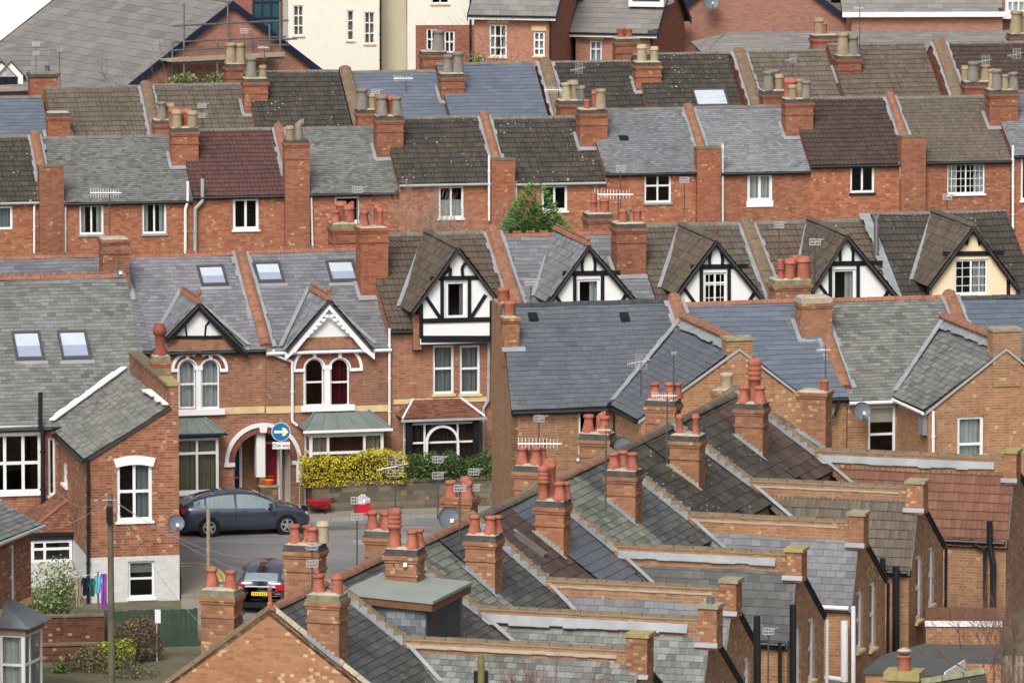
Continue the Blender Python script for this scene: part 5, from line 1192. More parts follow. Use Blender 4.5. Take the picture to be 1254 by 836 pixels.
    chimney(root, F, u0c, u1c, 3.6, 4.2, zr - .5, zc, [('crown', 'pot_maroon', .5, .5, 1.25)], 'brick_stack', cap='cap_mossy')
    g = MB(); g.tube(F.w(-.17, -.05, ze - .14), F.w(-.17, 6.1, ze - .14), .06, 'gutter_black'); g.build('gutter', root)
    pipe(root, F, [(107, 562), (108, 580), (108, 755)], 'gutter_black', v=-.1, r=.055)
    mb = MB(); u0, z1 = F.hit(140, 556, -.06); u1_, z0 = F.hit(190, 566, -.06); c = (u0 + u1_) / 2
    n = 8; tp = [(u0 - .02 + (u1_ - u0 + .04) * i / n, z0 + .13 + .1 * math.sin(math.pi * i / n)) for i in range(n + 1)]; bt = [(u0 + .06 + (u1_ - u0 - .12) * i / n, z0 - .13 + .08 * math.sin(math.pi * i / n)) for i in range(n + 1)]
    for i in range(n): mb.slab([F.w(*[tp[i][0], -.06, tp[i][1]]), F.w(tp[i + 1][0], -.06, tp[i + 1][1]), F.w(bt[i + 1][0], -.06, bt[i + 1][1]), F.w(bt[i][0], -.06, bt[i][1])], F.v * .07, 'white_fresh')
    mb.build('lintel', root)
    # little tiled bay in the corner
    Fb = Fr(F.w(0, 3.2, 0), 12); zb1 = Fb.hit(60, 660, 0)[1]; ua = Fb.hit(38, 660)[0]; ub = Fb.hit(83, 660)[0]; zt_ = Fm.hit(60, 607)[1]
    mb = MB(); mb.box(Fb, ua, -.02, 0, 3.0, gz, gz + .9, 'brick_white'); mb.box(Fb, ua - .05, -.02, -.05, 3.0, zb1 - .02, zb1 + .22, 'navy'); mb.build('bay', root)
    window(root, Fb, -.06, (ua, gz + .9, -.03, zb1 - .02), nv=(.33,), nh=(.6,), fw=.09, sill=None, world=True); window(root, Fb.left(ua), -.06, (-3.0, gz + .9, -.02, zb1 - .02), nv=(.33, .66), nh=(.6,), fw=.09, sill=None, world=True)
    rb = MB(); zz = zb1 + .22
    roofplane(rb, [Fb.w(ua - .15, -.15, zz), Fb.w(-.01, -.15, zz), Fb.w(-.01, 1.1, zt_ + .1)], 'rust', seed=1); roofplane(rb, [Fb.w(ua - .15, -.15, zz), Fb.w(ua - .15, 3.0, zz), Fb.w(-.01, 3.0, zt_ + .1), Fb.w(-.01, 1.1, zt_ + .1)], 'rust', seed=2)
    rb.tube(Fb.w(ua - .15, -.15, zz + .03), Fb.w(-.01, 1.1, zt_ + .13), .06, 'terracotta', 8); rb.build('bay_roof', root)
left_house()
# ================================================================ ROW E  (back of the terrace in the middle distance)
FEr = FrP(900, 480, 226, 14)
GE = 'brick terraced houses of the middle row with rear wings'
def te(label, xl, xr, ye, yr, sty_, wins=(), **k): return terrace(FEr, 'terraced_house', label, 'house', GE, xl, xr, ye, yr, 3.9, sty_, 'brick_orange', wins, **k)
def corner_house():
    F = FEr; H = House(); H.F = F; H.d = 3.9; H.ze = F.hit(690, 495)[1]; H.zr = F.hit(720, 371.5, 3.9)[1]; H.k = (H.zr - H.ze) / 3.9; H.zr_ = lambda v: H.ze + H.k * (v if v <= 3.9 else 7.8 - v)
    uL0 = F.hit(626, 494)[0]; uLr = F.hit(614.5, 374, 3.9)[0]; uLb = F.hit(602, 400, 7.8)[0]; uR = F.hit(868, 490)[0]; H.uL, H.uR = uL0, uR
    b = F.w((uL0 + uR) / 2, 3.9, 0); zb = ground_z(b.x, b.y) - 1.5; b.z = zb; H.zb = zb
    H.root = thing('terraced_house', 'middle row end house with smooth dark slate roof and bare pinkish brick end wall', 'house', b, GE); root = H.root
    w1 = window(root, F, 0, (708, 501, 740, 560), nv=(), nh=(.5,), fw=.08, sill='white')
    mb = MB(); wall(mb, F, 0, rect(uL0, zb, uR, H.ze - .03), [w1], 'brick_orange'); mb.face([F.w(uR, 7.8, zb), F.w(uLb, 7.8, zb), F.w(uLb, 7.8, H.ze), F.w(uR, 7.8, H.ze)], 'brick_orange')
    mb.face([F.w(uR, 0, zb), F.w(uR, 7.8, zb), F.w(uR, 7.8, H.ze - .03), F.w(uR, 3.9, H.zr - .03), F.w(uR, 0, H.ze - .03)], 'brick_orange'); mb.build('wall', root)
    mb = MB(); e = [F.w(uL0, 0, zb), F.w(uL0, 0, H.ze), F.w(uLr, 3.9, H.zr - .02), F.w(uLb, 7.8, H.zr - .25), F.w(uLb, 7.8, zb)]
    mb.slab(e, F.u * .2, 'brick_orange'); mb.build('end_wall', root)
    rb = MB(); k = H.k
    roofplane(rb, [F.w(uL0 - .02, -.14, H.ze - .14 * k), F.w(uR, -.14, H.ze - .14 * k), F.w(uR, 3.9, H.zr), F.w(uLr - .02, 3.9, H.zr)], 'newE', seed=91)
    roofplane(rb, [F.w(uLb + .2, 7.94, H.ze - .14 * k), F.w(uR, 7.94, H.ze - .14 * k), F.w(uR, 3.9, H.zr), F.w(uLr, 3.9, H.zr)], 'newE', seed=92); rb.build('roof', root)
    ridge(root, F.w(uLr, 3.9, H.zr), F.w(uR - .0, 3.9, H.zr), 'ridge_dark', lift=.03)
    g = MB(); xr = F.hit(742, 493)[0]; g.tube(F.w(uL0, -.2, H.ze - .2), F.w(xr, -.2, H.ze - .2), .06, 'gutter_black'); g.box(F, uL0, xr, -.04, 0, H.ze - .3, H.ze - .06, 'gutter_black'); g.build('gutter', root)
    for px in (653, 765):
        mb = MB(); d = ray(px, 391); n = (-F.v * k + Vector((0, 0, 1))); p0 = F.w(0, 0, H.ze); t = (p0 - CAM).dot(n) / d.dot(n); u, v, z = F.loc(CAM + d * t)
        mb.box8([F.w(u + a, v + b_, H.zr_(v + b_) + c) for c in (.02, .13) for b_ in (-.12, .12) for a in (-.14, .14)], 'black'); mb.build('roof_vent', root)
    return H
E1 = corner_house()
u0, zt = FEr.hit(616, 390, 2.2); u1, _ = FEr.hit(639, 390, 2.2)
chimney(E1.root, FEr, u0, u1, 2.2, 2.9, E1.zr_(2.2) - .5, zt, [('small', 'pot_red', .5, .5, 1.5)], 'brick_stack', cap=None, style=0)
mb = MB(); strip(mb, FEr.w(u0 - .05, 2.2, E1.zr_(2.2) + .05), FEr.w(u1 + .1, 2.2, E1.zr_(2.2) + .05), .2, 'lead', .02, (-FEr.v + Vector((0, 0, -E1.k))).normalized()); mb.build('flashing', E1.root)
u0, zt = FEr.hit(611, 372, 5.2); chimney(E1.root, FEr, u0, u0 + .6, 5.2, 5.8, E1.zr_(5.2) - .5, zt, [('small', 'pot_red', .4, .5, 1.5)], 'brick_stack', cap=None, style=0)
E2 = te('middle row house with smooth blue slate roof between two rear chimney stubs', 869, 1037, 488, 369.5, 'blueE', seed=93, rm='terracotta')
E3 = te('middle row house with rough grey slate roof and a black satellite dish by its window', 1038, 1208, 487, 365, 'oldE', seed=94, rm='terracotta', gut='white', wins=[((1063, 497, 1097, 560), dict(nv=(), nh=(.45,), fw=.08, curt=('top', 'render_cream'), sill='white'))])
E4 = te('middle row house at the right edge with blue slate roof and curtained sash window', 1209, 1380, 485, 362, 'blueE', seed=95, rm='ridge_dark')
stackh(E3, 980, 1022, 366, .6, .8, [], m='brick_stack', cap='mortar', style=0)
stackh(E2, 948, 996, 344, 1.35, .9, [('louvre', 'pot_red', .22, .25, .75), ('cyl', 'pot_red', .45, .3, 1.1), ('cyl', 'pot_red', .8, .3, 1.25), ('cyl', 'pot_red', .75, .8, 1.2)], m='brick_stack', cap='cap_mossy')
party(E3.root, E3, FEr.hit(1039, 480, 0)[0], w=.36, h=.16, v1=2.3, vf=.3)
def fullparty(H, px, py, vf=2.4): party(H.root, H, FEr.hit(px, py, 0)[0], w=.36, h=.2, vf=vf)
def ewing(H, main, apex, le, re_, vf, sty_, stub, wins=(), lead=True, coping='coping', smat=None, gut='gutter_black'):
    F = FEr; A = F.hit(apex[0], apex[1], vf); L = F.hit(le[0], le[1], vf); Rr = F.hit(re_[0], re_[1], vf); zb = H.zb
    hp = .3; zr = A[1] - hp; root = H.root
    holes = [window(root, F, vf, w[0], **w[1]) for w in wins]
    mb = MB(); wall(mb, F, vf, [(L[0], zb), (Rr[0], zb), (Rr[0], Rr[1]), (A[0], zr), (L[0], L[1])], holes, 'brick_orange')
    mb.face([F.w(L[0], 0, zb), F.w(L[0], vf, zb), F.w(L[0], vf, L[1]), F.w(L[0], 0, L[1])], 'brick_orange'); mb.face([F.w(Rr[0], vf, zb), F.w(Rr[0], 0, zb), F.w(Rr[0], 0, Rr[1]), F.w(Rr[0], vf, Rr[1])], 'brick_orange'); mb.build('wing_wall', root)
    vr = (zr - H.ze) / H.k; rb = MB()
    for E, s in ((L, -1), (Rr, 1)):
        k = (zr - E[1]) / abs(A[0] - E[0]); e = .12
        roofplane(rb, [F.w(E[0] + s * e, vf - .05, E[1] - k * e + .04), F.w(A[0], vf - .05, zr + .04), F.w(A[0], vr + .2, zr + .04), F.w(E[0] + s * e, (E[1] - k * e - H.ze) / H.k + .3, E[1] - k * e + .04)], sty_, seed=97 + s)
    rb.build('wing_roof', root)
    f = MB(); k = (zr - L[1]) / (A[0] - L[0]); ve = max(-.1, (L[1] - H.ze) / H.k)
    strip(f, F.w(L[0] + .05, ve, L[1] + .12), F.w(A[0] - .1, vr - .1, zr + .13), .16, 'lead', .02, -F.u, wob=.1, th=.03)
    strip(f, F.w(A[0] - .12, vf, zr + .06), F.w(A[0] - .12, vr, zr + .06), .26, 'lead', .03, (-F.u + Vector((0, 0, -k))).normalized(), wob=.15)
    for E, s in ((L, -1), (Rr, 1)): f.slab([F.w(E[0] + s * .1, vf - .07, E[1] - .1), F.w(A[0], vf - .07, zr), F.w(A[0], vf - .07, zr - .09), F.w(E[0] + s * .1, vf - .07, E[1] - .19)], F.v * .03, 'navy' if 0 else 'gutter_grey')
    f.build('flashing', root)
    mb = MB(); mb.box(F, A[0] - .12, A[0] + .12, vf + .02, vr + .3, zr - .4, zr + hp - .05, 'brick_orange'); p = mb.build('parapet', root)
    ridge(p, F.w(A[0], vf, zr + hp - .04), F.w(A[0], vr + .3, zr + hp - .04), 'coping_red', r=.17, step=.4, name='coping')
    u0, zt = F.hit(stub[0], stub[2], vf - .04); u1, _ = F.hit(stub[1], stub[2], vf - .04)
    mb = MB(); mb.box(F, u0 + .03, u1 - .03, vf - .04, vf + .55, zr - 1.2, zt - .09, 'brick_orange'); mb.box(F, u0, u1, vf - .08, vf + .6, zt - .09, zt, 'stone_cap'); mb.build('chimney_stub', root)
    g = MB(); g.tube(F.w(L[0] - .18, vf, L[1] - .15), F.w(L[0] - .18, -.1, L[1] - .15), .055, gut); g.build('gutter', root)
ewing(E1, E1, (905, 414), (785, 511), (1008, 503), -3.3, 'newE', (889, 923, 414))
ewing(E3, E3, (1232, 414), (1137, 500), (1330, 505), -3.3, 'wingE', (1215, 1252, 403), wins=[((1172, 510, 1204.5, 560), dict(nv=(), nh=(.33,), fw=.09, curt='curtain_white', sill='white'))], gut='white')
fullparty(E1, 866, 484); party(E3.root, E3, FEr.hit(1208, 480, 0)[0], w=.36, h=.2, vf=2.5)
pipe(E1.root, FEr, [(745, 494), (754, 503), (754, 600)], 'gutter_black', v=-.15, r=.09); pipe(E1.root, FEr, [(762, 520), (762, 600)], 'white', v=-.15, r=.04)
pipe(E3.root, FEr, [(1110, 488), (1113, 494), (1113, 560)], 'white', v=-.25, r=.08); pipe(E3.root, FEr, [(1143, 503), (1143, 565)], 'white', v=-3.4, r=.05)
pipe(E2.root, FEr, [(1028, 488), (1022, 510), (1015, 512), (1015, 540)], 'gutter_black', v=-.2, r=.05)
mb = MB(); u, z = FEr.hit(1126, 518, -.0); u, z = Fr(FEr.w(FEr.hit(1137, 499, -3.3)[0], 0, 0), FEr.ang - 90).hit(1128, 518, -.12); Fw = Fr(FEr.w(FEr.hit(1137, 499, -3.3)[0], 0, 0), FEr.ang - 90)
mb.box(Fw, u - .25, u + .25, -.14, -.001, z - .35, z + .3, 'grey_panel'); mb.build('meter_box', E3.root)
# ================================================================ ROW F  (foreground terrace climbing away to the right)
FT = FrP(330, 751, 172, -17.5)
GF = 'brick terraced houses of the foreground terrace'
RX = [None, (900, 482), (822, 522), (745, 560), (660, 598), (577, 640), (485, 677), (400, 714), (330, 750)]
VK = [None] + [FT.hitu(px, py)[0] for px, py in RX[1:]]; ZK = [None] + [FT.hitu(px, py)[1] for px, py in RX[1:]]
VK[0] = FT.hitu(968, 455)[0]; RX[0] = (968, 455); ZK[0] = FT.hitu(968, 455)[1]
print('VK', [round(v, 2) for v in VK]); print('ZK', [round(v, 2) for v in ZK])
KP = {1: (1001, 551), 2: (922, 588), 3: (847, 630), 4: (750, 663), 5: (672, 709), 6: (589, 744), 7: (497, 781)}
GP = {1: (1240, 560), 2: (1123, 596), 3: (1050, 637), 4: (974, 681), 5: (895, 720), 6: (868, 757), 7: (782, 795)}
STUB = {1: (1228, 1251, 551), 2: (1108, 1137, 588), 3: (1037, 1064, 627), 4: (960, 988, 671), 5: (880, 908, 709), 6: (853, 884, 740), 7: (765, 799, 775)}
NP = {1: (1237, 657), 2: (1113, 696), 3: (1041, 739), 4: (964, 784), 5: (889, 800), 6: (865, 838), 7: (783, 845)}
FP_ = {1: (1290, 640), 2: (1155, 666), 3: (1084, 708), 4: (1009, 753), 5: (926, 789), 6: (909, 838), 7: (813, 842)}
MS = {0: ('fgreen', 'fgreen'), 1: ('ftile', 'ftmaroon'), 2: ('ftile', 'ftile'), 3: ('fgreen', 'fslate'), 4: ('ftmaroon', 'fnew'), 5: ('fgreen', 'fslate'), 6: ('fslate', 'fslate'), 7: ('fslate', 'fslate')}
WS = {1: 'fred', 2: 'ftdark', 3: 'fpurple', 4: 'fgrey', 5: 'fpurple', 6: 'fweath', 7: 'fweath'}
LBn = {0: 'foreground house at the far end of the terrace, a green grey slate strip beside it', 1: 'foreground house with dark tiled slope left of the chimney with a tall ringed pot', 2: 'foreground house with black tiled slope left of the chimney with two pale topped pots',
       3: 'foreground house with weathered green slate slope below the chimney with three red pots', 4: 'foreground house with brown tiled slope and a metal framed roof light', 5: 'foreground house with mossy slate slope left of the chimney with step flashing',
       6: 'foreground house whose big flat roofed dormer stands among the pots', 7: 'foreground end house with mottled gable wall between two chimneys, bottom left'}
LBf = {1: 'foreground house with maroon tiled slope and orange pantiled rear wing', 2: 'foreground house with black tiled slope and grey brown tiled rear wing', 3: 'foreground house with dark slate slope and purple slate rear wing with white gutter', 4: 'foreground house with new blue grey slates and dark rear wing at the yellow capped stub',
       5: 'foreground house with black slate slope and narrow purple slate rear wing', 6: 'foreground house with rear wing of bleached slates below a bright lead strip', 7: 'foreground house with the nearest grey slate rear wing, its stub capped yellow with lichen'}
HP = .22
class FH: pass
FHS = {}
def mainz(k, u): return FHS[k].zr - FHS[k].s * abs(u)
for k in range(7, -1, -1):
    h = FH(); FHS[k] = h; h.v1 = VK[k]; h.v0 = VK[k + 1] if k < 7 else 0.0; h.vm = (h.v0 + h.v1) / 2 if k else h.v0 + 1.3
    if k == 0: h.v1 = h.v0 + 1.45
    h.zr = (ZK[k] + ZK[min(k + 1, 8)]) / 2 if 0 < k < 7 else (ZK[k] + .0 if k == 7 else FT.hitu(940, 469)[1] - .1)
    if k in KP:
        uK, zK = FT.hit(*KP[k], VK[k]); h.uK = uK; h.zK = zK - HP; h.s = (h.zr - h.zK) / uK
        h.s = min(.95, max(.5, h.s))
    else: h.s = .6
    print(k, 'v', round(h.v0, 2), round(h.v1, 2), 'zr', round(h.zr, 2), 's', round(h.s, 2), 'uK', round(getattr(h, 'uK', 0), 2), round(getattr(h, 'zK', 0), 2))
def gz_(u, v): p = FT.w(u, v, 0); return ground_z(p.x, p.y)
def fhalf(k, v0, v1, sty_, label, wing):
    h = FHS[k]; F = FT; zr, s = h.zr, h.s; uE = 2.9; zE = zr - s * uE; zg = gz_(0, (v0 + v1) / 2) - 1.2
    root = thing('terraced_house', label, 'house', F.w(0, (v0 + v1) / 2, zg), GF)
    a, b = v0 + .003, v1 - .003; mb = MB()
    if k == 7 and not wing:
        mb.slab([F.w(-uE - .2, a, zg), F.w(uE, a, zg), F.w(uE, a, zE), F.w(0, a, zr - .01), F.w(-uE - .2, a, zE - .1)], F.v * .25, 'brick_worn')
    else: mb.face([F.w(-uE, a, zg), F.w(uE, a, zg), F.w(uE, a, zE), F.w(0, a, zr), F.w(-uE, a, zE)], 'brick_stack')
    mb.face([F.w(uE, b, zg), F.w(-uE, b, zg), F.w(-uE, b, zE), F.w(0, b, zr), F.w(uE, b, zE)], 'brick_stack')
    mb.face([F.w(uE, a, zg), F.w(uE, b, zg), F.w(uE, b, zE), F.w(uE, a, zE)], 'brick_orange'); mb.face([F.w(-uE, b, zg), F.w(-uE, a, zg), F.w(-uE, a, zE), F.w(-uE, b, zE)], 'brick_orange'); mb.build('wall', root)
    rb = MB()
    for sg in (1, -1): roofplane(rb, [F.w(sg * (uE + .1), a, zE - .1 * s + .03), F.w(sg * (uE + .1), b, zE - .1 * s + .03), F.w(0, b, zr + .03), F.w(0, a, zr + .03)], sty_, seed=k * 10 + int(wing))
    rb.build('roof', root)
    ridge(root, F.w(0, a, zr + .03), F.w(0, b, zr + .03), 'ridge_brown' if sty_[:2] == 'ft' else ('coping_red' if k in (7, 6, 3, 5) else 'coping'), r=.13, lift=.04)
    return root
FROOT = {}
for k in range(7, -1, -1):
    h = FHS[k]
    h.rn = fhalf(k, h.v0, h.vm, MS[k][0], LBn[k], False)
    if k: h.rf = fhalf(k, h.vm, h.v1, MS[k][1], LBf[k], True)
# party parapets + wings
def fwing(k):
    h = FHS[k]; F = FT; root = h.rf; v = h.v1; s = h.s
    uG, zG = F.hit(*GP[k], v); zW = h.zK
    # keep the wing ridge level
    _, zG2 = F.hit(*GP[k], v); zW = (zW + zG2 - HP) / 2
    uR = max(.4, (h.zr - zW) / s)
    vN, zN = F.hitu(*NP[k], uG); vF, zF = F.hitu(*FP_[k], uG)
    vN = min(vN, v - .7); vF = max(vF, v + .7)
    print('wing', k, 'uG', round(uG, 2), 'zW', round(zW, 2), round(zG2 - HP, 2), 'vN', round(vN - v, 2), round(zN, 2), 'vF', round(vF - v, 2), round(zF, 2), 'ground', round(gz_(uG, v), 2))
    zg = min(gz_(uG, vN), gz_(uG, vF), gz_(3, vN)) - .2; G = F.right(uG)
    gw = {2: [(1121.5, 682, 1129.5, 757), (1137, 671, 1144, 738)], 3: [(1049, 725, 1057, 793), (1065, 714, 1073, 791)], 4: [(975, 770, 981, 836), (990, 758, 998, 830)], 5: [(911, 806, 918.5, 845)]}.get(k, [])
    holes = [window(root, G, 0, q, nv=(), nh=(.5,), fw=.12, sill='stone_band') for q in gw]
    mb = MB(); wall(mb, G, 0, [(vN, zg), (vF, zg), (vF, zF), (v, zW), (vN, zN)], holes, 'brick_gable', rev=.2)
    uE = 2.9
    mb.face([F.w(uE, vN, zg), F.w(uG, vN, zg), F.w(uG, vN, zN), F.w(uE - .6, vN, zN), F.w(uE - .6, vN, zg)], 'brick_orange'); mb.face([F.w(uG, vF, zg), F.w(uE - .6, vF, zg), F.w(uE - .6, vF, zF), F.w(uG, vF, zF)], 'brick_orange'); mb.build('wing_wall', root)
    rb = MB()
    for (vE, zE, sg) in ((vN, zN, -1), (vF, zF, 1)):
        kk = (zW - zE) / abs(v - vE); e = .1; zz = zE - kk * e + .04; uS = max(.2, (h.zr - zz) / s - .3)
        kk2 = FHS[k - 1] if sg > 0 else h; uS2 = max(.2, (kk2.zr - zz) / kk2.s - .3)
        roofplane(rb, [F.w(uS2, vE + sg * e, zz), F.w(uG + .05, vE + sg * e, zz), F.w(uG + .05, v, zW + .04), F.w(max(.3, (kk2.zr - zW) / kk2.s - .2), v, zW + .04)], WS[k], seed=k)
    rb.build('wing_roof', root)
    # verge undercloak on the gable
    mb = MB()
    for (vE, zE) in ((vN, zN), (vF, zF)): mb.slab([F.w(uG + .02, vE, zE - .04), F.w(uG + .02, v, zW - .03), F.w(uG + .02, v, zW + .05), F.w(uG + .02, vE, zE + .04)], F.u * .06, 'navy' if vE == vF else 'ridge_grey')
    mb.build('verge', root)
    # parapet along the wing ridge and up the main slope
    mb = MB(); t = .13
    prof = [(.0, h.zr + HP), (uR, zW + HP), (uG, zW + HP), (uG, zW - .3), (uR, zW - .3), (.0, h.zr - .3)]
    lo = min(h.zr, FHS[k - 1].zr)
    mb.slab([F.w(a, v - t, z) for a, z in prof], F.v * 2 * t, 'brick_orange'); mb.slab([F.w(-a, v - t, z) for a, z in [(0.001, h.zr + HP), (2.9, h.zr - 2.9 * s + HP), (2.9, h.zr - 2.9 * s - .3), (.001, h.zr - .3)]], F.v * 2 * t, 'brick_orange')
    p = mb.build('party_wall', root)
    cm = 'coping'
    ridge(p, F.w(0, v, h.zr + HP), F.w(uR, v, zW + HP), cm, r=.125, step=.5, name='coping'); ridge(p, F.w(uR, v, zW + HP), F.w(uG - .1, v, zW + HP), cm, r=.125, step=.5, name='coping'); ridge(p, F.w(0, v, h.zr + HP), F.w(-2.9, v, h.zr - 2.9 * s + HP), cm, r=.125, step=.5, name='coping')
    f = MB(); kn = (zW - zN) / (v - vN); sd = (-F.v + Vector((0, 0, -kn))).normalized()
    wid = {1: .22, 4: .19, 6: .24, 7: .09, 5: .05, 2: .045, 3: .045}[k]; lm = 'lead' if k in (1, 4, 6) else 'mortar_pale'
    strip(f, F.w(uR + .1, v - t, zW + .06), F.w(uG - .5, v - t, zW + .06), wid, lm, .03, sd, wob=.12)
    # stepped lead up the main slope, on both sides
    n = int(uR / .22)
    for i in range(n):
        ua = uR * i / n; za = h.zr - s * ua
        for vv in (v - t - .012,): f.box(F, ua, ua + .2, vv, vv + .01, za - .1, za + .13, 'lead')
        v2 = v + t; z2 = FHS[k - 1].zr - FHS[k - 1].s * ua; f.box(F, ua, ua + .2, v2, v2 + .01, z2 - .1, z2 + .13, 'lead')
    strip(f, F.w(0, v - t, h.zr + .06), F.w(uR, v - t, h.zr - s * uR + .06), .13, 'lead', .02, -F.v)
    # valley of main slope and wing
    zz = zN; strip(f, F.w(uR + .05, v - .15, zW + .08), F.w((h.zr - zz) / s, vN, zz + .1), .13, 'lead', .03, F.u)
    f.build('flashing', p)
    v0, zt = None, None
    ua, zt = F.hit(STUB[k][0], STUB[k][2], v - .28); ub, _ = F.hit(STUB[k][1] - 5, STUB[k][2], v - .28)
    mb = MB(); mb.box(F, ua + .03, ub - .03, v - .28, v + .28, zW - .5, zt - .09, 'brick_stack'); mb.box(F, ua, ub + .02, v - .32, v + .32, zt - .09, zt, 'stone_lichen' if k in (1, 4, 7) else 'stone_cap')
    if k == 6: mb.tube(F.w((ua + ub) / 2, v, zt), F.w((ua + ub) / 2, v, zt + .16), .1, 'lead_dark', 12)
    mb.build('chimney_stub', root)
    sb = MB(); strip(sb, F.w(ua - .05, v - .28, zW - .34), F.w(ub, v - .28, zW - .34), .12, 'lead', .02, sd); sb.build('apron', root)
    h.uG, h.vN, h.zN, h.vF, h.zF, h.zW, h.G = uG, vN, zN, vF, zF, zW, G
    gm = 'white' if k == 3 else 'gutter_black'
    g = MB(); g.tube(F.w(3.0, vN - .16, zN - .1), F.w(uG, vN - .16, zN - .1), .06, gm, 8); g.box(F, 3.0, uG, vN - .03, vN - .001, zN - .22, zN - .03, gm); g.build('gutter', root)
    pf = MB(); pf.path([G.w(vF - .05, -.1, zF - .1), G.w(vF - .05, -.1, zg)], .045, 'gutter_black' if k != 4 else 'white', 8); pf.build('downpipe', root)
for k in range(7, 0, -1): fwing(k)
def fstack(k, px0, px1, ytop, pots, near=True, dv=.75, cap='cap_dark', m='brick_stack', style=2, v=None):
    h = FHS[k]; vm = (h.vm if v is None else v); vf = vm - dv / 2; u0, zt = FT.hit(px0, ytop, vf); u1, _ = FT.hit(px1, ytop, vf)
    uu = max(abs(u0), abs(u1)); zb = h.zr - h.s * uu - .4
    o = chimney(h.rn, FT, u0, u1, vf, vf + dv, zb, zt, pots, m, cap=cap, style=style)
    if near:
        f = MB(); n = int((u1 - u0) / .14)
        for i in range(n + 1):
            ua = u0 + .06 + (u1 - u0 - .12) * i / (n + 1); za = h.zr - h.s * ua; f.box(FT, ua, ua + .12, vf + .035, vf + .058, za - .1, za + .12, 'lead' if k != 2 else 'mortar_pale')
        strip(f, FT.w(u0, vf + .06, h.zr - h.s * u0 + .06), FT.w(u1 + .05, vf + .06, h.zr - h.s * (u1 + .05) + .06), .12, 'lead' if k not in (2, 4) else 'mortar_pale', .02, -FT.v); f.build('flashing', o)
    return o
fl = lambda a, b, sc=1: ('flare', 'pot_red', a, b, sc)
fstack(7, 372, 417, 728, [fl(.3, .4, .95), ('cyl', 'pot_red', .78, .45, .85)], v=.38, cap='cap_mossy')
fstack(7, 242, 288, 722, [fl(.25, .45, .95), fl(.75, .45, .95)], near=False, v=.38, cap='cap_mossy')
fstack(6, 468, 512, 672, [('louvre', 'pot_red', .25, .35, 1.15), fl(.75, .3, .9), fl(.8, .75, .95)])
fstack(6, 344, 391, 667, [fl(.28, .35, .95), fl(.72, .35, .9), ('cyl', 'pot_pale', .9, .7, .9), fl(.5, .78, .9)], near=False)
fstack(5, 566, 608, 655, [fl(.27, .35, .95), fl(.72, .35, .95), fl(.8, .78, .95)])
fstack(5, 443, 480, 650, [fl(.25, .35, .95), fl(.72, .35, .95), fl(.5, .78, .9)], near=False)
fstack(4, 652, 692, 613, [('tall', 'pot_red', .3, .8, 1.25), ('louvre', 'pot_red', .25, .3, 1.0), fl(.75, .3, 1.0), fl(.82, .75, .9)])
fstack(4, 538, 578, 612, [fl(.27, .35, 1.0), fl(.75, .35, 1.0), ('cyl', 'pot_red', .6, .8, .95)], near=False, cap=None)
fstack(3, 738, 780, 576, [fl(.25, .35, .95), fl(.78, .35, .95), fl(.4, .8, .95)])
fstack(3, 626, 662, 570, [fl(.27, .35, 1.0), fl(.74, .35, 1.0), fl(.3, .8, .95), fl(.8, .8, .95)], near=False)
fstack(2, 817, 858, 533, [('tall', 'pot_red', .3, .35, .72), ('cyl', 'pot_buff', .3, .4, .9) if 0 else ('tall', 'pot_red', .78, .35, .72)])
fstack(2, 706, 747, 531, [fl(.27, .35, 1.0), fl(.75, .35, 1.0), ('elbow', 'pot_red', .5, .8, .8)], near=False)
fstack(1, 897, 936, 494, [fl(.28, .3, 1.0), fl(.8, .3, 1.05), ('louvre', 'pot_red', .52, .78, 1.35)])
fstack(1, 787, 828, 490, [fl(.3, .35, 1.0), fl(.72, .35, 1.0), fl(.85, .78, .95), fl(.15, .8, .9)], near=False)
fstack(0, 972, 1013, 480, [('small', 'pot_red', .8, .5, 1.1)], dv=.8, cap=None, style=0)
fstack(0, 868, 900, 478, [('small', 'pot_pale', .55, .5, 1.5)], near=False, cap=None, style=0)
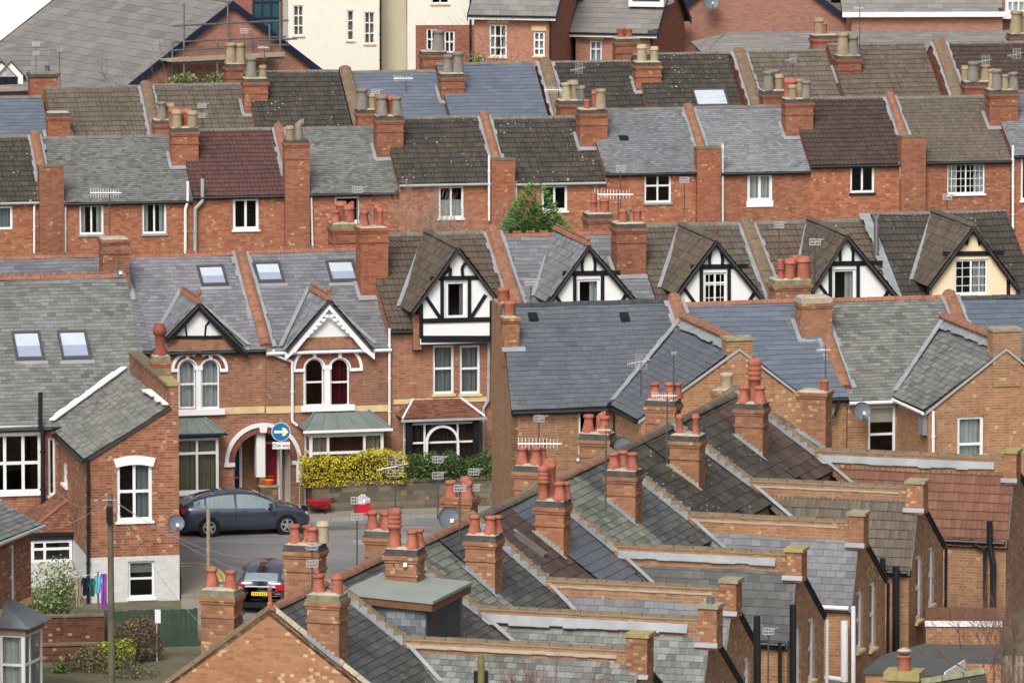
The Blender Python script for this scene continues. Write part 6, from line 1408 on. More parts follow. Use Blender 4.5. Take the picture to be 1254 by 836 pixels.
# flat roofed dormer
def dormer():
    h = FHS[6]; F = FT; v0 = h.v0 + .22; v1 = v0 + 3.0; root = h.rn
    u0, _ = F.hit(418, 720, v0); u1, z1 = F.hit(526, 735, v0); zb = h.zr - h.s * u1 - .2
    mb = MB(); mb.box(F, u0 + .1, u1 - .1, v0 + .1, v1 - .1, zb - .3, z1 - .2, 'lead_dark'); d = mb.build('dormer', root)
    rb = MB(); mb = MB()
    # slate hung cheek facing us and the windowed face
    for i in range(9):
        zz = zb - .2 + i * .17; off = 0 if i % 2 else .13; x = u0
        while x < u1 - .12:
            a, b = max(u0 + .1, x - off), min(u1 - .12, x - off + .25)
            if b > a + .03 and zz + .17 < z1 - .16: mb.box8([F.w(u, vv, z) for z in (zz, zz + .17) for vv, u in ((v0 + .1 - (.03 if z == zz else .012), a), (v0 + .1 - (.03 if z == zz else .012), b - .008), (v0 + .1, a), (v0 + .1, b - .008))][0:4] + [F.w(u, vv, z) for z in (zz + .17,) for vv, u in ((v0 + .088, a), (v0 + .088, b - .008), (v0 + .1, a), (v0 + .1, b - .008))], 'lead_dark') if 0 else mb.box(F, a, b - .01, v0 + .075 + (i % 3) * .004, v0 + .1, zz, zz + .163, 'slate_cheek%d' % random.randint(0, 2))
            x += .25
    mb.build('slate_cheek', d)
    sd = -.0; mb = MB(); z2 = z1 + .12
    mb.box8([F.w(u, v, (z1 if u > 1 else z2) - (.07 if lo else 0)) for lo in (1, 0) for v in (v0 - .1, v1 + .05) for u in (u0 - .05, u1 + .12)], 'felt'); mb.build('flat_roof', d)
    mb = MB(); mb.box8([F.w(u, v, (z1 if u > 1 else z2) - (.26 if lo else .072)) for lo in (1, 0) for v in (v0 - .06, v0 - .02) for u in (u0, u1 + .08)], 'timber'); mb.box(F, u1 + .04, u1 + .09, v0 - .02, v1, z1 - .27, z1 - .072, 'timber'); mb.build('fascia', d)
    G = F.right(u1 - .1)
    window(root, G, -.06, (v0 + .15, zb + .1, v0 + .75, z1 - .3), nv=(), fw=.08, m='timber_orange', sill=None, world=True); window(root, G, -.06, (v1 - 1.1, zb + .1, v1 - .15, z1 - .3), nv=(.5,), fw=.08, m='timber_pale', sill=None, world=True, curt=('full', 'curtain_beige'))
    mb = MB(); mb.box(F, u1 - .16, u1 - .1, v0 + .1, v1 - .1, zb - .3, z1 - .25, 'lead_dark'); mb.build('face', d)
for i, c in enumerate(('#555b60', '#6b7176', '#7c8286')): plain('slate_cheek%d' % i, c, .6, var=.15, scale=4)
dormer()
# end house trimmings: finial and raised verge
h = FHS[7]; F = FT
mb = MB(); mb.lathe(F.w(0, .05, h.zr + .05), [(.07, 0), (.07, .12), (.045, .16), (.045, .42), (.06, .44), (.055, .5), (.01, .52)], 'pot_red', 10); mb.build('finial', h.rn)
mb = MB(); 
for sg, e in ((-1, 2.9), (1, 2.9)):
    ridge(h.rn, F.w(0, .12, h.zr + .08), F.w(sg * e, .12, h.zr - e * h.s + (.1 if sg > 0 else .02)), 'coping' if sg < 0 else 'mortar', r=.12 if sg < 0 else .07, step=.4, name='verge_coping')
# roof light on the brown tiles
h = FHS[4]
def slopept(k, px, py):
    h = FHS[k]; n = FT.u * h.s + Vector((0, 0, 1)); p0 = FT.w(0, 0, h.zr); d = ray(px, py); t = (p0 - CAM).dot(n) / d.dot(n); return CAM + d * t
a = slopept(4, 628, 656); b = slopept(4, 664, 683); mb = MB(); sd = FT.v * .22
mb.slab([a, b, b + sd, a + sd], Vector((FT.u.x * h.s, FT.u.y * h.s, 1)).normalized() * .14, 'metal'); mb.slab([a + FT.v * .22 + Vector((0, 0, .15)), b + FT.v * .22 + Vector((0, 0, .15)), b + FT.v * .05 + Vector((0, 0, .15)), a + FT.v * .05 + Vector((0, 0, .15))], (0, 0, .01), 'lead'); mb.build('roof_light', h.rn)
# soil pipes by the wings
def gpipe(k, pts, m, r, dv=-.35):
    h = FHS[k]; P = []
    for x, y in pts:
        u, z = FT.hit(x, y, h.vN + dv); P.append(FT.w(u, h.vN + dv, z))
    mb = MB(); mb.path(P, r, m, 10); mb.build('soil_pipe', h.rf)
gpipe(1, [(1190, 660), (1190, 664), (1206, 672), (1206, 760)], 'gutter_black', .055, -.15); gpipe(1, [(1212, 638), (1212, 668), (1216, 690), (1216, 756)], 'gutter_black', .09, -.2)
gpipe(2, [(1097, 693), (1097, 800)], 'gutter_black', .1); gpipe(2, [(1081, 683), (1081, 700)], 'gutter_black', .08)
gpipe(3, [(1034, 760), (1034, 834)], 'white', .1); gpipe(3, [(1045, 742), (1045, 840)], 'white', .06, -.2); gpipe(3, [(1010, 829), (1034, 832)], 'white', .07); gpipe(4, [(971, 740), (971, 836)], 'gutter_black', .09); gpipe(5, [(927, 753), (927, 840)], 'gutter_black', .09, -.2); gpipe(4, [(955, 786), (955, 840)], 'gutter_black', .05, -.2)
# flat roofed extension and yard wall at the lower right
def P_at(px, py, z):
    d = ray(px, py); t = (z - HC) / d.z; return CAM + d * t
h = FHS[1]; zf = 6.1 if 0 else None
u0, zt = FT.hit(1060, 809, FHS[3].vF + .6)
c = [P_at(1060, 820, 3.9), P_at(1156, 822, 3.9), P_at(1180, 807, 3.9), P_at(1226, 808, 3.9), P_at(1226, 790, 3.9), P_at(1132, 788, 3.9), P_at(1083, 801, 3.9)]
cx = sum(p.x for p in c) / 7; cy = sum(p.y for p in c) / 7
ex = thing('extension', 'flat roofed yard extension covered in dark green felt, lower right', 'extension', (cx, cy, 1.5))
mb = MB(); mb.slab([p + Vector((0, 0, -.1)) for p in c], (0, 0, -2.6), 'brick_orange'); mb.build('wall', ex)
mb = MB(); cc = Vector((cx, cy, 3.9)); mb.slab([cc + (p - cc) * 1.03 for p in c], (0, 0, -.1), 'felt_dark'); mb.build('roof', ex)
mb = MB(); a = cc + (c[1] - cc) * 1.035; b = cc + (c[2] - cc) * 1.035; mb.slab([a, b, b + Vector((0, 0, -.28)), a + Vector((0, 0, -.28))], (.04, 0, 0), 'white'); mb.build('fascia', ex)
FX = FrP(1180, 770, 201, -2)
u0, z1 = FX.hit(1134, 761, 0); u1, _ = FX.hit(1225, 768, 0); _, z0 = FX.hit(1180, 812, 0)
o = thing('outhouse', 'low brick outhouse with white fascia and red brown coping, lower right', 'outhouse', FX.w((u0 + u1) / 2, .6, z0 - 1)); mb = MB(); mb.box(FX, u0, u1, 0, 1.6, z0 - 1, z1, 'brick_orange'); mb.build('wall', o)
mb = MB(); mb.box(FX, u0 - .03, u1 + .05, -.05, -.001, z1 - .12, z1 + .04, 'white_fresh'); mb.build('fascia', o)
mb = MB()
for i in range(6): a = u0 + (u1 - u0) * i / 6; mb.box(FX, a, a + (u1 - u0) / 6 - .01, -.04, 1.65, z1 + .04, z1 + .14, 'timber')
mb.build('coping', o)

FPk = FrP(1180, 806, 195.5, -2); pk = thing('picket_fence', 'low weathered picket fence beside the dark flat roof, lower right', 'fence', FPk.w(0, 0, 2.4)); u0, zt = FPk.hit(1184, 803); u1, _ = FPk.hit(1300, 806)
mb = MB(); x = u0
while x < u1: mb.box(FPk, x, x + .07, 0, .02, 2.4, zt + random.uniform(-.02, .02), 'timber_pale'); x += .13
mb.build('pickets', pk); mb = MB(); mb.box(FPk, u0, u1, .022, .06, zt - .25, zt - .17, 'timber_pale'); mb.build('rail', pk)
# ================================================================ STREET
def PZ(px, py, z):
    d = ray(px, py); t = (z - HC) / d.z; return CAM + d * t
def asphalt(name, c, dark, wet=.0):
    t = NT(name); geo = t.new('ShaderNodeNewGeometry').outputs['Position']
    mp = t.new('ShaderNodeMapping'); mp.inputs['Scale'].default_value = (.35, .9, 1); t.lk(geo, mp.inputs[0])
    n = t.noise(mp.outputs[0], 1.2, 5, .65); col = t.ramp(n, [(.32, dark), (.5, c), (.72, c)])
    f = t.noise(geo, 30, 2); col = t.mix(.3, col, t.ramp(f, [(.3, (.4, .4, .4, 1)), (.7, (1, 1, 1, 1))]), 'MULTIPLY'); t.lk(col, t.p.inputs['Base Color'])
    t.lk(t.mr(n, .45, .6, .55, .9), t.p.inputs['Roughness']); t.bump(f, .01, .3); MATS[name] = t.m
asphalt('asphalt', '#858383', '#6c6c6e'); asphalt('asphalt_old', '#7b7a79', '#606061'); asphalt('paving', '#8e877d', '#746e66')
plain('kerb_line', '#8d8d8c', .8, var=.1); plain('yellow_line', '#e0c878', .8, var=.15, dirt=('#8f8a78', .6), scale=6); plain('kerb', '#8c8a84', .9, var=.15)
FRd = Fr(at(420, 640, 241.5), 13)
def sheet(name, pts, m, z, th=.05, kind=True):
    mb = MB(); mb.slab([Vector((p[0], p[1], z)) for p in pts], (0, 0, -th), m); o = mb.build(name)
    if kind: o['kind'] = 'structure'
    return o
ZR = .29
q = lambda u, v: FRd.w(u, v, 0)
sheet('road', [q(-22, -8), q(14, -8), q(14, 0), q(-22, 0)], 'asphalt', ZR)
sheet('side_road', [q(-6.4, -34), q(2.0, -34), q(2.6, -8.003), q(-7.4, -8.003)], 'asphalt_old', ZR + .002)
mb = MB(); mb.box(FRd, -22, 14, .12, 3.6, 0, ZR + .12, 'paving'); o = mb.build('pavement'); o['kind'] = 'structure'
mb = MB()
for i in range(40): mb.box(FRd, -22 + i * .9, -22 + i * .9 + .885, 0, .118, 0, ZR + .11 + (i % 3) * .003, 'kerb')
o = mb.build('kerb'); o['kind'] = 'structure'
# near side pavement at the corner, with double yellow lines round it
A0 = PZ(205, 702, ZR); pts = [PZ(222, 690, ZR), PZ(250, 689, ZR), PZ(268, 694, ZR), PZ(274, 703, ZR), PZ(275, 760, ZR), PZ(222, 760, ZR)]
sheet('pavement_corner', [PZ(222, 697, ZR), PZ(243, 696, ZR), PZ(256, 699, ZR), PZ(262, 706, ZR), PZ(262, 770, ZR), PZ(222, 770, ZR)], 'paving', ZR + .1, .15)
mb = MB()
def curve(pts, w, m, z):
    P = [Vector((p.x, p.y, z)) for p in pts]
    for a, b in zip(P, P[1:]):
        d = (b - a).normalized(); n = Vector((-d.y, d.x, 0)) * w / 2; e = d * .02
        mb.slab([a - n - e, b - n + e, b + n + e, a + n - e], (0, 0, -.004), m)
import itertools
def bez(p, n=14):
    out = []
    for i in range(n + 1):
        t = i / n; out.append(tuple(sum(c * q_[k] for c, q_ in zip(((1 - t) ** 3, 3 * t * (1 - t) ** 2, 3 * t * t * (1 - t), t ** 3), p)) for k in (0, 1)))
    return out
for off in (0, 3.2):
    curve([PZ(x, y, ZR) for x, y in bez(((222, 693 - off), (252, 692 - off), (268 + off, 696 - off), (271 + off * 1.6, 712)))], .15, 'yellow_line', ZR + .012)
o = mb.build('yellow_lines'); o['kind'] = 'structure'
mb = MB(); mb.box(FRd, 3.2, 4.5, -5.5, -4.3, ZR, ZR + .006, 'asphalt_old'); mb.box(FRd, -9, -7.6, -3.3, -2.6, ZR, ZR + .006, 'kerb') if 0 else None
o = mb.build('road_patch'); o['kind'] = 'structure'
for (x0, x1, y0, y1, m_) in ((392, 470, 652, 660, 'asphalt_old'), (505, 560, 640, 652, 'asphalt_old'), (228, 300, 664, 672, 'asphalt_old'), (430, 500, 672, 678, 'kerb_line')):
    P = [PZ(x0, y0, 0), PZ(x1, y0 - 3, 0), PZ(x1 + 6, y1 - 3, 0), PZ(x0 + 6, y1, 0)]; sheet('road_patch', P, m_, ZR + .005, .004)
c_ = PZ(378, 663, 0); mb = MB(); mb.tube((c_.x, c_.y, ZR - .02), (c_.x, c_.y, ZR + .008), .32, 'metal_dark', 20); o = mb.build('manhole_cover'); tag(o, 'round iron manhole cover in the road beyond the near chimneys', 'manhole cover')
# ---------------------------------------------------------------- foliage
def leaves(mb, fn, n, size, mats, rr, flat=.0):
    for i in range(n):
        p, nrm = fn(rr)
        d = Vector((rr.gauss(0, 1), rr.gauss(0, 1), rr.gauss(0, 1))).normalized(); d = (d + nrm * .6).normalized()
        a = d.orthogonal().normalized(); b = d.cross(a); an = rr.random() * 6.28; a, b = a * math.cos(an) + b * math.sin(an), b * math.cos(an) - a * math.sin(an)
        s = size * rr.uniform(.6, 1.3)
        mb.face([p - a * s * .5, p + b * s * .3, p + a * s * .5, p - b * s * .3], mats[min(len(mats) - 1, int(rr.random() ** 1.0 * len(mats)))], (rr.random(), rr.random()))
def leafmat(name, a, b, c):
    t = NT(name); at_ = t.new('ShaderNodeAttribute'); at_.attribute_name = 'rnd'; sp = t.new('ShaderNodeSeparateColor'); t.lk(at_.outputs['Color'], sp.inputs[0])
    geo = t.new('ShaderNodeNewGeometry').outputs['Position']; n = t.noise(geo, 2.2, 3)
    t.lk(t.ramp(t.math('ADD', t.math('MULTIPLY', sp.outputs[0], .6), t.math('MULTIPLY', n, .45)), [(.2, a), (.5, b), (.85, c)]), t.p.inputs['Base Color']); t.p.inputs['Roughness'].default_value = .7; MATS[name] = t.m
leafmat('leaf_yellow', '#6f6a14', '#b3a521', '#dccb3e'); leafmat('leaf_dark', '#22301c', '#3a4a2a', '#566440'); leafmat('leaf_green', '#2f4a1e', '#54762c', '#86a040')
leafmat('leaf_conifer', '#2c4a28', '#4a7038', '#7f9a52'); leafmat('leaf_olive', '#4a5238', '#77805a', '#a3a880'); leafmat('twig_brown', '#4a3a2c', '#6b5642', '#8a7258'); leafmat('twig_hedge', '#3c3326', '#5b4c38', '#7a6a50')
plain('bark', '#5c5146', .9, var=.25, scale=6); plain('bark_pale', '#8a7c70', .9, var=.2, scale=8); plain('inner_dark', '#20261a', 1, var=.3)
def hedgebox(F, u0, u1, v0, v1, z0, z1, n, size, mats, seed, name='foliage', parent=None, bump_=.15):
    rr = random.Random(seed); mb = MB(); nu = max(2, int((u1 - u0) / .35))
    hts = [rr.uniform(-bump_, bump_) for _ in range(nu + 2)]; frt = [rr.uniform(-bump_, bump_) for _ in range(nu + 2)]
    def lerp(L, u): x = (u - u0) / (u1 - u0) * nu; i = min(nu, max(0, int(x))); return L[i] + (L[min(i + 1, nu + 1)] - L[i]) * (x - i)
    def fn(rr):
        u = rr.uniform(u0, u1); k = rr.random(); dp = abs(rr.gauss(0, .07)) - (.05 if rr.random() < .12 else 0)
        if k < .55: z = rr.uniform(z0, z1 + lerp(hts, u)); edge = max(0, (z - (z1 - .2)) / .2); return F.w(u, v0 + lerp(frt, u) * .6 + dp + .1 * edge * edge, z), -F.v
        if k < .85: return F.w(u, rr.uniform(v0, v1), z1 + lerp(hts, u) - dp + rr.gauss(0, .02)), Vector((0, 0, 1))
        uu = u0 if rr.random() < .5 else u1; return F.w(uu + rr.gauss(0, .04), rr.uniform(v0, v1), rr.uniform(z0, z1)), F.u * (1 if uu == u1 else -1)
    leaves(mb, fn, n, size, mats, rr)
    mb.box(F, u0 + .1, u1 - .1, v0 + .14, v1 - .1, z0, z1 - .16, 'inner_dark')  # dark core paints in the shade between the leaves
    return mb.build(name, parent)
def blobfn(c, rx, ry, rz, lumps, seed, inner=.25):
    r0 = random.Random(seed); L = [(Vector((r0.gauss(0, 1), r0.gauss(0, 1), r0.gauss(0, 1))).normalized(), r0.uniform(.2, .5)) for _ in range(lumps)]
    def fn(rr):
        d = Vector((rr.gauss(0, 1), rr.gauss(0, 1), rr.gauss(0, 1))).normalized(); k = 1.0
        for l, a in L: k += max(0, d.dot(l) - .75) * a * 2 - .02
        r = k * (1 - abs(rr.gauss(0, inner))); return Vector((c[0] + d.x * rx * r, c[1] + d.y * ry * r, c[2] + d.z * rz * r)), d
    return fn
def branchtree(mb, p, d, L, r, depth, rr, m, spread=.5, up=.15):
    e = p + d * L; mb.tube(p, e, r, m, 5 if depth > 1 else 4, r * .68)
    if depth <= 0: return
    for i in range(rr.choice((2, 3, 3))):
        nd = (d + Vector((rr.gauss(0, spread), rr.gauss(0, spread), rr.gauss(0, spread * .6) + up))).normalized()
        branchtree(mb, p + d * L * rr.uniform(.55, 1), nd, L * rr.uniform(.6, .85), r * .62, depth - 1, rr, m, spread, up)
# stone wall + hedges
FW_ = Fr(at(440, 620, 243.0), 13)
gz0 = ZR + .1
u0, zt = FW_.hit(382, 592, 0); u1, _ = FW_.hit(640, 592, 0); um, _ = FW_.hit(494, 592, 0)
mb = MB(); mb.box(FW_, u0, u1, 0, .45, gz0 - .3, zt - .05, 'stone_wall')
rr = random.Random(3); x = u0
while x < u1: w_ = rr.uniform(.3, .5); mb.box(FW_, x, x + w_ - .01, -.04, .5, zt - .05, zt + rr.uniform(.02, .07), 'stone_wall'); x += w_
tag(mb.build('garden_wall'), 'low rough stone garden wall under the yellow and green hedges', 'wall')
ua, z1 = FW_.hit(373, 560, .1); ub, _ = FW_.hit(496, 560, .1)
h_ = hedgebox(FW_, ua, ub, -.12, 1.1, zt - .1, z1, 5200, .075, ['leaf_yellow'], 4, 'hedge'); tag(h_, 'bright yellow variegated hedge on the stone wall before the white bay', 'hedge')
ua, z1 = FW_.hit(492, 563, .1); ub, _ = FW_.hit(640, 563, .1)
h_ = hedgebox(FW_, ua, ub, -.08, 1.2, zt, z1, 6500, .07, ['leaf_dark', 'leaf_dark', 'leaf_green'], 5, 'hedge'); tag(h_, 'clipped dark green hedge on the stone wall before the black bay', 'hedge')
# road sign
Fs = Fr(at(344, 600, 243.2), 4)
uc, zc = Fs.hit(344, 528.5, 0); r = 11.8 / S_(243.2)
rs = thing('road_sign', 'round blue one way sign with arrow above its small plate on a grey post', 'road sign', Fs.w(uc, 0, gz0))
mb = MB(); mb.tube(Fs.w(uc, .06, gz0), Fs.w(uc, .06, zc + r + .12), .04, 'pipe_grey', 10); mb.build('post', rs)
plain('sign_blue', '#1c6fa5', .4, var=.03); plain('sign_cream', '#efe7c0', .5, var=.03)
mb = MB(); n = 32; ci = [Fs.w(uc + r * math.cos(2 * math.pi * i / n), 0, zc + r * math.sin(2 * math.pi * i / n)) for i in range(n)]; mb.slab(ci, Fs.v * .012, 'white')
ci = [Fs.w(uc + r * .93 * math.cos(2 * math.pi * i / n), -.006, zc + r * .93 * math.sin(2 * math.pi * i / n)) for i in range(n)]; mb.slab(ci, Fs.v * .005, 'sign_blue')
ar = [(-.72, -.14), (.2, -.14), (.08, -.42), (.42, -.42), (.78, 0), (.42, .42), (.08, .42), (.2, .14), (-.72, .14)]
from mathutils.geometry import tessellate_polygon as tp_
tri = tp_([[Vector((a * r, b * r, 0)) for a, b in ar]])
for t3_ in tri:
    P3 = [Fs.w(uc + ar[i][0] * r, -.012, zc + ar[i][1] * r) for i in t3_]; mb.face(P3, 'sign_cream')
mb.build('disc', rs)
a, z1 = Fs.hit(333.5, 541, 0); b, _ = Fs.hit(355, 541, 0); _, z0 = Fs.hit(344, 549.5, 0)
mb = MB(); mb.box(Fs, a, b, -.01, .005, z0, z1, 'white_fresh'); pl = mb.build('plate', rs)
def text(parent, txt, F, u, v, z, size, m, name='lettering', sx=1):
    c = bpy.data.curves.new('t', 'FONT'); c.body = txt; c.size = size; c.align_x = 'CENTER'; c.align_y = 'CENTER'; c.extrude = .002
    o = bpy.data.objects.new('t', c); COL.objects.link(o); dg = bpy.context.evaluated_depsgraph_get(); me = bpy.data.meshes.new_from_object(o.evaluated_get(dg)); bpy.data.objects.remove(o)
    o = bpy.data.objects.new(name, me); COL.objects.link(o); me.materials.clear(); me.materials.append(MATS[m])
    o.parent = parent; off = OFF[parent.name]; o.location = F.w(u, v, z) - off; o.rotation_euler = (R(90), 0, R(F.ang)); o.scale = (sx, 1, 1); OFF[o.name] = F.w(u, v, z); return o
text(pl, 'One way', Fs, (a + b) / 2, -.014, (z0 + z1) / 2, .17, 'black', sx=.95)
# ---------------------------------------------------------------- cars
def carpaint(name, c):
    t = NT(name); t.p.inputs['Base Color'].default_value = lin(c); t.p.inputs['Metallic'].default_value = .55; t.p.inputs['Roughness'].default_value = .24; t.p.inputs['Coat Weight'].default_value = .7; t.p.inputs['Coat Roughness'].default_value = .06; MATS[name] = t.m
carpaint('paint_blue', '#46505f'); carpaint('paint_dark', '#5a5664')
plain('car_glass', '#20282c', .06, var=.05, spec=.8); plain('car_glass_pale', '#75858a', .08, var=.15, scale=1.2, spec=.8); plain('tyre', '#17171a', .85, var=.1); plain('rim', '#b9bcc0', .3, .7, var=.06); plain('trim_black', '#121316', .5, var=.1); plain('lamp_red', '#b01020', .2, var=.1, spec=.6); plain('lamp_clear', '#cfd6da', .15, var=.05, spec=.7); plain('plate_yellow', '#dcc11e', .5, var=.03)  # pale car glass: bright sky reflection painted into its colour
HATCH = [(-2.17, .70, .36, .80, .84, .56), (-2.13, .79, .27, .93, 1.0, .60), (-2.0, .85, .21, .97, 1.09, .60), (-1.72, .885, .2, .96, 1.22, .585), (-1.3, .90, .2, .94, 1.36, .58), (-.7, .91, .2, .92, 1.44, .58), (-.1, .915, .2, .90, 1.455, .575), (.3, .915, .2, .89, 1.40, .57), (.7, .91, .2, .89, 1.22, .60), (1.12, .90, .2, .90, .985, .70), (1.45, .885, .2, .86, .93, .72), (1.85, .85, .22, .77, .82, .68), (2.08, .76, .27, .64, .68, .6), (2.17, .62, .34, .52, .55, .5)]
def lerpst(T, x):
    for a, b in zip(T, T[1:]):
        if a[0] <= x <= b[0]:
            t = (x - a[0]) / (b[0] - a[0]); return [p + (q_ - p) * t for p, q_ in zip(a, b)]
    return list(T[0] if x < T[0][0] else T[-1])
def make_car(name, label, loc, rz, paint, T, scale=1.0, wheels=(-1.3, 1.34), wr=.32, side=((-1.78, -1.42), (-1.36, -.42), (-.34, .93)), rear=True, gl='car_glass'):
    c, s = math.cos(rz), math.sin(rz)
    def W(x, y, z): return Vector((loc[0] + (x * c - y * s) * scale, loc[1] + (x * s + y * c) * scale, loc[2] + z * scale))
    root = thing(name, label, 'car', loc); mb = MB()
    def sec(st):
        x, w, zb, be, top, wt = st
        return [(0, zb), (w * .9, zb), (w * .985, zb + .12), (w, (zb + be) / 2), (w * .985, be - .08), (w * .95, be), (wt + (w * .95 - wt) * .1, top - (top - be) * .09), (wt * .9, top - .015), (wt * .5, top + .006), (0, top + .01)]
    xs = []
    for a, b in zip(T, T[1:]):
        xs += [a[0], (a[0] + b[0]) / 2]
    xs.append(T[-1][0]); S = [(x, sec(lerpst(T, x))) for x in xs]
    for (xa, A), (xb, B) in zip(S, S[1:]):
        for i in range(len(A) - 1):
            for sg in (1, -1): mb.face([W(xa, sg * A[i][0], A[i][1]), W(xb, sg * B[i][0], B[i][1]), W(xb, sg * B[i + 1][0], B[i + 1][1]), W(xa, sg * A[i + 1][0], A[i + 1][1])], paint)
    for (x, A) in (S[0], S[-1]): mb.face([W(x, y, z) for y, z in A] + [W(x, -y, z) for y, z in A[::-1]], paint)
    body = mb.build('body', root, smooth=True)
    def side_pt(x, t, sg, off=.008):
        st = lerpst(T, x); q_ = sec(st); a, b = q_[5], q_[6]; return W(x, sg * (a[0] + (b[0] - a[0]) * t + off), a[1] + (b[1] - a[1]) * t)
    for sg in (-1, 1):
        for (xa, xb) in side:
            m = MB(); n = 6; bot = []; top = []
            for i in range(n + 1):
                x = xa + (xb - xa) * i / n; bot.append(side_pt(x, .06, sg)); top.append(side_pt(x, .93, sg))
            for i in range(n): m.face([bot[i], bot[i + 1], top[i + 1], top[i]] if sg < 0 else [top[i], top[i + 1], bot[i + 1], bot[i]], gl)
            m.build('side_window', root)
        # sill line, door gaps and handles
        m = MB()
        for x in (-.38, .62 + .35): 
            P = [side_pt(x, 0, sg, .004)] + [W(x, sg * (lerpst(T, x)[1] + .004), z) for z in (.85, .6, .32)]
            m.path(P, .006, 'trim_black', 4)
        m.build('door_gap', root)
        m = MB()
        for x in (-1.15, -.2): p = W(x, sg * (lerpst(T, x)[1] * .985 + .01), .84); q_ = W(x + .2, sg * (lerpst(T, x)[1] * .985 + .01), .84); m.tube(p, q_, .018, paint, 6)
        m.build('door_handle', root)
        m = MB(); p = W(.78, sg * .98, 1.0); m.box8([W(.78 + a, sg * (.9 + b), 1.0 + d) for d in (-.07, .08) for b in (0, .18) for a in (-.07, .07)], paint); m.build('mirror', root)
        for wx in wheels:
            m = MB(); ax = Vector((-s, c, 0)) * sg; ce = W(wx, sg * .80, wr); y0 = .0
            m.tube(ce - ax * .08, ce + ax * .115 * scale, (wr + .045) * scale, 'trim_black', 22); ar_ = m.build('wheel_arch', root)
            m = MB(); m.tube(ce - ax * .1, ce + ax * .13 * scale, wr * scale, 'tyre', 24); w_ = m.build('wheel', root)
            m = MB(); fx = Vector((c, s, 0)); up = Vector((0, 0, 1)); o_ = ce + ax * .134 * scale; rim = wr * .68 * scale
            for i in range(24):
                a0, a1 = 2 * math.pi * i / 24, 2 * math.pi * (i + 1) / 24; f = lambda a, r_: o_ + (fx * math.cos(a) + up * math.sin(a)) * r_
                m.face([f(a0, rim), f(a1, rim), f(a1, rim * .87), f(a0, rim * .87)], 'rim')
            for i in range(5):
                a = math.pi / 2 + i * 2 * math.pi / 5; dd = fx * math.cos(a) + up * math.sin(a); nn = dd.cross(ax)
                m.slab([o_ + nn * rim * .2 + dd * rim * .1, o_ + nn * rim * .13 + dd * rim * .9, o_ - nn * rim * .13 + dd * rim * .9, o_ - nn * rim * .2 + dd * rim * .1], ax * .012, 'rim')
            m.tube(o_, o_ + ax * .015, rim * .22, 'rim', 10); m.build('rim', w_)
    def toppanel(xa, xb, f, m_, nm, off=.012):
        m = MB(); n = 6; P = []
        for i in range(n + 1):
            x = xa + (xb - xa) * i / n; st = lerpst(T, x); h = st[4]; w_ = st[5] * f; P.append([W(x, y, h + off + (.006 if abs(y) < w_ * .6 else -.008)) for y in (-w_, -w_ * .5, 0, w_ * .5, w_)])
        for i in range(n):
            for j in range(4): m.face([P[i][j], P[i + 1][j], P[i + 1][j + 1], P[i][j + 1]], m_)
        m.build(nm, root)
    toppanel(.36, 1.1, .88, gl, 'windscreen'); toppanel(-2.1, -1.62, .9, gl, 'rear_window')
    for sg in (-1, 1):
        m = MB(); m.box8([W(-2.06 - .1 * b - (.02 if b else 0), sg * (.54 + a * .26 - .03 * b), z) for z in (.78, .95) for b in (0, 1) for a in (0, 1)], 'lamp_red'); m.build('tail_light', root)
        m = MB(); m.box8([W(2.0 + .09 * b, sg * (.48 + a * .24 - .02 * b), z) for z in (.58, .7) for b in (0, 1) for a in (0, 1)], 'lamp_clear'); m.build('headlight', root)
    m = MB(); m.box8([W(x, y, z) for z in (.6, .715) for y in (-.26, .26) for x in (-2.205, -2.17)], 'plate_yellow'); pl = m.build('number_plate', root)
    m = MB(); rr = random.Random(4); x = -.22
    for i in range(7):
        if i == 4: x += .03
        m.box8([W(xx, -(x + a), z) for z in (.622, .693) for a in (0, .014) for xx in (-2.21, -2.205)], 'trim_black'); m.box8([W(xx, -(x + a), z) for z in ((.622, .636) if i % 2 else (.68, .693)) for a in (.014, .042) for xx in (-2.21, -2.205)], 'trim_black'); x += .062
    m.build('characters', pl)
    m = MB(); m.box8([W(x, y, z) for z in (.2, .38) for y in (-.7, .7) for x in (-2.19, -2.1)], 'trim_black'); m.build('bumper', root)
    return root
cp = PZ(296.5, 653, ZR)
make_car('parked_car', 'dark blue grey hatchback parked at the kerb before the arched porch', (cp.x, cp.y + .35, ZR), R(13), 'paint_blue', HATCH, .985, gl='car_glass_pale')
SMALL = [(x * .93, w * .95, zb, be + .03, top + (.02 if -1.9 < x < .5 else 0), wt) for x, w, zb, be, top, wt in HATCH]
cp = PZ(316, 749, ZR); make_car('parked_car', 'dark hatchback seen from behind, yellow plate showing, between two chimneys', (cp.x + .35, cp.y + 1.7, ZR), R(82), 'paint_dark', SMALL, .96, wheels=(-1.22, 1.25), gl='car_glass_pale')
# small things before the porch
def PW(px, py, Y): p = at(px, py, Y); return p
mb = MB(); Fk = Fr(at(369, 580, 243.6), 13); a, z1 = Fk.hit(363, 568); b, z0 = Fk.hit(376.5, 590); mb.box(Fk, a, b, 0, .03, z0, z1, 'white'); mb.tube(Fk.w(a + .3 * (b - a), .02, gz0), Fk.w(a + .3 * (b - a), .02, z0), .03, 'pipe_grey'); mb.tube(Fk.w(a + .8 * (b - a), .02, gz0), Fk.w(a + .8 * (b - a), .02, z0), .03, 'pipe_grey')
tag(mb.build('notice_board'), 'blank white board on two posts left of the yellow hedge', 'board')
Fk = Fr(at(390, 618, 242.4), 13); wb = thing('wheelbarrow', 'small red wheelbarrow standing on the pavement below the yellow hedge', 'wheelbarrow', Fk.w(0, 0, gz0)); a, z1 = Fk.hit(375, 612); b, z0 = Fk.hit(404, 621)
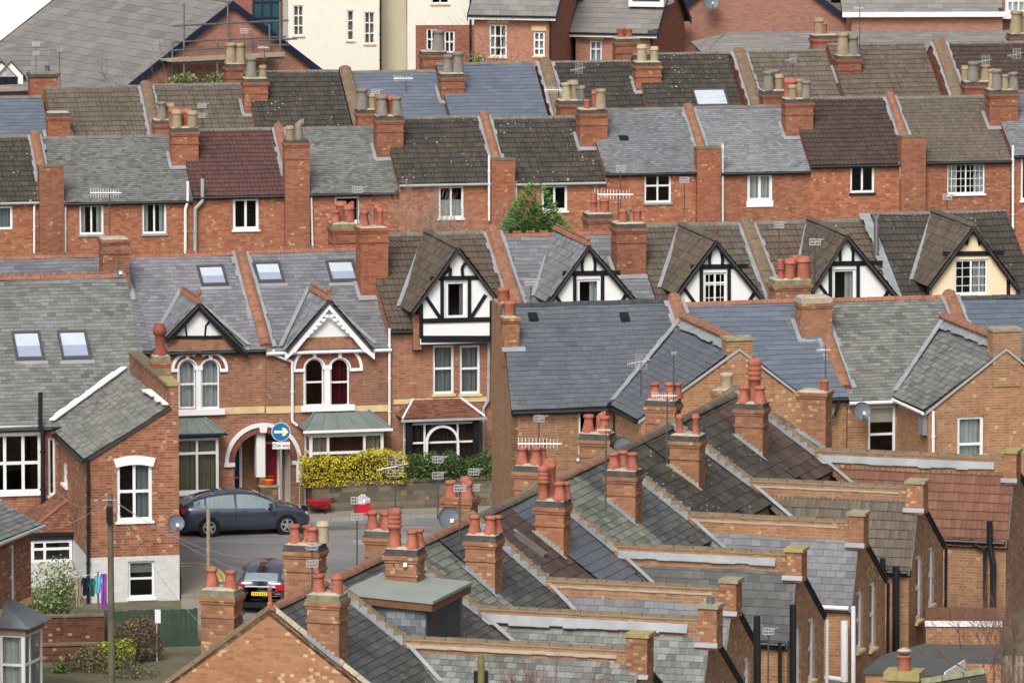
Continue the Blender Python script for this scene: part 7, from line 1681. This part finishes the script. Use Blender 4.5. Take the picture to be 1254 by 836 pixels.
plain('red_paint', '#a81f30', .5, var=.08); plain('orange_plastic', '#e0672a', .5, var=.05); plain('red_plastic', '#c21f33', .45, var=.05)
mb = MB(); mb.slab([Fk.w(a, -.3, z1), Fk.w(b, -.3, z1 - .03), Fk.w(b - .15, -.2, z0), Fk.w(a + .25, -.2, z0)], Fk.v * .5, 'red_paint'); mb.build('tray', wb)
mb = MB()
for v in (-.25, .2): mb.path([Fk.w(b + .2, v, z1), Fk.w(a + .1, v, z0), Fk.w(a - .1, 0, gz0 + .15)], .02, 'trim_black', 6); mb.tube(Fk.w(b - .25, v, z0), Fk.w(b - .2, v, gz0), .02, 'trim_black', 6)
mb.build('frame', wb); mb = MB(); mb.tube(Fk.w(a - .1, -.05, gz0 + .15), Fk.w(a - .1, .05, gz0 + .15), .15, 'tyre', 14); mb.build('wheel', wb)
Fk = Fr(at(443, 625, 242.0), 13); a, z1 = Fk.hit(434, 617); b, z0 = Fk.hit(454, 629); mb = MB(); mb.box(Fk, a + .03, b - .03, -.15, .2, gz0, z1, 'red_plastic'); tag(mb.build('tub'), 'red plastic tub holding white bags at the foot of the stone wall', 'tub')
rr = random.Random(8); mb = MB(); c0 = Fk.w((a + b) / 2, 0, z1 + .12); leaves(mb, blobfn(c0, .22, .16, .18, 5, 3, .05), 160, .12, ['white_fresh'], rr); mb.lathe(c0 - Vector((0, 0, .15)), [(.12, 0), (.17, .1), (.15, .2), (.06, .27), (.001, .3)], 'white_fresh', 10); tag(mb.build('bag'), 'white plastic bags heaped in the red tub', 'bag')
Fk = Fr(at(331, 600, 243.4), 13); a, z1 = Fk.hit(319, 597); b, z0 = Fk.hit(341, 597); mb = MB(); mb.box(Fk, a, b, 0, .3, gz0, z1, 'stone_wall'); mb.box(Fk, a - .03, b + .03, -.03, .33, z1, z1 + .05, 'stone_cap'); tag(mb.build('garden_wall'), 'short low stone wall stub in front of the red door', 'wall')
mb = MB(); mb.lathe(Fk.w((a + b) / 2, .15, z1 + .05), [(.12, 0), (.19, .17), (.2, .19), (.18, .19), (.11, .03)], 'orange_plastic', 14); tag(mb.build('basket'), 'orange plastic basket on the low stone wall before the red door', 'basket')
# ================================================================ BOTTOM LEFT GARDEN
FG_ = Fr(at(85, 790, 216), 8)
def gw(px0, px1, ytop, v, th, m, label, name='garden_wall', cap='coping'):
    u0, zt = FG_.hit(px0, ytop, v); u1, _ = FG_.hit(px1, ytop, v); mb = MB(); mb.box(FG_, u0, u1, v, v + th, .05, zt - .06, m); o = None
    x = u0
    while x < u1 - .01: e = min(u1, x + .45); mb.box(FG_, x, e - .01, v - .04, v + th + .04, zt - .06, zt, cap); x = e
    return tag(mb.build(name), label, 'wall')
gw(38, 128, 754, 0, .25, 'brick_garden', 'dark red brick garden wall with stone coping right of the bay window house'); 
gw(30, 140, 789, -1.6, .22, 'brick_garden', 'lower brick garden wall in front of the dark red one')
fe = thing('fence', 'dark green close boarded wooden fence below the white painted wall', 'fence', FG_.w(3, 0, .1))
plain('fence_green', '#33463a', .8, var=.2, scale=4, dirt=('#4c5c44', .4))
u0, zt = FG_.hit(128, 748, .6); u1, _ = FG_.hit(241, 748, .6); mb = MB(); x = u0; i = 0
while x < u1: mb.box(FG_, x, x + .135, .6 + (i % 2) * .012, .62 + (i % 2) * .012, .1, zt + random.uniform(-.02, .02), 'fence_green'); x += .14; i += 1
mb.build('boards', fe); mb = MB()
for x in (u0, (u0 + u1) / 2, u1 - .08): mb.box(FG_, x, x + .09, .64, .74, .05, zt + .02, 'fence_green')
mb.build('fence_post', fe)
# telegraph pole
Yp = 203; p0 = at(135, 604, Yp); tp = thing('telegraph_pole', 'tall weathered wooden telegraph pole with black junction box, left foreground', 'pole', (p0.x, p0.y, .1)); plain('pole_wood', '#5d5648', .9, var=.25, scale=3, dirt=('#6d7450', .5))
mb = MB(); mb.tube((p0.x, p0.y, .1), p0, .12, 'pole_wood', 12, .075); mb.build('pole', tp); b_ = at(134, 628, Yp); mb = MB(); Fpp = Fr(b_, 0); mb.box(Fpp, -.08, .08, -.2, -.08, b_.z - .25, b_.z + .2, 'black'); mb.tube(Fpp.w(-.2, -.1, b_.z + .38), Fpp.w(.2, -.1, b_.z + .38), .02, 'galv'); mb.build('junction_box', tp)
def wire(pts, label, r=.006, name='telephone_wire', grp='telephone wires fanning out from the poles'):
    mb = MB(); P = []
    for a, b in zip(pts, pts[1:]):
        n = 10
        for i in range(n): t = i / n; p = a.lerp(b, t); P.append(p - Vector((0, 0, .5 * math.sin(math.pi * t))))
    P.append(pts[-1]); mb.path(P, r, 'pipe_grey', 4); o = mb.build(name); o['label'] = label; o['category'] = 'wire'; o['group'] = grp; return o
top = at(135, 610, Yp)
wire([top, at(372, 690, 188)], 'thin wire from the tall pole down to the chimneys at the right, upper one'); wire([top, at(300, 810, 176)], 'thin wire from the tall pole down past the green fence'); wire([top, at(60, 590, 231)], 'thin wire from the tall pole up to the small tiled bay'); wire([top, at(0, 640, 200)], 'thin wire from the tall pole to the roof at the left edge'); wire([top, at(420, 728, 182)], 'thin wire from the tall pole down to the chimneys at the right, lower one')
# clothes line
Fq = Fr(at(110, 710, 219), 6); lp = thing('clothes_line', 'grey clothes line post with thin cord beside the white wall', 'clothes line', Fq.w(.2, .1, .1)); mb = MB(); u, z = Fq.hit(120, 700, .1); mb.tube(Fq.w(u, .1, .1), Fq.w(u, .1, z), .03, 'galv'); mb.build('post', lp)
mb = MB(); ua, za = Fq.hit(88, 706, 0); ub, zb_ = Fq.hit(136, 700, 0); mb.tube(Fq.w(ua, 0, za), Fq.w(ub, 0, zb_), .008, 'white', 4); mb.build('cord', lp)
for nm, c, x0, x1, y0, y1, lb in (('trousers', '#a08e78', 93, 100, 708, 744, 'pair of beige trousers hanging leftmost on the clothes line'), ('shirt', '#1d2433', 101, 109, 707, 730, 'black top hanging on the clothes line beside the beige trousers'), ('shirt', '#2c6b62', 110, 116, 708, 731, 'dark green top hanging in the middle of the clothes line'), ('shirt', '#6fc0cf', 116, 123.5, 705, 727, 'pale turquoise top hanging on the clothes line'), ('towel', '#9a4fb0', 123.5, 131, 702, 747, 'purple towel hanging rightmost on the clothes line')):
    plain('cloth' + c, c, .9, var=.12, scale=6); ua, z1 = Fq.hit(x0, y0, 0); ub, z0 = Fq.hit(x1, y1, 0); mb = MB(); n = 6
    for i in range(n):
        for j in range(4):
            f = lambda i, j: Fq.w(ua + (ub - ua) * (i / n + .12 * math.sin(j * 1.3 + i) * (j / 4) / n), .05 * math.sin(i * 2.1 + j * .7), z1 + (z0 - z1) * j / 4 * (1 - .08 * (i % 2)))
            mb.slab([f(i, j), f(i + 1, j), f(i + 1, j + 1), f(i, j + 1)], Fq.v * .012, 'cloth' + c)
    if nm == 'shirt':
        for s_, uu in ((-1, ua), (1, ub)): mb.slab([Fq.w(uu, 0, z1), Fq.w(uu + s_ * .07, 0, z1 - .22), Fq.w(uu + s_ * .02, 0, z1 - .26), Fq.w(uu, 0, z1 - .15)], Fq.v * .014, 'cloth' + c)
    tag(mb.build(nm), lb, 'laundry', 'laundry on the clothes line')
# bushes
def bush(px, py, Y, rx, rz, n, size, mats, label, cat='bush', name='bush', twig=None, ry=None, seed=1, inner=.25, z0=None, cone=False, up=.2):
    c = at(px, py, Y); g = ground_z(c.x, c.y) - .05; r_ = thing(name, label, cat, (c.x, c.y, g)); rr = random.Random(seed)
    mb = MB(); fn = blobfn(c, rx, ry or rx, rz, 9, seed, inner); leaves(mb, fn, n, size, mats, rr)
    mb.build('foliage', r_)
    mb = MB()
    for i in range(5): d = Vector((rr.gauss(0, .25), rr.gauss(0, .25), 1)).normalized(); branchtree(mb, Vector((c.x + rr.gauss(0, .1), c.y, g)), d, max(.3, (c.z - g) * .6), .03, 3, rr, twig or 'bark', .4, up)
    mb.build('stem', r_); return r_
bush(72, 722, 221, 1.0, 1.15, 2300, .09, ['leaf_olive', 'leaf_olive', 'leaf_green'], 'loose olive green shrub before the little bay, left of the laundry', seed=11, inner=.45)
bush(55, 738, 220.5, .7, .5, 900, .09, ['leaf_green', 'leaf_olive'], 'low green shrub under the loose olive one', seed=12, inner=.35)
bush(166, 782, 214.6, .78, .75, 5200, .07, ['twig_hedge', 'twig_brown'], 'brown leafless clipped shrub in front of the green fence', seed=13, twig='bark', inner=.12)
bush(143, 802, 213.4, .68, .5, 2600, .075, ['leaf_green', 'leaf_yellow', 'leaf_green'], 'rounded bright green shrub before the fence', seed=14, inner=.14)
bush(108, 815, 213, .62, .75, 3800, .06, ['twig_brown', 'twig_hedge', 'leaf_olive'], 'domed grey brown twiggy shrub left of the telegraph pole', seed=15, inner=.14)
bush(73, 823, 212.6, .3, .35, 500, .1, ['leaf_green'], 'small bright green plant at the foot of the brick wall', seed=16, inner=.3)
bush(160, 826, 212, 1.0, .45, 1500, .07, ['leaf_dark', 'leaf_olive', 'twig_brown'], 'low dark straggling shrub at the bottom under the brown one', seed=17, inner=.35)
mb = MB(); Fm_ = Fr(at(192, 780, 214.4), 0); mb.box(Fm_, -.02, .02, 0, .03, .1, at(192, 747, 214.4).z, 'pipe_grey'); z_ = at(194, 750, 214.4).z; mb.box(Fm_, -.05, .12, -.03, -.002, z_ - .3, z_ + .1, 'white'); tag(mb.build('sign_post'), 'thin grey post with a small white plate before the green fence', 'post')
# ---------------------------------------------------------------- house at the bottom left edge
FBt = Fr(at(38, 700, 206), -17.5)
def bottomleft():
    F = FBt; _, ze = F.hitu(45, 644, .25); uR_, zR = F.hit(0, 613, .3); k = (zR - ze) / (.25 - uR_); ur = -2.6; zr = ze + k * (.25 - ur); g = .1
    root = thing('bay_window_house', 'brick house with dark slate roof and white bay window, bottom left edge', 'house', F.w(-2, -4, g)); G = F.right(0)
    w = window(root, G, 0, (12.5, 668, 19.5, 738), nv=(), nh=(.45,), fw=.1, sill='stone_cap')
    mb = MB(); wall(mb, G, 0, rect(-9, g, 0, ze + k * .25 - .05), [w], 'brick_left')
    mb.face([F.w(0, 0, g), F.w(-5.2, 0, g), F.w(-5.2, 0, ze + .1), F.w(ur, 0, zr - .05), F.w(0, 0, ze + .1)], 'brick_left'); mb.face([F.w(-5.2, -9, g), F.w(0, -9, g), F.w(0, -9, ze + .1), F.w(ur, -9, zr - .05), F.w(-5.2, -9, ze + .1)], 'brick_left'); mb.face([F.w(-5.2, 0, g), F.w(-5.2, -9, g), F.w(-5.2, -9, ze), F.w(-5.2, 0, ze)], 'brick_left'); mb.build('wall', root)
    rb = MB()
    for ue in (.25, -5.45): roofplane(rb, [F.w(ue, -9.1, ze), F.w(ue, .3, ze), F.w(ur, .3, zr), F.w(ur, -9.1, zr)], 'lslate', seed=3)
    rb.build('roof', root); ridge(root, F.w(ur, -9.1, zr), F.w(ur, .3, zr), 'ridge_dark')
    mb = MB(); mb.tube(F.w(.32, -9, ze - .06), F.w(.32, .25, ze - .06), .06, 'gutter_grey'); mb.build('gutter', root)
    z1 = G.hit(20, 738, 0)[1]; mb = MB(); mb.box(G, -9, -.003, -.02, .01, z1 - .2, z1, 'stone_band'); mb.build('string_course', root)
    a, zt = G.hit(30, 777, -.75); b, _ = G.hit(52, 777, -.75); zw = zt - 2.3
    mb = MB(); mb.box(G, a, b, -.75, 0, g, zw, 'brick_left'); mb.box(G, a - .06, b + .06, -.8, 0, zt, zt + .22, 'timber_pale'); mb.build('bay', root)
    window(root, G, -.81, (a, zw, b, zt), nv=(.33, ), nh=(.62,), fw=.08, curt='curtain_white', sill=None, world=True); Gl = G.left(a)
    window(root, Gl, -.06, (0, zw, .75, zt) if 0 else (-.0, zw, .73, zt), nv=(), nh=(.62,), fw=.08, curt='curtain_white', sill=None, world=True)
    zz = zt + .22; rb = MB(); A = [G.w(a - .2, -.98, zz), G.w(b + .2, -.98, zz), G.w(b + .2, 0, zz), G.w(a - .2, 0, zz)]; t0 = G.w(a + .35, 0, zz + .6); t1 = G.w(b - .35, 0, zz + .6)
    for q_ in ([A[0], A[1], t1, t0], [A[3], A[0], t0], [A[1], A[2], t1]): rb.slab(q_, (0, 0, -.03), 'lead_dark')
    rb.build('bay_roof', root)
bottomleft()
plain('twig_red', '#75584c', .9, var=.2, scale=8); plain('pole_moss', '#6d6c44', .9, var=.3, scale=6)
# ================================================================ AERIALS AND DISHES
def mk_ant(kind):
    mb = MB(); b = lambda x0, x1, y0, y1, z0, z1, m='alu': mb.box(Fr((0, 0, 0), 0), x0, x1, y0, y1, z0, z1, m)
    if kind == 'panel':
        b(-.2, .2, -.04, -.02, -.12, -.09); b(-.2, .2, -.04, -.02, .09, .12); b(-.2, -.17, -.04, -.02, -.12, .12); b(.17, .2, -.04, -.02, -.12, .12); b(-.2, .2, -.04, -.025, -.015, .015); b(-.015, .015, -.045, -.02, -.12, .12)
        for x in (-.12, -.07, .07, .12): b(x - .006, x + .006, -.036, -.03, -.12, .12)
        mb.tube((0, 0, 0), (.34, .5, .05), .012, 'alu', 5)
        for t in (.3, .5, .7, .9): c = Vector((.34 * t, .5 * t, .05 * t)); mb.tube(c - Vector((.08, -.05, 0)), c + Vector((.08, -.05, 0)), .006, 'alu', 4)
    elif kind == 'grid':
        for i in range(8): z = -.28 + i * .08; mb.tube((-.24 + .01 * i, 0, z), (.24, 0, z), .009, 'alu', 4)
        for x in (-.2, 0, .2): mb.tube((x, .01, -.3), (x, .01, .3), .008, 'alu', 4)
        mb.tube((-.5, -.1, -.1), (.35, .1, .05), .012, 'alu', 5)
        for i in range(7): t = i / 6; c = Vector((-.5 + .5 * t, -.1, -.1)); mb.tube(c - Vector((0, 0, .1)), c + Vector((0, 0, .1)), .006, 'alu', 4)
    else:
        mb.tube((-.8, 0, 0), (.5, 0, 0), .013, 'alu', 5)
        for i in range(12): x = -.78 + i * .105; h = .2 - .006 * i; mb.tube((x, -h * .3, -h), (x, h * .3, h), .006, 'alu', 4)
        for z in (-.16, -.06, .06, .16): mb.tube((.38, -.1, z), (.38, .1, z), .008, 'alu', 4)
        mb.tube((.38, 0, -.2), (.38, 0, .2), .008, 'alu', 4)
    o = mb.build('proto', off=Vector((0, 0, 0))); me = o.data; bpy.data.objects.remove(o); return me
ANT = {k: mk_ant(k) for k in ('panel', 'grid', 'yagi')}
mb = MB(); mb.tube((0, 0, 0), (0, 0, 1), .02, 'metal_dark', 6); o = mb.build('proto', off=Vector((0, 0, 0))); POLE = o.data; bpy.data.objects.remove(o)
def aerial(px, y0, y1, Y, kind, label, n=1, sc=1.0, rz=0, flip=False):
    a = at(px, y0, Y); b = at(px, y1, Y); r_ = thing('tv_aerial', label, 'aerial', (a.x, a.y, b.z - .15), 'television aerials on the chimneys')
    inst(POLE, 'pole', r_, (a.x, a.y, b.z - .15), sc=(1, 1, a.z - b.z + .15 + .12))
    for i in range(n): inst(ANT[kind], 'antenna', r_, (a.x, a.y - .03, a.z - i * .42), rz=R(rz + i * 8) + (math.pi if flip else 0), sc=sc * .95)
def dish(px, py, Y, r_, label, rz=12, tilt=72, mount=(.1, .45, -.05)):
    c = at(px, py, Y); root = thing('satellite_dish', label, 'satellite dish', c, 'satellite dishes'); mb = MB(); n = 20; k = 4
    f = lambda i, j: Vector((j / k * math.cos(2 * math.pi * i / n), j / k * math.sin(2 * math.pi * i / n) * 1.0, -.18 * (1 - (j / k) ** 2)))
    M = __import__('mathutils').Matrix.Rotation(R(rz), 3, 'Z') @ __import__('mathutils').Matrix.Rotation(R(tilt), 3, 'X')
    P = lambda v: c + (M @ v) * r_
    for i in range(n):
        for j in range(k): mb.face([P(f(i, j)), P(f(i, j + 1)), P(f(i + 1, j + 1)), P(f(i + 1, j))] if j else [P(f(i, 0)), P(f(i, 1)), P(f(i + 1, 1))], 'dish_grey')
    for i in range(n): mb.face([P(f(i, k)), P(f(i + 1, k)), P(f(i + 1, k) + Vector((0, 0, -.05))), P(f(i, k) + Vector((0, 0, -.05)))], 'dish_grey')
    mb.build('dish', root, smooth=True); mb = MB(); lo = P(Vector((0, -.98, 0))); fo = P(Vector((0, -.35, .75))); mb.tube(lo, fo, .014, 'galv', 5); mb.box8([fo + Vector(q_) * .045 for q_ in itertools.product((-1, 1), (-1, 1), (-1, 1))][0:8], 'white'); mb.tube(P(Vector((0, 0, -.2))), c + Vector(mount), .022, 'galv', 6); mb.build('arm', root)
plain('dish_grey', '#5c636b', .45, var=.06, spec=.4)
T_ = 'thin television aerial '
aerial(44, 54, 92, 331, 'panel', T_ + 'with two white panels on the far left mossy stack', 2, .9)
aerial(73, 60, 106, 331, 'panel', T_ + 'standing against the big grey roof, far left', 1, 1, 20)
aerial(247, 129, 163, 302, 'panel', T_ + 'beside the buff pots left of the maroon roof', 2, .9)
aerial(134, 236, 318, 262, 'yagi', T_ + 'in front of the two curtained windows of the second row', 1, .9)
aerial(299, 38, 92, 322, 'panel', T_ + 'rising before the scaffolding', 1, .95)
aerial(324, 58, 92, 322, 'yagi', T_ + 'of small cross bars right of the grey pots by the scaffolding', 1, .4)
aerial(497, 96, 141, 321, 'yagi', T_ + 'with a comb of rods against the blue slates', 1, .7, 0)
aerial(460, 112, 146, 304, 'panel', T_ + 'above the grey and red pots left of the lichen roof', 1, .9)
aerial(709, 84, 150, 305, 'grid', T_ + 'of wire grid over the second row, top centre', 1, .75)
aerial(684, 110, 142, 320, 'yagi', T_ + 'with long boom across the third row coping', 1, .8)
aerial(760, 206, 268, 268, 'panel', T_ + 'on the tall grey pole between two dark capped stacks', 1, .9)
aerial(757, 238, 270, 267, 'yagi', T_ + 'long and level with upright rods behind the dark capped stacks', 1, 1.15)
aerial(438, 232, 280, 251, 'panel', T_ + 'on the chimney with arched hood pot behind the tudor house', 1, 1.0)
aerial(971, 72, 100, 320, 'grid', T_ + 'with tangled rods behind the pots of the third row', 1, .7)
aerial(1053, 10, 60, 322, 'yagi', T_ + 'upright on the top right chimney with one boom', 1, .35)
aerial(1207, 74, 104, 321, 'grid', T_ + 'of wire grid near the top right pots, left of two', 1, .85)
aerial(1245, 66, 104, 321, 'grid', T_ + 'of wire grid near the top right corner, right of two', 1, .85)
aerial(838, 220, 255, 262, 'panel', T_ + 'before the brick shaft of the second row, centre right', 1, .9)
aerial(1160, 241, 262, 262, 'panel', T_ + 'just above the ridge below the many paned window', 1, .9)
aerial(650, 345, 398, 229, 'panel', T_ + 'on the left end of the smooth dark slate roof', 1, .95)
aerial(998, 296, 358, 233, 'panel', T_ + 'before the timbered gable with parted curtains', 1, .95)
aerial(954, 275, 340, 233, 'panel', T_ + 'behind the ringed red pots of the middle row', 1, .9)
aerial(785, 442, 480, 205, 'grid', T_ + 'with wire grid lying against the slate wing roof', 1, .8)
aerial(825, 432, 492, 204, 'panel', T_ + 'on a bare pole above the far row of foreground pots', 1, .4)
aerial(660, 512, 566, 197, 'panel', T_ + 'with striped pole against the blank brick wall', 1, .8)
aerial(667, 543, 580, 196, 'yagi', T_ + 'long and level across the orange pots, centre', 1, .95)
aerial(484, 570, 636, 186, 'grid', T_ + 'large with grid and boom against the yellow hedge', 1, 1.0)
aerial(536, 562, 628, 190, 'panel', T_ + 'with two panels against the green hedge, left one', 2, .8)
aerial(580, 577, 640, 190, 'panel', T_ + 'with two panels against the green hedge, right one', 2, .8)
aerial(563, 597, 660, 184, 'panel', T_ + 'with one panel by the near dish and three pots', 1, .8)
aerial(437, 612, 685, 184, 'panel', T_ + 'with two panels standing against the street', 2, .8)
aerial(382, 668, 742, 174, 'panel', T_ + 'with two panels close above the mossy capped stack', 2, .8)
aerial(817, 484, 560, 198, 'yagi', T_ + 'by the pale topped pots of the black tiled house', 1, .55)
aerial(742, 526, 618, 194, 'yagi', T_ + 'bent over beside the three red pots, centre', 1, .3)
aerial(941, 772, 850, 180, 'panel', T_ + 'with one white panel before the dark soil pipes', 1, .8)
aerial(1011, 428, 495, 222, 'yagi', T_ + 'rusty and bare by the middle row coping', 1, .35)
dish(551, 634, 187.5, .3, 'grey satellite dish between the pots and the green hedge')
dish(494, 688, 178, .27, 'grey satellite dish just above the flat roofed dormer')
dish(763, 546, 201, .27, 'dark grey satellite dish half hidden behind the pots, centre')
dish(1056, 503, 226.3, .29, 'grey satellite dish beside the sash window of the middle row')
dish(216, 640, 223.6, .26, 'grey satellite dish at the right corner of the left foreground house', mount=(-.2, .9, 0))
dish(871, 2, 374, .44, 'grey satellite dish high on the wide plain brick gable')
dish(447, 266, 252, .22, 'blue grey satellite dish tucked behind red pots, upper centre')
dish(147, 333, 236, .14, 'tiny dark satellite dish beside the brick chimney on the crested ridge')
mb = MB(); a = at(255, 622, 190); mb.tube((a.x, a.y, 5.0), a, .05, 'timber_pale', 8); tag(mb.build('pole'), 'short plain pole rising behind the two red pots at lower left', 'pole')
# conifer and bare trees
def conifer():
    c = at(655, 262, 285); g = ground_z(c.x, c.y); r_ = thing('conifer', 'dense green conifer growing in front of the second row', 'tree', (c.x, c.y, g)); rr = random.Random(5)
    mb = MB(); tips = [(0, 1.0), (-.55, .62), (.5, .66), (.2, .8), (-.28, .86), (.95, .3), (-1.0, .3), (1.25, .12)]
    H0 = at(655, 226, 285).z; B = c.z - 2.6
    for k, (dx, hh) in enumerate(tips):
        top_ = B + (H0 - B) * hh
        for i in range(2300):
            t = rr.random() ** .7; z = B + (top_ - B) * (1 - t * .9) ; rad = (.1 + .85 * t ** .8) * (1 - .3 * rr.random() ** 2); an = rr.random() * 6.28
            p = Vector((c.x + dx * 1.3 + rad * 1.85 * math.cos(an) + rr.gauss(0, .05), c.y + rad * math.sin(an) * .9, z + rr.gauss(0, .08)))
            d = Vector((math.cos(an), math.sin(an), rr.uniform(.1, .9))).normalized(); s = d.orthogonal().normalized() * .03; L = rr.uniform(.1, .26)
            mb.face([p - s, p + d * L, p + s], 'leaf_conifer', (min(1, max(0, rr.gauss(.5, .25))), 0))
    mb.build('crown', r_); mb = MB(); mb.tube((c.x, c.y, g), (c.x, c.y, H0 - .4), .12, 'bark', 8, .03)
    for k in range(14): z = B + rr.random() * (H0 - B) * .7; an = rr.random() * 6.28; mb.tube((c.x, c.y, z), (c.x + .9 * math.cos(an), c.y + .9 * math.sin(an), z + .5), .03, 'bark', 5, .01)
    mb.build('trunk', r_)
conifer()
def bare(px, ytop, Y, h, label, seed, m='bark_pale', n=3, depth=5, spread=.42, r=.05, w=.6, dz=0, up=.2):
    t_ = at(px, ytop, Y); base = Vector((t_.x, t_.y, t_.z - h)); r_ = thing('bare_tree', label, 'tree', base); rr = random.Random(seed)
    for i in range(n):
        mb = MB(); p = base + Vector((rr.uniform(-w, w), rr.uniform(-.4, .4), 0)); branchtree(mb, p, Vector((rr.gauss(0, .15), rr.gauss(0, .1), 1)).normalized(), h * .34, r, depth, rr, m, spread, up); mb.build('trunk', r_)
bare(547, 222, 276, 5.5, 'leafless twiggy tree in front of the second row, left of the conifer', 2, n=4, depth=6, r=.05, w=1.3)
bare(675, 796, 168, 3.2, 'leafless twiggy shrub at the bottom edge before the nearest wing roof', 3, 'twig_red', n=8, depth=5, spread=.3, r=.022, w=1.2)
bare(1222, 705, 178, 3.6, 'leafless bramble like tree in the bottom right corner', 6, 'twig_red', n=8, depth=6, spread=.5, r=.022, w=.8)
# buddleia on the scaffold deck
for px, lb in ((224, 'left'), (267, 'right')): bush(px, 98, 349, .8, .42, 500, .14, ['leaf_green', 'leaf_olive'], 'self sown green bush behind the roofs under the scaffolding, %s one' % lb, seed=px, inner=.4)
bush(585, 72, 352, .5, .35, 200, .12, ['leaf_olive', 'leaf_green'], 'small yellowish bush at the foot of the new brick house', seed=9, inner=.4)
# wooden pole tip and near chimney at the bottom edge
a = at(589, 802, 160); tp2 = thing('telegraph_pole', 'mossy top of a wooden telegraph pole poking up at the bottom centre', 'pole', (a.x, a.y, 1)); mb = MB(); mb.tube((a.x, a.y, 1), a, .13, 'pole_moss', 12, .08); mb.build('pole', tp2); mb = MB(); Fz = Fr(a, 0); mb.box(Fz, -.16, -.08, -.05, .1, a.z - 1.0, a.z - .35, 'black'); mb.box(Fz, .08, .16, -.05, .1, a.z - 1.0, a.z - .35, 'black'); mb.build('junction_box', tp2)
wire([at(586, 815, 160), at(520, 834, 160)], 'thin wire leaving the mossy pole at the bottom edge')
FZ = FrP(1104, 830, 172, -14)
zc = thing('chimney_stack', 'mossy yellow lichened chimney with hooded pot at the bottom edge, right', 'chimney', FZ.w(0, .3, 3)); u0, zt = FZ.hit(1082, 822); u1, _ = FZ.hit(1126, 822)
mb = MB(); mb.box(FZ, u0 + .04, u1 - .04, 0, .7, 3, zt - .2, 'brick_worn'); mb.build('stack', zc); mb = MB(); mb.box(FZ, u0, u1, -.04, .74, zt - .2, zt, 'stone_lichen'); mb.build('cap', zc); inst(POT[('hooded', 'pot_red')], 'chimney_pot', zc, FZ.w((u0 + u1) / 2, .35, zt))
o = thing('lean_to_roof', 'mossy ridge of a low roof in the bottom right corner', 'roof', FZ.w(2.2, 0, 3)); mb = MB(); a = at(1128, 834, 171); b = at(1206, 820, 171)
mb.slab([a, b, b + Vector((.3, -3, -1.8)), a + Vector((.3, -3, -1.8))], (0, 0, -.1), 'r_tile_black'); mb.build('tiles', o); ridge(o, a, b, 'cap_mossy', r=.14)
# ---------------------------------------------------------------- ground
def ground():
    me_v = []; me_f = []; xs = [-60, -40, -30, -25] + [-20 + i * 1.0 for i in range(51)] + [36, 45, 60]; ys = [120, 150, 165] + [170 + i * 1.25 for i in range(56)] + [250, 262, 270, 280, 290, 300, 320, 330, 340, 380, 450, 600, 1200]
    for y in ys:
        for x in xs: me_v.append((x * (1 if y < 400 else y / 150), y, ground_z(x, y)))
    n = len(xs)
    for j in range(len(ys) - 1):
        for i in range(n - 1): a = j * n + i; me_f.append((a, a + 1, a + n + 1, a + n))
    me = bpy.data.meshes.new('ground'); me.from_pydata(me_v, [], me_f); me.uv_layers.new(name='UVMap')
    me.materials.append(MATS['soil']); o = bpy.data.objects.new('ground', me); COL.objects.link(o); o['kind'] = 'structure'
plain('soil', '#5f5a48', .95, var=.3, scale=.8, dirt=('#4a5232', .8), bump=.5)
ground()
# ---------------------------------------------------------------- camera, light
cam = bpy.data.cameras.new('camera'); co = bpy.data.objects.new('camera', cam); COL.objects.link(co)
co.location = CAM; co.rotation_euler = (math.pi / 2 - PITCH, 0, 0); cam.sensor_width = 36; cam.lens = FPX / 1254 * 36; cam.clip_end = 3000; cam.clip_start = 1
scene.camera = co
w = bpy.data.worlds.new('World'); scene.world = w; w.use_nodes = True
nt = w.node_tree; bg = nt.nodes['Background']; sky = nt.nodes.new('ShaderNodeTexSky'); sky.sky_type = 'NISHITA'; sky.sun_disc = False
SE, SAZ = 46, -14   # sun high, behind the photographer's left shoulder
sky.sun_elevation = R(SE); sky.sun_rotation = R(180 - SAZ); sky.dust_density = 5; sky.air_density = .6; sky.ozone_density = .6
hs = nt.nodes.new('ShaderNodeHueSaturation'); hs.inputs['Saturation'].default_value = .35; nt.links.new(sky.outputs[0], hs.inputs['Color']); nt.links.new(hs.outputs[0], bg.inputs[0]); bg.inputs[1].default_value = .15
sl = bpy.data.lights.new('sun', 'SUN'); so = bpy.data.objects.new('sun', sl); COL.objects.link(so)
sl.energy = 1.3; sl.angle = R(20); sl.color = (1, .965, .92)
dirv = Vector((math.sin(R(SAZ)) * math.cos(R(SE)), -math.cos(R(SAZ)) * math.cos(R(SE)), math.sin(R(SE))))
so.rotation_euler = dirv.to_track_quat('Z', 'Y').to_euler(); so.location = (-40, 100, 80)
vs = scene.view_settings; vs.view_transform = 'Standard'; vs.look = 'None'; vs.gamma = 1; vs.use_curve_mapping = False; vs.exposure = .38
scene.render.engine = 'CYCLES'; scene.cycles.transparent_max_bounces = 12; scene.cycles.max_bounces = 5
scene.render.resolution_x = 1024; scene.render.resolution_y = 682
